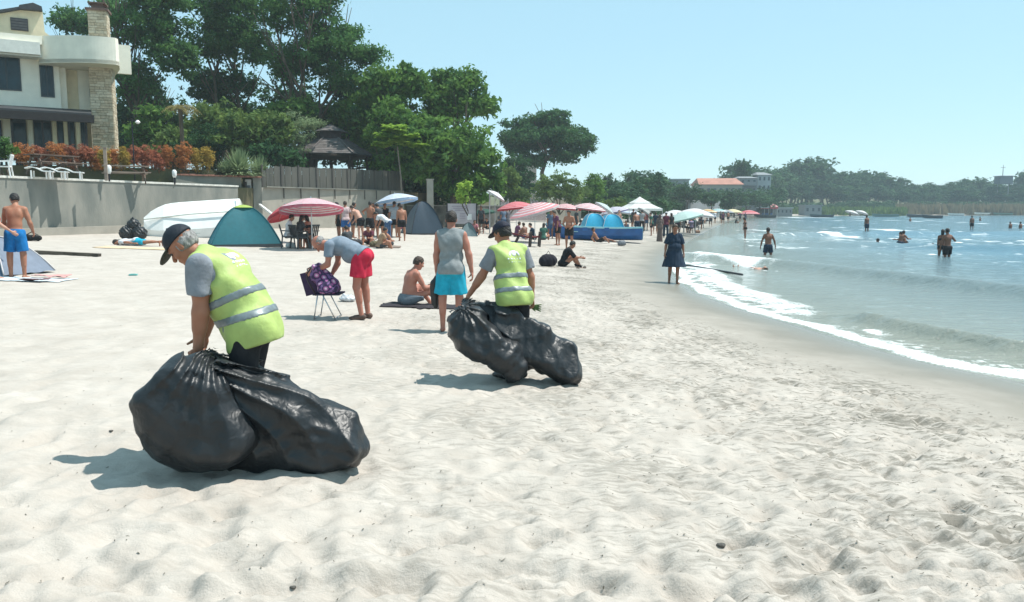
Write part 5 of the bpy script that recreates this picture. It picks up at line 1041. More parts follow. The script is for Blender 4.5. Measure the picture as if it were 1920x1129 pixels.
for cx, cz in ((-.8, .4), (0, .8), (.8, .4), (.1, .2), (-.3, .9), (1.0, -.1), (-.9, -.1)):
    V, F = frond_mesh(r, 20, 1.25, .34, 9, .45, .75); V = [q + arr((cx, r.normal() * .3, z - 3.4 + cz)) for q in V]; mb.add(V, F)
mb.build('crown', LM['bright'], e)
x, z = XZ(338, 205, 52); e = empty('palm_tree', (x, 52, 3.8), 0, 'small palm with tan drooping fronds left of the olive green bush', 'palm'); mb = MB(); mb.tube([(0, 0, -.3), (.05, 0, 1.5), (0, 0, z - 3.8)], [.16, .13, .14], 8); mb.build('trunk', bark, e)
mb = MB(); V, F = frond_mesh(r, 24, 1.6, .34, 12, .75, .55); mb.add([q + arr((0, 0, z - 3.8)) for q in V], F); mb.build('fronds', LM['palm'], e)
def grass_plant(px, py, Y, zb_, L, n, m, label):
    x = P(px, py, Y)[0]; e = empty('ornamental_grass', (x, Y, zb_), 0, label, 'grass plant'); mb = MB()
    for k in range(n):
        a = r.random() * 6.28; el = .35 + 1.1 * r.random(); d = arr((math.cos(a) * math.cos(el), math.sin(a) * math.cos(el), math.sin(el))); s_ = nrm(np.cross(d, Z3)) * .045; Lk = L * r.uniform(.6, 1.1); pts = [d * Lk * t - Z3 * .45 * Lk * t * t * math.cos(el) for t in (0, .4, .75, 1)]
        V = []; 
        for i, p in enumerate(pts): w_ = (1, .9, .55, .05)[i]; V += [p - s_ * w_, p + s_ * w_]
        mb.add(V, [(0, 1, 3, 2), (2, 3, 5, 4), (4, 5, 7, 6)])
    mb.build('blades', m, e)
grass_plant(450, 325, 44.3, 3.5, 1.7, 700, LM['grey'], 'arching pale grass tuft on the end of the garden wall'); grass_plant(487, 318, 46.4, 3.6, 1.3, 420, LM['grey'], 'smaller pale grass tuft just right of the larger one by the fence'); grass_plant(425, 322, 44.0, 3.5, 1.1, 260, LM['grey'], 'small pale grass tuft between the larger one and the yellow shrubs')
# ---- column shrubs in a row
cols = [(42, 268, 300, 17, 'orange', 38.3), (75, 280, 296, 14, 'red', 38.8), (105, 272, 300, 15, 'orange', 39), (133, 278, 305, 14, 'red', 39.3), (156, 280, 308, 12, 'red', 39.5), (178, 282, 310, 11, 'orange', 39.8), (195, 282, 314, 8, 'yellow', 39.4), (212, 278, 308, 10, 'orange', 40.2), (229, 284, 306, 8, 'yellow', 40.3), (248, 276, 310, 13, 'red', 40.8), (270, 278, 314, 14, 'red', 41.3), (292, 275, 318, 12, 'red', 41.8), (312, 280, 318, 10, 'orange', 42.2), (342, 274, 322, 15, 'orange', 42.4), (368, 286, 325, 9, 'yellow', 42.7), (388, 282, 326, 11, 'yellow', 43)]
nm = dict(orange='orange', red='rust red', yellow='yellow green')
where = ['nearest the green hedge', 'behind the left picnic table', 'above the left picnic table', 'right of the left picnic table top', 'second left of the chimney foot', 'left of the chimney foot', 'narrowest one before the chimney foot', 'at the chimney foot', 'just right of the chimney foot', 'above the right picnic table', 'behind the tall garden lamp', 'fourth from the right end of the row', 'beside the gap in the row', 'tallest, right of the gap in the row', 'second from the right end of the row', 'at the right end of the row']
for i, (px, pt, pb, hw, c_, Y) in enumerate(cols):
    x, zt_ = XZ(px, pt - 9, Y); z0 = 3.72 if i > 4 else 3.8; k = Y / FPX; hgt = zt_ - z0; e = empty('column_shrub', (x, Y, z0), 0, f'{nm[c_]} feathery column shrub {where[i]}', 'shrub', 'feathery column shrubs along the terrace bed')
    V, F = leaves(40 + i, [(0, 0, hgt * .40, hw * k * 1.15, hw * k * .9, hgt * .62)], 2600, .055, up=1.0, aspect=.35, lobes=14, lobe_r=(.45, .65), fill=.1); rr = np.random.default_rng(i); link('foliage', mesh_np('foliage', V, F, False), [LM[c_]], e)
    mb = MB(); mb.tube([(0, 0, -.1), (0, 0, hgt * .6)], [.03, .015], 5); mb.build('stem', bark, e)
# ---- gazebo
x, ze = XZ(621, 292, 60); roofm = M('gazebo_shingle', (.135, .12, .115), rough=.9, var=.15, scale=3, bump=.5, bscale=20); woodd = M('gazebo_timber', (.045, .03, .022), rough=.8)
gz_e = empty('gazebo', (x, 60, 3.8), R(12), 'brown two tiered pagoda style gazebo roof behind the panel fence', 'gazebo'); ez = ze - 3.8
def hexroof(r0, z0, r1, z1, th, name, n=6, bands=9):
    for k in range(n):
        a0, a1 = 2 * math.pi * k / n, 2 * math.pi * (k + 1) / n; f = MB()
        for b in range(bands):
            ra, rb = r0 + (r1 - r0) * b / bands, r0 + (r1 - r0) * (b + 1) / bands; za, zb_ = z0 + (z1 - z0) * b / bands, z0 + (z1 - z0) * (b + 1) / bands + .0
            V = [(ra * math.cos(a0), ra * math.sin(a0), za + th), (ra * math.cos(a1), ra * math.sin(a1), za + th), (rb * math.cos(a1), rb * math.sin(a1), zb_ + .02), (rb * math.cos(a0), rb * math.sin(a0), zb_ + .02), (ra * math.cos(a0), ra * math.sin(a0), za), (ra * math.cos(a1), ra * math.sin(a1), za)]
            f.add(V, [(0, 1, 2, 3), (5, 4, 0, 1)[::-1]])
        f.build(name, roofm, gz_e)
        if name == 'roof_panel': mb = MB(); mb.beam((r0 * math.cos(a0), r0 * math.sin(a0), z0 + .08), (r1 * math.cos(a0), r1 * math.sin(a0), z1 + .08), .1, .08); mb.build('hip_ridge', roofm, gz_e)
k_ = 60 / FPX; zc1 = P(621, 262, 60)[2] - 3.8; zc2 = P(621, 248, 60)[2] - 3.8; zc3 = P(621, 234, 60)[2] - 3.8
hexroof(76 * k_, ez, 26 * k_, zc1, .05, 'roof_panel'); hexroof(31 * k_, zc2, .05, zc3, .04, 'upper_roof_panel', bands=4)
mb = MB(); mb.tube([(0, 0, zc1 - .1), (0, 0, zc2 + .1)], 22 * k_, 6); mb.build('lantern', M('lantern_dark', (.06, .045, .05), rough=.8), gz_e)
mb = MB(); mb.tube([(0, 0, ez - .16), (0, 0, ez - .01)], 72 * k_, 6); mb.build('eaves_beam', woodd, gz_e)
for k in range(6):
    a = math.pi / 3 * k; mb = MB(); mb.tube([(2.6 * math.cos(a), 2.6 * math.sin(a), -.2), (2.6 * math.cos(a), 2.6 * math.sin(a), ez)], .09, 8); mb.build('post', woodd, gz_e)
    b = math.pi / 3 * (k + 1)
    if k != 4: mb = MB(); mb.beam((2.6 * math.cos(a), 2.6 * math.sin(a), .95), (2.6 * math.cos(b), 2.6 * math.sin(b), .95), .08, .1); mb.beam((2.6 * math.cos(a), 2.6 * math.sin(a), .3), (2.6 * math.cos(b), 2.6 * math.sin(b), .3), .06, .08); mb.build('rail', woodd, gz_e)
# ---- picnic tables, loungers, chair, lamps on the terrace
pw = M('picnic_wood', (.16, .11, .085), rough=.85, var=.2, scale=5, bump=.4, stretch=(.2, 1, 1)); pwl = M('picnic_wood_pale', (.30, .235, .19), rough=.85, var=.15, scale=5, bump=.3, stretch=(.2, 1, 1))
def picnic(px, Y, rz, top, label):
    x = P(px, 330, Y)[0]; e = empty('picnic_table', (x, Y, 2.87), rz, label, 'picnic table', 'picnic tables on the terrace')
    for k in range(5): mb = MB(); mb.box((0, -.30 + .15 * k, .75), (1.9, .138, .04)); mb.build('top_plank', top, e)
    for q in (-1, 1):
        for k in range(2): mb = MB(); mb.box((0, q * (.64 + .14 * k), .45), (1.9, .13, .04)); mb.build('seat_plank', top, e)
        mb = MB(); mb.beam((q * .68, -.78, .41), (q * .68, .78, .41), .04, .09); mb.build('seat_bearer', pw, e)
        mb = MB(); mb.beam((q * .68, -.36, .69), (q * .68, .36, .69), .04, .09); mb.build('top_bearer', pw, e)
        for w_ in (-1, 1): mb = MB(); mb.beam((q * .72, w_ * .62, -.03), (q * .72, w_ * .20, .72), .05, .09); mb.build('leg', pw, e)
        mb = MB(); mb.beam((q * .66, 0, .40), (q * .1, 0, .70), .04, .07); mb.build('brace', pw, e)
    return e
picnic(100, 33.2, R(62), pw, 'dark picnic table left on the terrace, behind the white loungers').location[2] += .25; picnic(237, 36.5, R(30), pwl, 'picnic table with a pale top right on the terrace, under the chimney')
wp_ = M('white_plastic', (.78, .78, .76), rough=.4, var=.04)
for i, (px, lab) in enumerate(((72, 'white folding lounger behind the sea wall, left of three'), (100, 'white folding lounger behind the sea wall, middle of three'), (128, 'white folding lounger behind the sea wall, right of three'))):
    x = P(px, 326, 31.6 + i * .4)[0]; e = empty('sun_lounger', (x, 31.6 + i * .4, 2.87), R(20), lab, 'sun lounger', 'white loungers on the terrace')
    pr = [(-.42, .40), (-.25, .46), (-.05, .42), (.18, .30), (.55, .28)]
    mb = MB()
    for a, b in zip(pr[:-1], pr[1:]): mb.beam((a[0], 0, a[1]), (b[0], 0, b[1]), .5, .04)
    mb.build('bed', wp_, e)
    for q in (-.2, .45):
        for w_ in (-.24, .24): mb = MB(); mb.beam((q, w_, 0), (q, w_, .32), .05, .05); mb.build('leg', wp_, e)
def plastic_chair(base, rz, label, group=None, mat=None, cat='chair', name='plastic_chair'):
    mat = mat or wp_; e = empty(name, base, rz, label, cat, group)
    mb = MB(); mb.box((0, 0, .42), (.46, .46, .035)); mb.build('seat', mat, e)
    mb = MB()
    for k in range(5): mb.beam((-.20, -.18 + .09 * k, .44), (-.30, -.18 + .09 * k, .84), .05, .02)
    mb.beam((-.30, -.23, .85), (-.30, .23, .85), .03, .06); mb.build('backrest', mat, e)
    for a in (-1, 1):
        for b in (-1, 1): mb = MB(); mb.beam((a * .2, b * .2, .42), (a * .25, b * .24, 0), .045, .045); mb.build('leg', mat, e)
        mb = MB(); mb.beam((-.26, a * .24, .64), (.2, a * .24, .62), .05, .03); mb.beam((.18, a * .24, .62), (.21, a * .23, .42), .04, .03); mb.build('armrest', mat, e)
    return e
x = P(8, 322, 30.6)[0]; plastic_chair((x, 30.6, 2.87), R(200), 'white plastic garden chair at the left edge behind the sea wall')
lampm = M('lamp_white', (.7, .7, .68), rough=.4)
for px, pt, Y, lab in ((204, 318, 34.6, 'short white garden lamp beside the right picnic table'), (327, 326, 38.6, 'short white garden lamp right of the picnic tables near the orange shrub'),):
    x, z = XZ(px, pt, Y); e = empty('garden_lamp', (x, Y, 2.87), 0, lab, 'lamp', 'short garden lamps'); mb = MB(); mb.tube([(0, 0, 0), (0, 0, z - 3.0)], .035, 8); mb.build('post', dark_metal, e); mb = MB(); mb.tube([(0, 0, z - 3.05), (0, 0, z - 2.95), (0, 0, z - 2.75), (0, 0, z - 2.68)], [.06, .10, .11, .05], 12); mb.build('lamp_head', lampm, e, smooth=True)
x, z = XZ(247, 222, 38); e = empty('tall_lamp_post', (x, 38, 2.87), 0, 'thin dark lamp post with a small white lantern, rising in front of the chimney trees', 'lamp post'); mb = MB(); mb.tube([(0, 0, 0), (0, 0, z - 2.87)], .03, 8); mb.build('post', dark_metal, e); mb = MB(); mb.tube([(0, 0, z - 3.0), (.25, 0, z - 2.95)], .015, 6); mb.build('arm', dark_metal, e); mb = MB(); mb.tube([(.27, 0, z - 3.12), (.27, 0, z - 3.05), (.27, 0, z - 2.95)], [.05, .12, .04], 10); mb.build('lantern', lampm, e)
x, z = XZ(197, 292, 33.5); e = empty('timber_post', (x, 33.5, 2.87), 0, 'pale wooden post standing between the two picnic tables', 'post'); mb = MB(); mb.box((0, 0, .65), (.12, .12, 1.3), .3); mb.build('shaft', pwl, e); mb = MB(); mb.box((0, 0, 1.33), (.15, .15, .05), .3); mb.build('cap', pwl, e)
x, zt_ = XZ(806, 338, 52); e = empty('concrete_post', (x, 52, .6), 0, 'tall pale concrete post at the right end of the beach wall', 'post'); mb = MB(); mb.box((0, 0, (zt_ - .6) / 2), (.42, .42, zt_ - .6), .2, taper=.94); mb.build('shaft', conc_pale, e); mb = MB(); mb.box((0, 0, zt_ - .56), (.48, .48, .08), .2); mb.build('cap', conc_pale, e)
e = empty('rear_wall', (0, 0, 0), 0, 'dark low stone wall right of the panel fence, behind the navy tent', 'wall'); mb = MB(); wall2(mb, FE + arr((.1, .5)), P(950, 330, 62)[:2], 0, 1.9, .4); mb.build('wall_face', M('dark_stone', (.13, .125, .11), rough=.95, var=.25, scale=2, bump=.8), e); mb = MB(); wall2(mb, FE + arr((.1, .47)), P(950, 330, 62)[:2] - arr((0, .03)), 1.902, 1.98, .46); mb.build('coping', conc, e)
# ---------------------------------------------------------------- beach gear
def umbrella(px, py_top, Y, rad, label, colors, tilt=(0, 0), group=None, drop=.32, val=.10, n=8, rings=12, pole_h=None):
    x, zt = XZ(px, py_top, Y); zg = gz(x, Y); H = pole_h or (zt - zg); e = empty('beach_umbrella', (x, Y, zg), 0, label, 'beach umbrella', group)
    T = rotm(R(tilt[0]), R(tilt[1]), 0); top = arr((0, 0, H)); piv = arr((0, 0, H - rad * drop - .15)); NS = n * 4
    def ring(r_, z_, sc=0):
        out = []
        for k in range(NS):
            a = 2 * math.pi * k / NS; c_ = math.cos(math.pi / n) / math.cos(((a + math.pi / n * 0) % (2 * math.pi / n)) - math.pi / n); rr = r_ * (.45 + .55 * c_) if sc == 0 else r_ * c_ * .98 + r_ * .02
            p = arr((rr * math.cos(a), rr * math.sin(a), z_)) - arr((0, 0, piv[2])); out.append(T @ p + piv)
        return out
    prof = [(rad * t, H - rad * drop * (t ** 1.7)) for t in np.linspace(0.02, 1, rings + 1)]
    mb = MB(); rs = [ring(*q) for q in prof]; rs.append(ring(rad * 1.0, prof[-1][1] - val)); ri = [[p - T @ arr((0, 0, .012)) for p in r_] for r_ in rs]
    for i in range(len(rs) - 1): mb.loft(rs[i:i + 2], m=(i % len(colors))); mb.loft(ri[i:i + 2][::-1], m=(i % len(colors)))
    mb.loft([rs[-1], ri[-1]], m=0); mb.build('canopy', list(colors), e, smooth=False)
    tp = T @ (top - piv) + piv; mb = MB(); mb.tube([(0, 0, -.3), tuple(piv), tuple(tp + T @ arr((0, 0, .08)))], .018, 8); mb.build('pole', alu, e)
    mb = MB()
    for k in range(n):
        a = 2 * math.pi * k / n; q = T @ (arr((rad * math.cos(a), rad * math.sin(a), H - rad * drop - .03)) - piv) + piv; mb.tube([tp - arr((0, 0, .05)), lerp(tp, q, .5) + arr((0, 0, rad * drop * .12)), q], .006, 4)
    mb.build('ribs', alu, e); return e
def fab(name, c, tr=.3): return M('fabric_' + name, c, rough=.75, var=.05, scale=8, trans=tr)
red = fab('red', (.60, .10, .12)); wht = fab('white', (.72, .70, .70)); pink = fab('pinkish', (.68, .30, .32)); lblue = fab('light_blue', (.42, .56, .72)); teal = fab('teal', (.10, .42, .42)); cream = fab('cream', (.70, .62, .40)); orange_ = fab('orange', (.60, .28, .10)); sblue = fab('blue', (.05, .13, .32))
umbrella(583, 372, 29, 1.17, 'large red and white ringed umbrella right of the teal tent', [wht, fab('rose_red', (.66, .22, .29))], (-9, -3), 'red and white striped umbrellas', rings=19)
umbrella(543, 382, 33, .95, 'plain red umbrella half hidden behind the large ringed one', [red, red], (-5, -24), None)
umbrella(743, 363, 41, 1.12, 'pale blue and white umbrella tilted over the standing group', [lblue, wht], (-4, -9), None)
umbrella(1003, 381, 40, 1.28, 'faded red striped umbrella, largest of those left of the blue boat', [pink, pink, wht], (4, -16), 'red and white striped umbrellas', rings=17)
umbrella(968, 378, 49, 1.15, 'red umbrella behind the faded striped one, leftmost of the red cluster', [red, pink], (0, -6), 'red and white striped umbrellas')
umbrella(1062, 382, 57, 1.05, 'flat red umbrella behind the shirtless man by the blue boat', [red, wht], (0, 4), 'red and white striped umbrellas')
umbrella(1104, 381, 57, 1.2, 'pink and white striped umbrella above the cyan beach shelter', [pink, wht], (2, 7), 'red and white striped umbrellas')
umbrella(1132, 383, 58, .8, 'white and teal umbrella tipped over at the right of the pink striped one', [wht, teal, wht], (0, 34))
umbrella(928, 360, 50, .62, 'small white umbrella tilted steeply on a pole beside the sign board', [wht], (0, 32))
umbrella(1305, 391, 64, 1.5, 'broad white umbrella over the seated group by the water', [wht], (0, 6), None)
umbrella(1283, 397, 60, 1.5, 'low pale mint umbrella in front of the broad white one', [fab('mint', (.52, .66, .62))], (0, -14), None)
for px, pt, Y, c_, rd, lab in ((1327, 392, 110, [orange_, cream], 1.3, 'small orange topped umbrella far down the beach'), (1346, 391, 118, [teal, wht], 1.4, 'teal and white umbrella far down the beach, left of the grey one'), (1360, 393, 125, [fab('greyish', (.35, .36, .38))], 1.4, 'grey umbrella far down the beach'), (1374, 392, 128, [cream], 1.6, 'cream umbrella far down the beach between the grey and the red one'), (1404, 394, 150, [red, pink], 2.1, 'red umbrella far down the beach below the red awning')):
    umbrella(px, pt, Y, rd, lab, c_, (0, 0), 'umbrellas far down the beach', n=6, rings=4)
def dome_tent(c, rz, L, Wd, Hh, label, mats, pole=None, skirt=None, fly=None, bow=.10, cv=2.0):
    """four bowed fabric panels between two crossing arched poles"""
    e = empty('beach_tent', c, rz, label, 'tent'); cor = [(-L / 2, -Wd / 2), (L / 2, -Wd / 2), (L / 2, Wd / 2), (-L / 2, Wd / 2)]; n = 14; m = 10
    def ridge(i, t): x, y = cor[i % 4]; q = 1 - t; return arr((x * q, y * q, Hh * (1 - q ** cv)))
    for i in range(4):
        rows = []
        for a in range(n + 1):
            t = a / n; p, q = ridge(i, t), ridge(i + 1, t); mid = (p + q) / 2; inw = -nrm(arr((mid[0], mid[1], 0)) + 1e-6) * bow * math.sin(math.pi * t) - arr((0, 0, bow * .3 * math.sin(math.pi * t)))
            rows.append([lerp(p, q, s / m) + inw * math.sin(math.pi * s / m) + arr((0, 0, .012 * math.sin(17 * s / m + 5 * t * (i + 1)))) for s in range(m + 1)])
        mb = MB(); mb.loft(rows, closed=False); mb.loft([[p * .985 for p in r_] for r_ in rows[::-1]], closed=False); mb.build('panel', mats[i % len(mats)], e, smooth=True)
        mb = MB(); mb.tube([ridge(i, t) * 1.008 for t in np.linspace(0, 1, 14)], .014, 6); mb.build('pole_sleeve', pole or dark_metal, e, smooth=True)
    if skirt:
        mb = MB(); mb.loft([[(x * 1.03, y * 1.03, -.05) for x, y in cor], [(x * 1.0, y * 1.0, .07) for x, y in cor]]); mb.build('ground_skirt', skirt, e)
    if fly:
        rows = [[arr((x, y, 0)) * (1 - t) * 1.03 + arr((0, 0, Hh * (1 - (1 - t) ** cv) + .03)) for x, y in [(cor[k // 6][0] + (cor[(k // 6 + 1) % 4][0] - cor[k // 6][0]) * (k % 6) / 6, cor[k // 6][1] + (cor[(k // 6 + 1) % 4][1] - cor[k // 6][1]) * (k % 6) / 6) for k in range(24)]] for t in (.74, .83, .92, .985)]
        mb = MB(); mb.loft(rows, caps=False); mb.build('top_cover', fly, e, smooth=True)
    return e
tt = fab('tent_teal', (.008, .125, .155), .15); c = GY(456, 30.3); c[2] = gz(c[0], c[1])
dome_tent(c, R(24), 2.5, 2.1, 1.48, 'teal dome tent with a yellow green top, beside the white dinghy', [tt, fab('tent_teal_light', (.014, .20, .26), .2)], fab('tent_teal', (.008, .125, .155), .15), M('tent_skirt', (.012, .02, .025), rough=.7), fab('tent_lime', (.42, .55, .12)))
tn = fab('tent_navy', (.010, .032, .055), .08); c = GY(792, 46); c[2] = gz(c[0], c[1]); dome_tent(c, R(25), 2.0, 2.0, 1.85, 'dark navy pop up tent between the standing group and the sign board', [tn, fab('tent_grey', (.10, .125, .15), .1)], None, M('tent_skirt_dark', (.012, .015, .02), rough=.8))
c = GY(878, 45); c[2] = gz(c[0], c[1]); dome_tent(c, R(5), 1.0, .9, .75, 'small grey pop up tent behind the man in turquoise shorts', [fab('tent_grey2', (.12, .17, .18), .1), wht], None)
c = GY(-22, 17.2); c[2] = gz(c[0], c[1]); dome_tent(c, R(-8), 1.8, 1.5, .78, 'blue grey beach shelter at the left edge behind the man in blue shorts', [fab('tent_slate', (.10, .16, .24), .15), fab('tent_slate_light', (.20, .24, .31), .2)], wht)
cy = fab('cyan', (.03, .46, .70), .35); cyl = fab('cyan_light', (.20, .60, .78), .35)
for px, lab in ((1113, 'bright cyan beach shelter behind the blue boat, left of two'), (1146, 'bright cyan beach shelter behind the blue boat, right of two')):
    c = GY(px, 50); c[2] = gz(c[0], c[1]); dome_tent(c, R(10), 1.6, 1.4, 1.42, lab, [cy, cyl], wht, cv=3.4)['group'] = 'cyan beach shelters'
umbrella(1152, 388, 60, 1.1, 'small lilac umbrella left of the white pavilion tent', [fab('lilac', (.36, .33, .50)), wht], (0, -12)); umbrella(1180, 392, 74, 1.2, 'pale umbrella behind the left leg of the white pavilion tent', [wht, lblue], (0, 8))
umbrella(1264, 394, 72, 1.3, 'white umbrella above the huddle of women before the waterline', [wht], (0, -6)); umbrella(1320, 395, 84, 1.3, 'grey blue umbrella right of the broad white one', [fab('greyblue', (.25, .31, .40))], (0, 10)); umbrella(905, 392, 52, .9, 'dark green umbrella right of the sign board', [fab('bottle', (.03, .10, .07))], (0, -10))
# white pavilion tent
c = GY(1199, 70); c[2] = gz(c[0], c[1]); e = empty('pavilion_tent', c, R(12), 'white pyramid roofed pavilion tent in the middle distance', 'pavilion'); s_ = 1.5; z0 = P(1199, 391, 70)[2] - c[2]; z1 = P(1199, 369, 70)[2] - c[2]; wt = fab('pavilion_white', (.80, .80, .78), .35)
for nm_, a, b, za, zb_, k1, k2 in (('roof_panel', s_, .55, z0, z0 + (z1 - z0) * .55, 1, 1), ('top_panel', .75, .02, z0 + (z1 - z0) * .5, z1, 1, 1)):
    for k in range(4):
        t0, t1 = math.pi / 4 + k * math.pi / 2, math.pi / 4 + (k + 1) * math.pi / 2; rows = []
        for j in range(6):
            u = j / 5; rr = (a + (b - a) * u) * 1.414; zz = za + (zb_ - za) * (u ** 1.25); rows.append([lerp(arr((rr * math.cos(t0), rr * math.sin(t0), zz)), arr((rr * math.cos(t1), rr * math.sin(t1), zz)), q / 4) for q in range(5)])
        mb = MB(); mb.loft(rows, closed=False); mb.build(nm_, wt, e)
for k in range(4):
    a = math.pi / 4 + k * math.pi / 2; q = (s_ * 1.414 * math.cos(a), s_ * 1.414 * math.sin(a)); b = a + math.pi / 2; q2 = (s_ * 1.414 * math.cos(b), s_ * 1.414 * math.sin(b)); mb = MB(); mb.tube([(q[0], q[1], -.1), (q[0], q[1], z0)], .025, 6); mb.build('leg', alu, e)
    mb = MB(); mb.add([(q[0], q[1], z0), (q2[0], q2[1], z0), (q2[0], q2[1], z0 - .2), (q[0], q[1], z0 - .2)], [(0, 1, 2, 3)]); mb.build('valance', wt, e)
umbrella(1213, 395, 66, 1.0, 'patterned pale umbrella lying tilted below the white pavilion tent', [fab('pattern', (.50, .50, .48)), fab('pattern2', (.22, .24, .24))], (0, 38))
# ---------------------------------------------------------------- boats
def hull(parent, L, W, Hh, hullm, inm, sheer=.22, n=15, flat=.55, trans=.75, name='hull', bow_rake=.18, blunt=False):
    secs = []; ins = []
    for i in range(n):
        t = i / (n - 1); x = -L / 2 + L * t                      # bow at -x
        w = W / 2 * (math.sin(min(1, (t + .02) * 1.35) * math.pi / 2) ** .75) * (1 - (1 - trans) * max(0, (t - .6) / .4) ** 1.6)
        if blunt: w = W / 2 * (min(1, (t + .03) * 2.6) * (2 - min(1, (t + .03) * 2.6))) ** .5
        zt_ = Hh + sheer * (1 - t) ** 2.2 + .06 * t ** 3; zb_ = .10 * Hh + .55 * Hh * max(0, .22 - t) / .22 * bow_rake * 3; xo = -bow_rake * (1 - t) ** 3
        pr = [(-1, 1), (-.97, .72), (-.88, .40), (-.62, .10), (0, -.02), (.62, .10), (.88, .40), (.97, .72), (1, 1)]
        secs.append([(x + xo * b, a * w, zb_ + (zt_ - zb_) * max(b, 0)) for a, b in pr]); ins.append([(x + xo * b + .02, a * w * .93, zb_ + .05 + (zt_ - .01 - zb_ - .05) * max(b, 0)) for a, b in pr])
    mb = MB(); mb.loft(secs, closed=False); mb.add(secs[-1], [tuple(range(9))]); h_ = mb.build(name, hullm, parent, smooth=False)
    mb = MB(); mb.loft(ins[::-1], closed=False); mb.add(ins[-1], [tuple(range(8, -1, -1))]); mb.build('hull_inside', inm, parent)
    for k in (0, -1):
        mb = MB(); mb.loft([[arr(s[k]) + arr(o) for o in ((0, -.03, -.03), (0, .03, -.03), (0, .03, .03), (0, -.03, .03))] for s in secs], caps=True); mb.build('gunwale', inm, parent)
    return secs
c = GY(1117, 45); c[2] = gz(c[0], c[1]) - .05; e = empty('rowing_boat', c, R(-9), 'blue wooden rowing boat with a pale turquoise rim drawn up on the sand', 'boat')
bh = M('boat_blue', (.012, .11, .33), rough=.45, var=.15, scale=2); bi = M('boat_turquoise', (.36, .62, .66), rough=.6, var=.08)
e.scale = (1.2, 1.1, 1.12); hull(e, 4.35, 1.4, .64, bh, bi)
for t in (-.9, .1, 1.1): mb = MB(); mb.box((t, 0, .50), (.24, 1.15, .035)); mb.build('thwart', bi, e)
mb = MB(); mb.tube([(-2.12, 0, .2), (-2.25, 0, .72), (-2.27, 0, .93)], [.04, .045, .05], 8); mb.build('stem_post', bh, e)
for q in (-.45, .55): mb = MB(); mb.box((q, -.70, .62), (.22, .05, .16)); mb.build('oarlock_block', bh, e)
c = GY(352, 34.2); c[2] = gz(c[0], c[1]); e = empty('dinghy', c + arr((.12, 0, .96)), 0, 'white fibreglass dinghy propped on its side against the sea wall', 'boat')
dm = M('dinghy_white', (.80, .80, .77), rough=.35, var=.04, scale=3); dg = M('dinghy_inside', (.66, .67, .61), rough=.6, rgb2=(.50, .52, .47), scale=3)
e.rotation_euler = (R(-122), R(-4), R(12)); hull(e, 3.9, 2.05, .82, dm, dg, sheer=.10, trans=.9, blunt=True)
for t in (-.7, .2, 1.0): mb = MB(); mb.box((t, 0, .30), (.26, 1.6, .04)); mb.build('thwart', dg, e)
mb = MB(); mb.tube([(-1.9, 0, .14), (0, 0, -.03), (1.8, 0, -.02)], .03, 6); mb.build('keel_strip', dg, e); mb = MB(); mb.box((1.86, 0, .40), (.05, 1.4, .6)); mb.build('transom', dm, e)
for (xa, ya, za), (xb, yb_, zb2), lab in (((447, 384, 42.5), (462, 399, 40.5), 'short white plank leaning at the end of the sea wall'), ((487, 384, 43.6), (522, 411, 40.0), 'long white plank sloping down from the garden wall pier to the sand')):
    mb = MB(); mb.beam(P(xa, ya, za), P(xb, yb_, zb2), .12, .10); tag(mb.build('white_plank', wp_, None), lab, 'plank', 'white planks at the wall end')
a, b = G(66, 477), G(187, 483); mb = MB(); mb.beam((a[0], a[1], gz(a[0], a[1]) + .05), (b[0], b[1], gz(b[0], b[1]) + .04), .16, .09); tag(mb.build('driftwood_beam', M('old_timber', (.10, .085, .065), rough=.95, var=.3, scale=4, bump=.6)), 'long dark weathered timber lying on the sand at left', 'timber')
p = G(243, 452); p[1] += .3; p[2] = gz(p[0], p[1]); v = []
e = empty('rubbish_heap', p, 0, 'heap of full black rubbish bags against the wall, left of the dinghy', 'rubbish bag')
for k, (dx, dz, r_) in enumerate(((-.22, .27, .30), (.22, .26, .29), (.0, .58, .25))):
    vv = solid([E_(arr((dx, .05 * k, dz)), (r_, r_ * .9, r_ * .95)), C_(arr((dx, 0, dz + r_ * .8)), arr((dx + .04, 0, dz + r_ * 1.2)), .05, .03, .08)], .02, wr=.018, f=(21, 19, 17), seed=k * 2.); vmesh('bag_body', bag_m, e, vv)
e.name = 'rubbish_heap'
p = G(60, 452); e = empty('shoulder_bag', (p[0], p[1], gz(p[0], p[1])), R(10), 'small black shoulder bag lying near the sea wall behind the man in blue shorts', 'bag'); vmesh('bag_body', cloth('black_bag', (.012, .012, .013)), e, solid([C_(arr((-.2, 0, .12)), arr((.25, 0, .10)), .12, .09)], .02, wr=.01)); tubes('strap', [[(-.2, 0, .2), (0, .02, .32), (.22, 0, .2)]], .015, dark_metal, e)
p = G(250, 517); mb = MB(); mb.box((p[0], p[1], gz(p[0], p[1]) + .02), (.17, .10, .03), .2); mb.box((p[0], p[1], gz(p[0], p[1]) + .037), (.10, .06, .012), .2); tag(mb.build('food_box', M('teal_plastic', (.18, .50, .46), rough=.5)), 'small teal plastic food box dropped on the sand', 'food box')
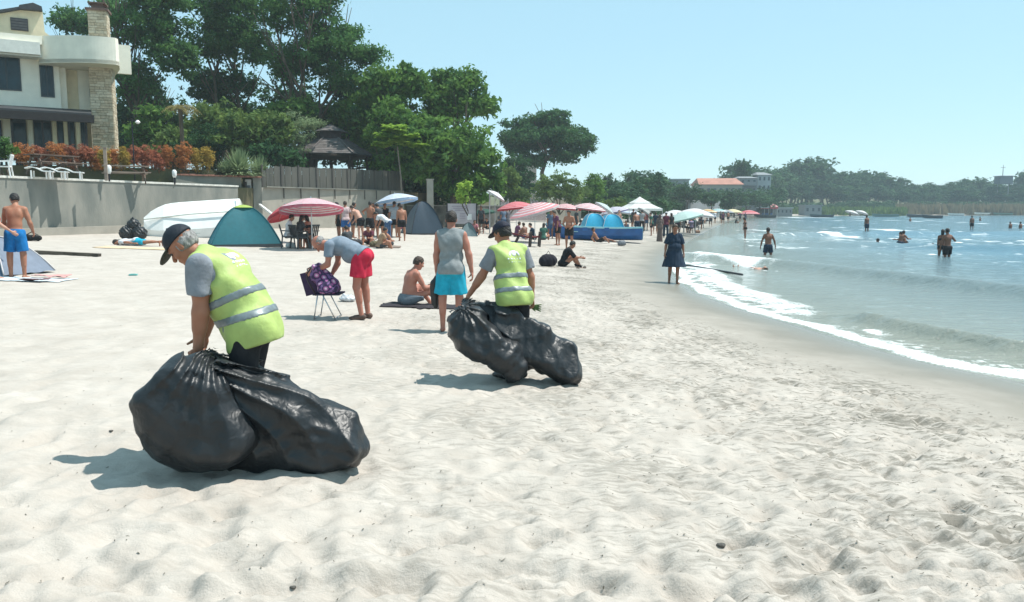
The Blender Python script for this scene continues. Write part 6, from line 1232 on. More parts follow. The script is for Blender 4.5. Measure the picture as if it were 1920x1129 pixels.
# towels and clutter
def spot(px, py): p = G(px, py); return arr((p[0], p[1], gz(p[0], p[1])))
towel(spot(38, 526), R(2), 1.9, .8, cloth('towel_white', (.55, .62, .66)), 'pale blue and white beach towel at the feet of the man in blue shorts', name='beach_towel')
towel(spot(98, 524), R(8), .62, .4, cloth('towel_pink', (.55, .30, .28)), 'crumpled pink cloth to the right of the pale towel', 'cloth', 'crumpled_cloth', amp=.10)
towel(spot(66, 531), R(-8), .5, .3, cloth('towel_darkrose', (.20, .12, .13)), 'crumpled dark patterned cloth in front of the pale towel', 'cloth', 'crumpled_cloth', amp=.10, seed=3)
towel(spot(252, 466), R(2), 2.3, .9, cloth('towel_orange', (.62, .48, .32)), 'sandy orange towel under the person lying by the wall', name='beach_towel', seed=5)
towel(spot(1128, 456), R(-6), 1.9, .7, cloth('towel_plain', (.60, .56, .50)), 'off white towel beside the blue boat', name='beach_towel', seed=6)
towel(spot(893, 431), R(0), 1.2, .6, cloth('towel_rose', (.62, .25, .28)), 'pink towel on the sand left of the second vest wearer', name='beach_towel', seed=7)
towel(spot(690, 463), R(3), 2.6, .9, cloth('mat_brown', (.22, .17, .14)), 'brown mat strewn with belongings in front of the standing group', 'mat', 'beach_mat', seed=8, amp=.06)
def small_bag(px, py, w_, h_, m, label, name='beach_bag'):
    p = spot(px, py); e = empty(name, p, R(15), label, 'bag'); vmesh('bag_body', m, e, solid([C_(arr((-w_ * .3, 0, h_ * .4)), arr((w_ * .3, 0, h_ * .4)), h_ * .42, h_ * .38), C_(arr((-w_ * .2, 0, h_ * .6)), arr((w_ * .2, 0, h_ * .6)), h_ * .3, h_ * .3)], .018, wr=.008)); tubes('handle', [[(-w_ * .25, 0, h_ * .75), (0, 0, h_ * 1.15), (w_ * .25, 0, h_ * .75)]], .012, dark_metal, e); return e
for a in ((640, 458, .4, .35, cloth('bag_purple', (.10, .07, .16)), 'purple beach bag by the feet of the pale bending man'), (668, 462, .5, .3, cloth('bag_darkgrey', (.05, .05, .055)), 'dark grey bag in the middle of the cluttered mat'), (705, 464, .45, .28, cloth('bag_olive', (.14, .12, .07)), 'olive bag at the right part of the cluttered mat'), (757, 430, .4, .25, cloth('bag_pink', (.55, .12, .20)), 'small pink bag in front of the navy tent'), (1166, 461, .35, .3, cloth('bag_slate', (.18, .19, .21)), 'small grey bag on the sand right of the off white towel'), (1028, 500, .42, .42, cloth('bag_black2', (.015, .014, .022)), 'black backpack on the sand behind the seated person in black'), (545, 466, .3, .22, cloth('bag_white', (.6, .6, .58)), 'small white bag under the seated trio'), (1308, 437, .5, .25, cloth('bag_rust', (.25, .14, .09)), 'rust coloured bag on the sand in front of the seated group by the water')): small_bag(*a)
# sign board
c = GY(866, 50); zt = P(866, 382, 50)[2] - c[2]; e = empty('sign_board', c, R(-4), 'weathered pale notice board with a poster behind the man in turquoise shorts', 'sign'); mb = MB(); mb.box((0, 0, zt - .62), (1.75, .05, 1.25)); mb.build('panel', M('sign_panel', (.46, .41, .43), rough=.6, var=.1, scale=2), e)
for q in (-.92, .92): mb = MB(); mb.box((q, 0, zt / 2), (.07, .07, zt + .05)); mb.build('post', dark_metal, e)
spm = M('sign_print', (.26, .22, .27), rough=.7)
for k in range(3): mb = MB(); mb.box((-.12, -.031, zt - .16 - .12 * k), (1.0 - .2 * k, .008, .045)); mb.build('printed_line', spm, e)
for k in range(4):
    for xx, ww in ((-.5, .3), (.05, .35)): mb = MB(); mb.box((xx, -.031, zt - .6 - .1 * k), (ww, .008, .03)); mb.build('printed_line', spm, e)
mb = MB(); mb.box((.48, -.033, zt - .82), (.28, .012, .36)); mb.build('poster', white_p, e)
c = GY(918, 50); e = empty('metal_pole', c, 0, 'thin grey pole standing right of the sign board', 'pole'); h_ = P(917, 360, 50)[2] - c[2]; mb = MB(); mb.tube([(0, 0, -.1), (0, 0, h_)], .035, 8); mb.build('shaft', alu, e); mb = MB(); mb.tube([(0, 0, h_), (0, 0, h_ + .05)], .06, 8); mb.build('cap', dark_metal, e)
# low dark red lounger
p = spot(990, 463); e = empty('beach_lounger', p, R(4), 'low dark red lounger with chunky dark end frames, right of the second vest wearer\'s head', 'sun lounger'); e.scale = (1.3, 1.2, 1.25); dk = M('dark_brown_plastic', (.035, .022, .02), rough=.5)
mb = MB(); mb.beam((-.55, 0, .48), (.0, 0, .33), .5, .05); mb.build('backrest', cloth('dark_red', (.16, .03, .03)), e); mb = MB(); mb.beam((0, 0, .33), (.42, 0, .36), .5, .05); mb.build('seat', MATS['cloth_dark_red'], e)
for q in (.12, .44):
    mb = MB(); mb.beam((q - .06, -.25, 0), (q - .02, -.25, .50), .06, .06); mb.beam((q - .06, .25, 0), (q - .02, .25, .50), .06, .06); mb.beam((q - .02, -.27, .50), (q - .02, .27, .50), .06, .06); mb.build('leg_frame', dk, e)
mb = MB(); mb.beam((-.5, -.24, 0), (-.3, -.24, .42), .05, .05); mb.beam((-.5, .24, 0), (-.3, .24, .42), .05, .05); mb.build('rear_leg', dk, e)
# rope in the shallows
a = P(1284, 497, 1); pts = []
for px, py in ((1284, 497), (1310, 501), (1345, 507), (1392, 515)):
    d_ = ray(px, py); q = CAM + d_ * ((WATER_Z + .05 - 1.7) / d_[2]); pts.append(q)
tag(tubes('mooring_rope', [pts], .035, M('wet_rope', (.05, .055, .06), rough=.6), None, 6), 'dark mooring rope running from the wet sand into the shallows', 'rope')
# sandals
for px, py, lab in ((1084, 503, 'left one of a pair of brown sandals by the seated person in black'), (1096, 503, 'right one of a pair of brown sandals by the seated person in black')):
    p = spot(px, py); e = empty('sandal', p, R(80), lab, 'sandal', 'brown sandals'); mb = MB(); mb.box((0, 0, .015), (.27, .10, .025)); mb.build('sole', M('sole', (.12, .085, .06)), e); tubes('strap', [[(.06, -.05, .02), (.07, 0, .06), (.06, .05, .02)]], .012, dark_metal, e)

# ---------------------------------------------------------------- the other people
sgp = dict(zp=.14, lean=6, curl=14, nod=16, LT=(-.35, 1, .4), RT=(.35, 1, .35), LS=(.2, .35, -1), RS=(-.2, .35, -1), LU=(-.1, .45, -1), LF=(.2, .9, 0), RU=(.1, .5, -1), RF=(-.2, .9, 0))
bk = cloth('black_swim', (.014, .015, .018)); nv = cloth('navy', (.014, .03, .055)); wh = cloth('white_tee', (.62, .63, .65)); jn = cloth('jeans', (.05, .10, .19)); dg_ = cloth('darkgrey', (.05, .055, .06))
def pp(px, py, yaw, label, Y=None, **k):
    p = spot(px, py) if Y is None else GY(px, Y)
    if Y is not None: p[2] = gz(p[0], p[1])
    p[2] -= .01; k.setdefault('ps', {}); return person(p, yaw, k.pop('ps'), label=label, **k)
h1, h2, h3 = .019, .030, .04
pp(34, 523, 12, 'shirtless man in bright blue shorts standing by the beach shelter at left', H=1.76, skin='tan', hair='black', h=.0125, wear=[('shorts', cloth('bright_blue', (.008, .15, .40)), {'t': .85, 'flare': .03})], ps=dict(lean=6, curl=10, nod=28, turn=35, LU=(-.25, .2, -1), LF=(.2, .8, -.6), RU=(.3, .0, -1), RF=(-.05, .7, -.7), LT=(-.1, .05, -1), RT=(.1, 0, -1)))
pp(-12, 525, -40, 'person in a red top cut off by the left edge of the picture', H=1.66, fem=True, skin='fair', hair='brown', h=h1, wear=[('tshirt', cloth('coral', (.50, .10, .09))), ('shorts', dg_)], ps=dict(RU=(.3, .3, -1), RF=(.1, .8, -.6)))
# lying by the wall: the figure is laid on its back
def lying(px, py, rz, label, H, skin, hair, wear, ps=None, fem=False, z=.13):
    e, J = person((0, 0, 0), 0, ps or dict(lean=0, curl=0, nod=-5, LU=(-.3, 0, -1), RU=(.3, 0, -1)), H=H, skin=skin, hair=hair, wear=wear, h=h2, label=label, fem=fem)
    p = spot(px, py); m = rotm(0, 0, R(rz)) @ rotm(R(-90), 0, 0); c_ = m @ arr((0, 0, H / 2)); e.location = p - c_ + arr((0, 0, z)); from mathutils import Matrix; e.rotation_euler = Matrix(m.tolist()).to_euler(); return e
lying(258, 461, 90, 'person in turquoise shorts and white top lying by the wall, head to the left', 1.7, 'tan', 'darkbrown', [('shorts', MATS['cloth_turquoise']), ('tshirt', wh)])
# trio under the striped umbrella
seat_ps = dict(zp=.50, lean=4, curl=10, nod=18, LT=(-.15, 1, -.1), RT=(.15, 1, -.1), LS=(0, .1, -1), RS=(0, .1, -1), LU=(-.1, .35, -1), LF=(.1, .9, -.2), RU=(.1, .35, -1), RF=(-.1, .9, -.2))
chm = M('chair_dark', (.04, .045, .05), rough=.5)
for px, py, yaw, lab, sk, top, hr_, fm in ((541, 466, -75, 'seated person in a white shirt at the left of the trio beside the teal tent', 'tan', wh, 'black', False), (562, 467, -40, 'seated dark haired person in a dark top in the middle of the trio', 'dark', dg_, 'black', True), (581, 466, 60, 'seated person with bare shoulders at the right of the trio, under the ringed umbrella', 'red', None, 'black', True)):
    pp(px, py, yaw, lab, H=1.62, fem=fm, skin=sk, hair=hr_, h=h1 if px == 562 else .018, longhair=fm, wear=([('tshirt', top)] if top else [('top', bk)]) + [('shorts', dg_ if px != 541 else cloth('patterned_pale', (.35, .31, .30)))], ps=seat_ps)
    p = spot(px, py); plastic_chair(p, R(yaw) + R(90), 'dark folding chair under the ' + lab.replace('seated ', '').split(' at ')[0].split(' in the middle')[0] + (' left' if px == 541 else ' middle' if px == 562 else ' right') + ' of the trio', 'dark chairs of the trio', chm, name='camp_chair')
# standing group
std = dict(LT=(-.08, .03, -1), RT=(.08, 0, -1))
pp(677, 452, 62, 'pale stooping man in black trunks beside the ringed umbrella', H=1.8, fat=1.15, skin='fair', hair='brown', h=h2, wear=[('shorts', bk, {'t': .6})], ps=dict(std, lean=28, curl=20, nod=40, LU=(0, .2, -1), LF=(0, .6, -.7), RU=(0, .3, -1), RF=(0, .6, -.7)))
pp(649, 450, 20, 'man in blue shorts standing just behind the pale stooping man', H=1.78, skin='tan', hair='brown', h=h2, wear=[('shorts', cloth('royal_blue', (.03, .11, .30)), {'t': .8}), ('tshirt', cloth('pale_pink', (.50, .38, .38)))], ps=std)
pp(694, 450, -15, 'bare backed tanned man with raised elbow and long black shorts, centre of the group', H=1.8, skin='tan', hair='black', h=h2, wear=[('shorts', bk, {'t': .9, 'flare': .04})], ps=dict(std, LU=(-.8, .3, -.4), LF=(-.2, .8, -.3)))
pp(713, 448, 40, 'person in a dark tee and dark shorts behind the bending man in jeans', H=1.76, skin='tan', hair='black', h=h2, wear=[('tshirt', dg_), ('shorts', bk)], ps=dict(std, nod=25, lean=10, curl=14))
pp(728, 456, 70, 'bending person in a white shirt and jeans in front of the standing group', H=1.72, skin='tan', hair='darkbrown', h=h2, wear=[('tshirt', wh), ('trousers', jn)], ps=dict(std, lean=48, curl=18, nod=50, LU=(0, .3, -1), LF=(0, .4, -1), RU=(0, .4, -1), RF=(0, .5, -1)))
pp(739, 446, -10, 'man in a grey shirt and black shorts, right part of the group', H=1.82, skin='tan', hair='black', h=h2, wear=[('tshirt', cloth('lightgrey', (.32, .34, .37))), ('shorts', bk)], ps=dict(std, nod=15))
pp(754, 452, 15, 'slim shirtless man with orange brown back at the right end of the group', H=1.72, skin='tan', hair='brown', h=h2, wear=[('shorts', bk, {'t': .6})], ps=dict(std, lean=8, nod=20))
pp(733, 461, 100, 'child with bare arms sitting on the brown mat in front of the group', H=1.25, skin='tan', hair='brown', h=h2, wear=[('shorts', dg_)], ps=dict(zp=.12, lean=15, curl=15, nod=30, LT=(-.3, 1, .5), RT=(.3, 1, .5), LS=(0, .3, -1), RS=(0, .3, -1), LU=(0, .7, -.7), RU=(0, .7, -.7)))
for px, py, yaw, lab, top, bot, sk, ps_ in ((662, 446, -60, 'person in a navy tee half hidden behind the pale stooping man', nv, dg_, 'tan', std), (704, 444, 150, 'person facing the sea in a maroon tee at the back of the standing group', cloth('maroon_b', (.16, .04, .05)), bk, 'brown', std), (722, 443, 200, 'tall person in black at the back of the group under the pale blue umbrella', bk, dg_, 'tan', std), (747, 446, -80, 'person in a rust coloured shirt at the back right of the standing group', cloth('rust', (.34, .13, .06)), nv, 'tan', std), (636, 449, 90, 'person in dark clothes behind the right edge of the ringed umbrella', dg_, bk, 'dark', std)):
    pp(px, py, yaw, lab, H=1.72, skin=sk, hair='black', h=h2, wear=[('tshirt', top), ('shorts', bot)], ps=ps_)
for px, py, yaw, lab, top, bot in ((655, 463, 40, 'person sitting on the brown mat in a dark top, left of the bags', dg_, jn), (712, 466, -70, 'person sitting on the brown mat in a tan top, right of the bags', cloth('tan_top', (.34, .22, .14)), dg_), (694, 459, 170, 'person sitting on the brown mat facing the sea, in the middle', cloth('wine', (.15, .04, .06)), bk)):
    pp(px, py, yaw, lab, H=1.62, skin='tan', hair='darkbrown', h=h2, wear=[('tshirt', top), ('shorts', bot)], ps=dict(zp=.12, lean=10, curl=14, nod=22, LT=(-.3, 1, .45), RT=(.3, 1, .4), LS=(.1, .35, -1), RS=(-.1, .35, -1), LU=(-.1, .5, -1), LF=(.2, .9, 0), RU=(.1, .5, -1), RF=(-.2, .9, 0)))
# people in the shade of the red umbrellas and on to the pavilion tent
k_ = 0
for px, Y_, sit, top, lab in ((968, 46, 1, 'plum2', 'person in plum sitting in the shade under the leftmost red umbrella'), (985, 44, 1, None, 'bare shouldered person sitting under the faded striped umbrella, left'), (1001, 43, 1, 'navy', 'person in navy sitting under the middle of the faded striped umbrella'), (1018, 43, 1, 'jade', 'person in green sitting at the right under the faded striped umbrella'), (1032, 45, 0, 'slate2', 'person in slate blue standing right of the faded striped umbrella'), (1052, 55, 1, 'navy', 'person in navy sitting under the flat red umbrella'), (1080, 55, 0, 'darkgrey', 'person in dark grey standing behind the bow of the blue boat'), (1092, 56, 1, 'plum2', 'person in plum sitting under the pink and white umbrella'), (1116, 57, 0, 'navy', 'person in navy standing behind the cyan shelters, left'), (1139, 57, 1, 'rose2', 'person in rose sitting behind the cyan shelters, right'), (1160, 58, 0, None, 'bare backed man standing left of the pavilion tent'), (1175, 60, 1, 'slate2', 'person in slate sitting left of the pavilion tent'), (1186, 68, 0, 'darkgrey', 'person in dark grey under the left side of the pavilion tent'), (1212, 66, 0, 'rose2', 'person in rose under the right side of the pavilion tent'), (1222, 56, 0, 'jade', 'person in green standing between the pavilion tent and the brown dressed woman'), (1229, 60, 0, 'navy', 'person in navy partly hidden behind the brown dressed woman'),
                              (888, 47, 1, 'rose2', 'person in rose sitting on the sand right of the small grey tent'), (903, 49, 0, 'darkgrey', 'person in dark grey standing right of the sign board'), (926, 46, 1, 'plum2', 'person in plum sitting under the steeply tilted white umbrella'), (944, 52, 0, 'slate2', 'person in slate blue standing behind the second vest wearer'), (1316, 78, 0, 'navy', 'person in navy standing beyond the seated group by the water'), (1333, 92, 0, None, 'bare backed person walking on the far sand left of the grey umbrella'), (1300, 84, 0, 'rose2', 'person in rose standing beyond the broad white umbrella'), (1356, 105, 0, 'plum2', 'small distant person in plum below the grey umbrella'), (1380, 118, 1, 'darkgrey', 'small distant person sitting below the cream umbrella'), (1398, 140, 0, 'navy', 'small distant person beside the far red umbrella')):
    cc = dict(plum2=(.13, .05, .10), navy=(.014, .03, .055), jade=(.04, .12, .09), slate2=(.10, .14, .20), darkgrey=(.05, .055, .06), rose2=(.42, .16, .18)); k_ += 1
    pp(px, 0, [160, -70, 30, 90, -20, 200][k_ % 6], lab, Y=Y_, H=1.62 + .03 * (k_ % 5), fem=k_ % 2 == 0, skin=['tan', 'brown', 'dark', 'fair'][k_ % 4], hair=['black', 'darkbrown', 'brown'][k_ % 3], longhair=k_ % 4 == 0, h=.036 if Y_ < 58 else .05, wear=([('tshirt', cloth(top, cc[top]))] if top else []) + [('shorts', [bk, dg_, jn][k_ % 3])], ps=sgp if sit else std)
# women by the small tilted umbrella
sg = dict(zp=.12, lean=8, curl=12, nod=20, LT=(-.4, 1, .35), RT=(.4, 1, .35), LS=(.3, .35, -1), RS=(-.3, .35, -1), LU=(-.1, .5, -1), LF=(.2, .9, 0), RU=(.1, .5, -1), RF=(-.2, .9, 0))
pp(915, 430, 150, 'seated woman in dark clothes just left of the second vest wearer\'s cap', H=1.6, fem=True, skin='tan', hair='black', longhair=True, h=h2, wear=[('tshirt', nv), ('trousers', dg_)], ps=sg)
pp(938, 432, 200, 'seated woman in a grey patterned dress behind the second vest wearer\'s cap', H=1.62, fem=True, skin='tan', hair='darkbrown', longhair=True, h=h2, wear=[('dress', cloth('patterned_grey', (.18, .16, .18), rgb2=(.04, .05, .06), scale=30), {'len': .5})], ps=dict(seat_ps))
pp(952, 436, 30, 'standing woman in patterned grey clothes behind the second vest wearer', H=1.6, fem=True, skin='tan', hair='brown', h=h2, wear=[('dress', MATS['cloth_patterned_grey'], {'len': .8})], ps=std)
# by the blue boat
pp(1067, 468, 165, 'shirtless man in black shorts standing at the bow of the blue boat', H=1.74, fat=1.15, skin='tan', hair='black', h=.018, wear=[('shorts', bk, {'t': .7})], ps=dict(std, nod=25, LU=(-.3, .1, -1), LF=(.4, .6, -.5), RU=(.35, 0, -1), RF=(-.4, .6, -.4)))
pp(1046, 460, 120, 'person in a purple top behind the shirtless man at the boat bow', H=1.68, skin='tan', hair='darkbrown', h=h2, fem=True, wear=[('tshirt', cloth('plum', (.12, .04, .09))), ('shorts', bk)], ps=dict(std, lean=15, nod=20))
pp(1056, 500, -80, 'person dressed all in black sitting on the sand with knees drawn up', H=1.66, skin='tan', hair='black', h=h1, wear=[('trousers', bk), ('tshirt', bk, {'sleeve': 1.0})], ps=dict(zp=.12, lean=14, curl=18, nod=30, turn=10, LT=(-.15, .85, .62), RT=(.15, .9, .55), LS=(0, .55, -1), RS=(0, .62, -1), LU=(-.1, .6, -.8), LF=(.1, .9, -.1), RU=(.1, .6, -.8), RF=(-.1, .9, -.1)))
pp(1122, 455, -100, 'sunbather propped on elbows beside the blue boat, black haired', H=1.65, skin='brown', hair='black', h=.018, wear=[('shorts', bk)], ps=dict(zp=.12, lean=-38, curl=12, nod=-5, LT=(-.2, 1, .25), RT=(.1, 1, .55), LS=(0, 1, -.2), RS=(0, .7, -.9), LU=(-.2, -.5, -1), LF=(0, .4, -.6), RU=(.2, -.5, -1), RF=(0, .4, -.6)))
pp(1194, 441, 10, 'tanned man standing behind the stern of the blue boat', H=1.7, skin='brown', hair='black', h=h2, wear=[('shorts', nv)], ps=dict(std, lean=18, curl=14, nod=30))
pp(1203, 436, -20, 'person in dark trousers behind the stern of the blue boat, right of the tanned man', H=1.72, skin='tan', hair='black', h=h2, wear=[('tshirt', cloth('pale_patterned', (.34, .33, .33))), ('trousers', bk)], ps=std)
# women before the waterline
pp(1237, 453, 10, 'woman in a long brown dress and headscarf standing left of the navy dressed walker', H=1.62, fem=True, skin='tan', hair=None, h=.018, wear=[('dress', cloth('brown_dress', (.13, .095, .085)), {'len': 1.02, 'w': .21, 'sleeve': 1.}), ('scarf', cloth('brown_scarf', (.10, .07, .065)))], ps=std)
pp(1248, 446, -15, 'person in dark maroon with a white sun hat, middle of the huddle behind the walker', H=1.74, fem=True, skin='tan', hair='black', h=h2, cap=('white', (.6, .6, .62)), wear=[('tshirt', cloth('maroon', (.10, .02, .04))), ('trousers', nv)], ps=std)
pp(1259, 443, 20, 'woman in a black top in the huddle, directly behind the walker\'s head', H=1.66, fem=True, skin='tan', hair='darkbrown', longhair=True, h=h2, wear=[('tshirt', bk), ('trousers', cloth('tan_trousers', (.28, .2, .15)))], ps=std)
pp(1270, 441, -25, 'person in a dark purple shirt at the right end of the huddle', H=1.6, skin='tan', hair='black', h=h2, wear=[('tshirt', cloth('dark_purple', (.06, .03, .07))), ('shorts', dg_)], ps=std)
pp(1262, 531, 178, 'woman in a loose navy dress walking barefoot along the waterline towards the camera', H=1.64, fem=True, fat=1.38, skin='brown', hair='brown', h=.0125, longhair=False, wear=[('dress', nv, {'len': .50, 'w': .37, 'sleeve': .85})], ps=dict(LU=(-.3, .05, -1), LF=(-.12, .15, -1), RU=(.32, -.05, -1), RF=(.15, .15, -1), LT=(-.02, .28, -1), LS=(0, -.10, -1), RT=(.04, -.02, -1), RS=(0, -.34, -1), nod=12))
# seated group by the water
for px, py, yaw, lab, top in ((1282, 436, -60, 'seated person in black at the left of the group by the water', bk), (1296, 437, 10, 'seated person in a lilac top in the group by the water', cloth('lilac', (.28, .24, .36))), (1303, 433, 30, 'seated person in dark green at the centre of the group by the water', cloth('darkgreen', (.03, .08, .07))), (1313, 428, 100, 'seated person in grey at the right of the group by the water', dg_), (1327, 420, 90, 'seated person in white and navy furthest right under the white umbrella', wh)):
    pp(px, py, yaw, lab, H=1.66, skin='tan', hair='black', h=.042, wear=[('tshirt', top), ('shorts', nv)], ps=seat_ps); p = spot(px, py); plastic_chair(p, R(yaw) + R(90), 'dark camp chair of the ' + lab.replace('seated ', '').replace(' of the group', '').replace(' in the group', '').replace('at the centre', 'centre').replace('at the right', 'right').replace('at the left', 'left'), 'dark chairs by the water', chm, name='camp_chair')
pp(1295, 428, 0, 'person standing in dark clothes behind the seated group by the water', H=1.72, skin='tan', hair='black', h=.042, wear=[('tshirt', nv), ('shorts', bk)], ps=std)
for px, Y, lab, c_ in ((1341, 112, 'small distant figure in white left of the grey umbrella', wh), (1352, 116, 'small distant figure in grey beside the teal umbrella', dg_), (1366, 120, 'small distant figure with bare back between the grey and cream umbrellas', None), (1388, 135, 'small distant figure in navy right of the cream umbrella', nv)):
    pp(px, 0, 30, lab, Y=Y, H=1.7, skin='tan', hair='black', h=.042, wear=([('tshirt', c_)] if c_ else []) + [('shorts', bk)], ps=std)
def wade(px, py, yaw, sink, label, dz=0, **k):
    d_ = ray(px, py); q = CAM + d_ * ((WATER_Z - 1.7) / d_[2]); q[2] = WATER_Z - sink; k.setdefault('h', .030); k.setdefault('ps', std); return person(q, yaw, k.pop('ps'), label=label, **k)
wade(1397, 449, 60, .05, 'slim girl with long black hair standing at the edge of the surf', H=1.55, fem=True, skin='dark', hair='black', longhair=True, wear=[('trunks', bk), ('top', bk)], ps=dict(nod=12, LU=(-.03, .1, -1), RU=(.03, .1, -1), LT=(0, 0, -1), RT=(0, 0, -1)))
wade(1440, 478, 4, .52, 'broad man in dark trunks wading knee deep away from the camera', H=1.74, skin='dark', hair='black', fat=1.1, h=.018, wear=[('shorts', nv, {'t': .7})], ps=dict(LU=(-.42, 0, -1), LF=(-.12, .2, -1), RU=(.5, .1, -1), RF=(.32, .2, -1), LT=(-.14, .0, -1), RT=(.14, .0, -1)))
wade(1625, 437, 20, .2, 'tall dark figure wading far out, left of the long white breaker', H=1.74, skin='dark', hair='black', h=.042, wear=[('shorts', nv)])
wade(1648, 456, 30, 1.42, 'lone swimmer with only head and shoulder above water, left of the crouching pair', H=1.7, skin='dark', hair='black')
cr = dict(zp=.55, lean=20, curl=15, LT=(-.2, 1, .2), RT=(.2, 1, .2), LS=(0, 0, -1), RS=(0, 0, -1), LU=(-.2, .6, -.6), LF=(.2, .9, 0), RU=(.2, .6, -.6), RF=(0, .9, 0))
wade(1687, 459, -60, .42, 'bather crouching in the waves, left one of the splashing pair', H=1.66, skin='dark', hair='black', ps=cr, wear=[('shorts', nv)])
wade(1698, 458, 50, .48, 'bather crouching in the waves, right one of the splashing pair', H=1.6, skin='brown', hair='black', ps=cr, wear=[('shorts', bk)])
wade(1751, 465, 30, 1.2, 'child up to the neck in the water left of the embracing couple', H=1.45, skin='dark', hair='black', ps=dict(LU=(-.5, .6, .1), RU=(.5, .6, .1)))
wade(1776, 482, 10, .50, 'bather in dark shorts with one arm bent, right one of the couple', H=1.72, skin='dark', hair='black', wear=[('shorts', bk)], ps=dict(RU=(.7, 0, -.7), RF=(-.4, .2, .5), LU=(-.3, .2, -1), LT=(-.02, 0, -1), RT=(.05, .05, -1)))
wade(1765, 480, -30, .46, 'slender bather with long dark hair, left one of the couple', H=1.62, fem=True, skin='dark', hair='black', longhair=True, wear=[('trunks', bk), ('top', bk)], ps=dict(lean=6, RU=(.5, .5, -.4), LU=(-.1, .1, -1)))
wade(1822, 429, 0, .35, 'single dark figure wading far out on the right', H=1.7, skin='dark', hair='black', h=.042, wear=[('shorts', bk)])
for px, py, lab in ((1707, 415, 'far bather half submerged near the dark moored boat'), (1838, 414, 'far swimmer right of the lone wading figure'), (1895, 428, 'far swimmer near the right edge, left of two'), (1914, 428, 'far swimmer near the right edge, right of two')): wade(px, py, 20, 1.0, lab, H=1.7, skin='dark', hair='black', h=.035)
for px, Y, lab in ((1594, 236, 'tiny dark figure standing on the far shore left of the moored boats'), (1622, 240, 'tiny figure on the far shore right of the other one')):
    pp(px, 0, 0, lab, Y=Y, H=1.75, skin='dark', hair='black', h=.05, wear=[('shorts', bk)], ps=std)
d_ = ray(1408, 503); q = CAM + d_ * ((WATER_Z - 1.7) / d_[2]); e, J = person((0, 0, 0), 0, dict(LU=(-.3, 0, 1), RU=(.3, 0, -1)), H=1.6, skin='fair', hair='brown', h=h2, wear=[('trunks', bk)], label='swimmer lying face down in the white surf')
m_ = rotm(0, 0, R(25)) @ rotm(R(90), 0, 0); from mathutils import Matrix as _Mx
e.location = q - m_ @ arr((0, 0, .8)) - arr((0, 0, .07)); e.rotation_euler = _Mx(m_.tolist()).to_euler()
# ---------------------------------------------------------------- far shore
far_protos = []
def proto_tree(seed, kind):
    m = LM['far'] if kind != 'pine' else LM['dark']; V, F = leaves(100 + seed, {'round': [(0, 0, 5.2, 3.4, 3.4, 3.6)], 'tall': [(0, 0, 5.6, 1.7, 1.7, 4.6)], 'spread': [(0, 0, 5.6, 4.2, 4.2, 2.6), (1, 0, 7.2, 2.2, 2.2, 1.6)], 'pine': [(0, 0, 6.2, 2.0, 2.0, 3.6), (0, 0, 9, 1, 1, 1.6)], 'bush': [(0, 0, 1.6, 2.8, 2.4, 1.7)]}[kind], 1500 if kind != 'bush' else 900, .34 if kind != 'bush' else .22, lobes=16, lobe_r=(.28, .45), fill=.2)
    me = mesh_np('crown', V, F, False); me.materials.append(m)
    tb = trunk_mb(seed, 6.5 if kind != 'bush' else 1.5, .22 if kind != 'bush' else .08, 5, 1.8); t = bpy.data.meshes.new('trunk'); t.from_pydata(tb.v, [], tb.f); t.materials.append(bark); return me, t
PT = {k: [proto_tree(i * 7 + j, k) for j in range(2)] for i, k in enumerate(('round', 'tall', 'spread', 'pine', 'bush'))}
HT = dict(round=8.6, tall=10, spread=8.7, pine=10.4, bush=3.2)
rr = np.random.default_rng(99)
def far_tree(px, pt, Y, kind, label, group, wf=1.0, pb=None):
    x, zt = XZ(px, pt, Y); zg = g0(x, Y) if pb is None else P(px, pb, Y)[2]; hgt = max(zt - zg, 1.2); s = hgt / HT[kind]; j = int(rr.integers(0, 2)); cm, tm = PT[kind][j]
    e = empty('tree' if kind != 'bush' else 'shrub', (x, Y, zg), rr.random() * 6.28, label, 'tree' if kind != 'bush' else 'shrub', group); e.scale = (s * wf * 1.1, s * wf * 1.1, s)
    link('crown' if kind != 'bush' else 'foliage', cm, None, e); link('trunk' if kind != 'bush' else 'stem', tm, None, e); return e
prof = [(1140, 335), (1165, 338), (1190, 318), (1215, 314), (1240, 333), (1262, 352), (1290, 345), (1320, 350), (1345, 352), (1372, 340), (1386, 302), (1410, 306), (1432, 318), (1455, 312), (1480, 312), (1505, 296), (1525, 288), (1545, 312), (1565, 325), (1585, 318), (1610, 320), (1630, 315), (1650, 322), (1670, 336), (1690, 332), (1708, 345), (1725, 343), (1745, 338), (1765, 336), (1785, 340), (1805, 334), (1825, 330), (1845, 326), (1862, 338), (1885, 346), (1905, 338), (1920, 320), (1940, 318)]
def py_prof(px): return float(np.interp(px, [a for a, b in prof], [b for a, b in prof]))
def yfar(px): return float(np.interp(px, [1130, 1250, 1350, 1420, 1500, 1600, 1950], [125, 165, 205, 250, 285, 292, 300]))
kinds = ['round', 'tall', 'spread', 'round', 'pine', 'spread', 'round']
i = 0
for px in range(1142, 1960, 11):
    k = kinds[i % 7] if py_prof(px) < 330 else ['round', 'spread', 'round'][i % 3]
    far_tree(px + rr.normal() * 2, py_prof(px) + abs(rr.normal()) * 3, yfar(px) + 12 + rr.random() * 8, k, 'one of the many hazy trees of the wooded skyline across the bay', 'hazy trees across the bay', 1.15); i += 1
for px in range(1150, 1960, 13):
    t = py_prof(px); b = 378
    if 1225 < px < 1445 and px % 3: continue
    far_tree(px + rr.normal() * 3, t + (b - t) * .42 + rr.normal() * 3, yfar(px) + 2 + rr.random() * 5, ['round', 'spread', 'round', 'tall'][i % 4], 'one of the lower trees filling the slope below the skyline across the bay', 'lower trees across the bay', 1.35); i += 1
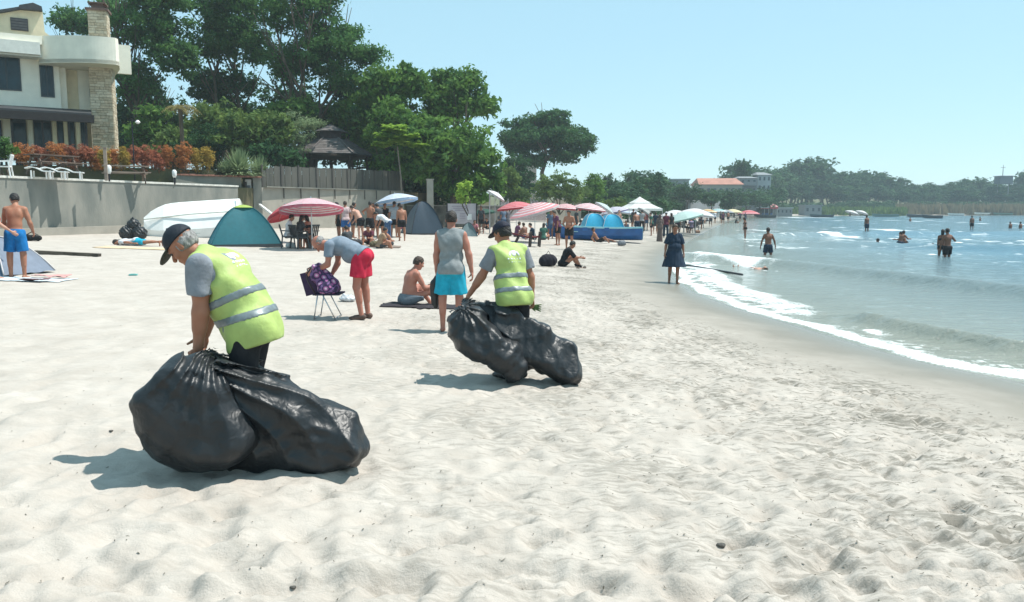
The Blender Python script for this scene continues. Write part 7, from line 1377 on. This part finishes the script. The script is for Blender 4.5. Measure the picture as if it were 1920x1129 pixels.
for px in list(range(1135, 1420, 12)) + list(range(1420, 1955, 13)):
    far_tree(px + rr.normal() * 3, 374 + rr.random() * 9, yfar(px) - 16 + rr.random() * 6, 'bush', 'one of the shrubs along the foot of the slope across the bay', 'shrubs along the far shore', 1.5); i += 1
for px, pt, Y, k, wf in ((1400, 352, 186, 'round', 1.4), (1428, 358, 190, 'spread', 1.5), (1378, 350, 180, 'round', 1.2), (1310, 352, 165, 'round', 1.2), (1272, 348, 160, 'spread', 1.3), (1240, 350, 150, 'round', 1.2), (1445, 345, 205, 'round', 1.2)): far_tree(px, pt, Y, k, 'one of the trees standing before the houses across the bay', 'trees before the far houses', wf)
# distinct nearer trees of the middle distance
for px, pt, Y, k, wf, lab in ((1185, 332, 108, 'round', 1.0, 'grey green tree left of the big rounded tree behind the pavilion tent'), (1214, 314, 118, 'round', 1.0, 'big rounded tree on the skyline above the white pavilion tent'), (1140, 314, 116, 'tall', .8, 'slim cypress like tree right of the spiky dark bush'), (1163, 345, 100, 'round', 1.3, 'soft green tree between the slim tree and the big rounded one'), (1290, 338, 150, 'round', 1.0, 'dark green tree in front of the white far house'), (1335, 352, 150, 'round', 1.3, 'green tree below the long red roof'), (1250, 372, 110, 'round', 1.6, 'low dark tree right of the pavilion tent'), (1366, 350, 160, 'tall', 1.2, 'narrow tree below the right end of the red roof'), (1225, 360, 100, 'round', 1.5, 'dense green tree just behind the pavilion tent'), (1388, 298, 215, 'pine', .8, 'dark pointed pine left of the grey far house'), (1400, 300, 215, 'pine', .9, 'dark pointed pine touching the one on its left, above the grey far house')):
    far_tree(px, pt, Y, k, lab, None, wf)
for px in (985, 1010, 1075, 1095, 1128, 1160, 1178): far_tree(px, 366 + rr.random() * 8, 92 + rr.random() * 6, 'bush', 'one of the low bushes lining the back of the beach below the umbrella pine', 'bushes at the back of the beach', 1.5)
# ---- houses
fw = M('far_wall', (.36, .37, .37), rough=.9, var=.06, scale=.6); fc = M('far_cream', (.40, .36, .30), rough=.9, var=.06); fr = M('far_red_roof', (.40, .19, .14), rough=.9, var=.12, scale=.5); fgr = M('far_grey', (.22, .235, .245), rough=.9); fgl = M('far_glass', (.05, .065, .08), rough=.2)
def far_house(name, px0, px1, pe, pb, Y, depth, wall, roof, label, ridge=None, rows=2, ncol=4, hip=.3, rz=0.0, balcony=False):
    a, ze = XZ(px0, pe, Y); b, _ = XZ(px1, pe, Y); zb_ = P(px0, pb, Y)[2]; w_ = b - a; e = empty(name, ((a + b) / 2, Y, zb_), rz, label, 'house'); H = ze - zb_
    mb = MB(); mb.box((0, depth / 2, H / 2 - 1), (w_, depth, H + 2)); mb.build('wall', wall, e)
    if ridge is not None:
        zr = P(px0, ridge, Y)[2] - zb_; o = .35; mb = MB(); hx = w_ / 2 + o; V = [(-hx, -o, H), (hx, -o, H), (hx, depth + o, H), (-hx, depth + o, H), (-hx * (1 - hip), depth / 2, zr), (hx * (1 - hip), depth / 2, zr)]
        mb.add(V, [(0, 1, 5, 4), (2, 3, 4, 5), (1, 2, 5), (3, 0, 4), (3, 2, 1, 0)]); mb.build('roof', roof, e)
    else: mb = MB(); mb.box((0, depth / 2, H + .15), (w_ + .5, depth + .5, .3)); mb.build('roof', roof, e)
    for r_ in range(rows):
        for c_ in range(ncol):
            x = -w_ / 2 + w_ * (c_ + .5) / ncol; z = H * (r_ + .55) / rows; f = MB(); f.box((x, -.03, z), (w_ / ncol * .45, .10, H / rows * .45)); fo = f.build('window', fgr, e); f = MB(); f.box((x, -.095, z), (w_ / ncol * .38, .03, H / rows * .38)); f.build('pane', fgl, fo)
        if balcony: f = MB(); f.box((0, -.7, H * r_ / rows + .25), (w_ * .8, 1.3, .18)); f.box((0, -1.3, H * r_ / rows + .75), (w_ * .8, .06, .7)); f.build('balcony', wall, e)
    return e
far_house('house', 1222, 1292, 338, 380, 178, 9, fw, fw, 'long white far house half hidden by trees above the pavilion tent', None, 2, 6)
far_house('house', 1312, 1392, 346, 376, 192, 9, fc, fr, 'cream far house under a long pinkish red roof', 333, 1, 7, .12)
far_house('house', 1388, 1420, 334, 380, 205, 8, fgr, fgr, 'grey far house with balconies right of the red roofed one', 330, 3, 3, .3, 0, True)
far_house('house', 1421, 1446, 328, 376, 212, 8, fw, fgr, 'pale far house with a low pointed roof behind the red awning', 322, 3, 3, .5)
far_house('house', 1509, 1541, 386, 402, 238, 5, fgr, fgr, 'small grey shed with a pinkish roof on the far beach', None, 1, 3)
far_house('house', 1456, 1486, 391, 403, 226, 5, fgr, fw, 'low pale hut on the far beach between the awning and the grey shed', None, 1, 4)
far_house('villa_block', 950, 1006, 300, 372, 122, 9, M('far_beige', (.42, .38, .33), rough=.9, var=.1), fgr, 'beige house seen through the trunks under the umbrella pine', 290, 3, 4, .2, 0, True)
# walls and fences at the back of the middle beach
e = empty('white_post_fence', (0, 0, 0), 0, 'grey wall topped by a row of white posts behind the red umbrellas', 'fence'); a, b = P(940, 380, 84), P(1024, 380, 88); zt = P(980, 376, 86)[2]; mb = MB(); wall2(mb, a[:2], b[:2], -.2, zt, .3); mb.build('wall_face', M('far_wall_grey', (.30, .27, .28), rough=.9), e)
for k in range(15): q = lerp(a, b, k / 14); mb = MB(); mb.box((q[0], q[1] - .05, zt + .3), (.12, .12, .8)); mb.build('post', fw, e)
e = empty('cream_wall', (0, 0, 0), 0, 'short cream wall behind the pink umbrellas', 'wall'); a, b = P(1040, 380, 86), P(1090, 380, 88); mb = MB(); wall2(mb, a[:2], b[:2], -.2, P(1060, 374, 87)[2], .3); mb.build('wall_face', fc, e); mb = MB(); wall2(mb, a[:2], b[:2], P(1060, 374, 87)[2] + .003, P(1060, 372.5, 87)[2], .4); mb.build('coping', fw, e)
e = empty('long_low_wall', (0, 0, 0), 0, 'long pale low wall below the trees across the middle distance', 'wall'); a, b = P(1290, 380, 150), P(1350, 380, 172); mb = MB(); wall2(mb, a[:2], b[:2], -.2, P(1320, 378, 160)[2], .4); mb.build('wall_face', fgr, e); mb = MB(); wall2(mb, a[:2], b[:2], P(1320, 378, 160)[2] + .003, P(1320, 376.5, 160)[2], .5); mb.build('coping', fw, e)
# red awning kiosk
c = GY(1437, 215); e = empty('beach_kiosk', c, 0, 'far beach kiosk with a red and pink awning at the end of the sand', 'kiosk'); k_ = 215 / FPX; z0 = P(1437, 388, 215)[2] - c[2]; z1 = P(1437, 376, 215)[2] - c[2]
mb = MB(); mb.add([(-17 * k_, -2, z0), (17 * k_, -2, z0), (14 * k_, 2, z1), (-14 * k_, 2, z1)], [(0, 1, 2, 3)]); mb.add([(-17 * k_, -2, z0), (17 * k_, -2, z0), (17 * k_, -2, z0 - .5), (-17 * k_, -2, z0 - .5)], [(3, 2, 1, 0)], 1); mb.build('awning', [pink, red], e)
mb = MB(); mb.box((0, 2.2, z1 / 2), (28 * k_, 4, z1 - .1)); mb.build('wall', M('kiosk_dark', (.05, .06, .09), rough=.8), e)
for q in (-16, -8, 0, 8, 16): mb = MB(); mb.box((q * k_, -1.9, z0 / 2), (.14, .14, z0)); mb.build('post', fw, e)
mb = MB(); mb.box((-2 * k_, -1.2, .6), (22 * k_, .3, 1.1)); mb.build('counter', sblue, e)
# hut on stilts with an antenna
x, zt = XZ(1882, 331, 300); zb_ = P(1882, 345, 300)[2]; e = empty('antenna_hut', (x, 300, zb_ - 3), 0, 'flat roofed hut with a tall thin antenna on the right skyline', 'hut'); mb = MB(); mb.box((0, 0, 3 + (zt - zb_) / 2), (4.6, 4, zt - zb_)); mb.build('cabin', M('hut_slate', (.10, .12, .14), rough=.8), e); mb = MB(); mb.box((0, 0, 3.1 + zt - zb_), (5.2, 4.6, .2)); mb.build('roof', fgr, e)
for q in (-2, 2): mb = MB(); mb.box((q, 0, 1.2), (.2, .2, 4)); mb.build('leg', fgr, e)
hA = P(1882, 309, 300)[2] - zb_ + 3; mb = MB(); mb.tube([(-.4, 0, 3 + zt - zb_), (-.4, 0, hA)], [.16, .08], 6); mb.beam((-1.3, 0, hA - 1), (.5, 0, hA - 1), .12, .12); mb.build('antenna', fgr, e)
# far dry reeds strip and scrub, uncountable
rx = np.random.default_rng(4); V = []; F = []
for n_, (p0, p1, y0, y1, q, mm, lab) in enumerate(((1680, 1960, 392, 378, 2600, LM['dry'], 'band of dry rust coloured reeds across the bay'), (1440, 1700, 396, 384, 1500, LM['olive'], 'low olive scrub along the far beach'))):
    V = []; F = []
    for k in range(q):
        px = rx.uniform(p0, p1); Y = rx.uniform(262, 284) if n_ == 0 else rx.uniform(250, 270); x = P(px, 390, Y)[0]; h_ = rx.uniform(.8, 1.0) * (P(px, y1 + rx.uniform(0, 6), Y)[2] - g0(x, Y)); h_ = max(h_, .5); zg = g0(x, Y); a = rx.random() * 3.14; w_ = .35 + .5 * rx.random(); b = len(V)
        V += [(x - w_ * math.cos(a), Y - w_ * math.sin(a), zg), (x + w_ * math.cos(a), Y + w_ * math.sin(a), zg), (x + rx.normal() * .5, Y, zg + h_)]; F.append((b, b + 1, b + 2))
    o = link('reed_bed' if n_ == 0 else 'scrub', mesh_np('reeds', np.array(V), np.array(F), False), mm); tag(o, lab, kind='stuff')
# moored and beached boats of the far shore
bm = {k: M('far_boat_' + k, c_, rough=.5) for k, c_ in dict(dark=(.035, .05, .06), white=(.72, .72, .70), green=(.12, .22, .18), grey=(.3, .31, .33)).items()}
for px, py, L, hm, im, lab in ((1718, 407, 5.2, 'dark', 'grey', 'dark moored boat on the far water near the middle of the right half'), (1748, 409, 4.0, 'dark', 'dark', 'low black boat just right of the larger dark moored boat'), (1792, 404, 4.6, 'white', 'white', 'white moored boat right of the two dark ones'), (1436, 408, 4.4, 'dark', 'grey', 'dark boat at the water edge below the red awning'), (1540, 407, 6.2, 'dark', 'green', 'long dark boat at the water edge below the grey shed'), (1600, 404, 4.2, 'white', 'grey', 'white boat drawn up on the far sand left of the standing figures'), (1660, 406, 6.5, 'green', 'grey', 'long greenish boat along the far waterline'), (1841, 403, 5.5, 'white', 'grey', 'white boat near the right end of the far shore'), (1880, 402, 6, 'green', 'dark', 'greenish boat near the right end of the far shore'), (1575, 401, 3.6, 'white', 'white', 'small white boat on the far sand right of the grey shed')):
    d_ = ray(px, py); q = CAM + d_ * ((WATER_Z + .05 - 1.7) / d_[2]); q[1] = min(q[1], 262.0); q[0] = P(px, py, q[1])[0]; q[2] = max(WATER_Z - .12, g0(q[0], q[1])); e = empty('rowing_boat', q, R(rx.uniform(-12, 12)), lab, 'boat', 'boats along the far shore'); hull(e, L, 1.7, .7, bm[hm], bm[im], n=9)
    for t in (-.8, .6): mb = MB(); mb.box((t, 0, .55), (.25, 1.4, .05)); mb.build('thwart', bm[im], e)
for px, Y, rad, lab in ((1598, 236, 2.2, 'white parasol over the far sand, left one'), (1616, 238, 2.0, 'white parasol over the far sand, right one')): umbrella(px, 395, Y, rad, lab, [wht], (0, 18), 'white parasols on the far sand', n=6, rings=4)
# ---------------------------------------------------------------- seaweed scraps, twigs and stones on the sand
rs_ = np.random.default_rng(8); V = []; F = []
def scrap(x, y, L, w_, a, c_=0):
    z = gz(x, y) + .003; d = arr((math.cos(a), math.sin(a), 0)); s_ = arr((-d[1], d[0], 0)); b = len(V); k = rs_.normal() * .3
    for t in (-1, -.3, .4, 1): p = arr((x, y, z)) + d * L * t + s_ * k * L * t * t; p[2] = gz(p[0], p[1]) + .003 + .006 * rs_.random(); q = w_ * (1 - abs(t) * .75); V.extend([p - s_ * q, p + s_ * q + Z3 * .004 * rs_.random()])
    F.extend([(b, b + 1, b + 3, b + 2), (b + 2, b + 3, b + 5, b + 4), (b + 4, b + 5, b + 7, b + 6)])
for _ in range(7500):  # dark seaweed bits, also standing in for the shaded edges of prints
    yy = 3.0 + 32 * rs_.random() ** 1.7; sx = np.interp(yy, SHORE[:, 1], SHORE[:, 0]); xx = sx - 1.8 - 2.1 * abs(rs_.normal()) - .2
    if (fbm(np.array([xx * 1.3]), np.array([yy * 1.3]), 55, 3)[0] < .50) and rs_.random() < .8: continue
    scrap(xx, yy, .004 + (.006 + .0022 * min(yy, 12)) * rs_.random() ** 1.5, .0018 + .0004 * yy * rs_.random(), rs_.normal(-.2, .35))
for _ in range(1500):
    yy = 2.9 + 28 * rs_.random() ** 1.8; xx = (rs_.random() - .5) * 1.35 * yy
    scrap(xx, yy, .003 + .007 * rs_.random() ** 2, .002 + .003 * rs_.random(), rs_.random() * 3.1)
for px, py in ((700, 520), (560, 528), (680, 680), (905, 690), (1120, 460), (600, 536), (430, 540), (290, 500), (160, 505), (880, 480), (1010, 520), (1180, 520)):
    p = G(px, py)
    for _ in range(22): scrap(p[0] + rs_.normal() * .22, p[1] + rs_.normal() * .12, .005 + .011 * rs_.random(), .004, rs_.random() * 3)
o = link('seaweed_scraps', mesh_np('seaweed', np.array(V), np.array(F), False), M('dry_seaweed', (.17, .155, .12), rough=.95, rgb2=(.07, .065, .05), scale=12)); tag(o, 'dry seaweed scraps and twigs scattered over the sand', kind='stuff')
for px, py, r_, lab in ((1537, 890, .030, 'dark oval stone half sunk in the sand, right of centre in the foreground'), (208, 808, .012, 'small dark pebble left of the nearest bag'), (548, 1074, .012, 'small dark upright pebble at the bottom of the picture'), (1178, 849, .016, 'tiny dark stone in the middle of the smooth foreground sand'), (1352, 1002, .02, 'flat grey stone low in the foreground, left of the boot print'), (775, 1013, .01, 'small dark pebble below the gap between the two workers')):
    p = spot(px, py); vv = solid([E_(arr((0, 0, r_ * .25)), (r_ * 1.25, r_ * .85, r_ * .55), r_ * .3), E_(arr((r_ * .4, 0, r_ * .2)), (r_ * .8, r_ * .7, r_ * .5), r_ * .3)], r_ / 7, wr=r_ * .06, f=(3 / r_, 2.6 / r_, 2 / r_)); o = vmesh('stone', M('stone_dark', (.09, .085, .075), rough=.9, var=.2), None, vv); o.location = p; tag(o, lab, 'stone')
# ---------------------------------------------------------------- summer haze over the bay
mb = MB(); mb.box((0, 0, 0), (1, 1, 1)); hz = mb.build('haze', None); hz.scale = (2100, 1740, 52); hz.location = (0, 770, 15.5); tag(hz, kind='stuff')
hm_ = bpy.data.materials.new('haze'); hm_.use_nodes = True; nt = hm_.node_tree; nt.nodes.remove(nt.nodes['Principled BSDF']); pv = nt.nodes.new('ShaderNodeVolumePrincipled'); pv.inputs['Color'].default_value = (.80, .93, 1.0, 1); pv.inputs['Density'].default_value = .0005; pv.inputs['Anisotropy'].default_value = .2
nt.links.new(pv.outputs[0], nt.nodes['Material Output'].inputs['Volume']); hz.data.materials.append(hm_)
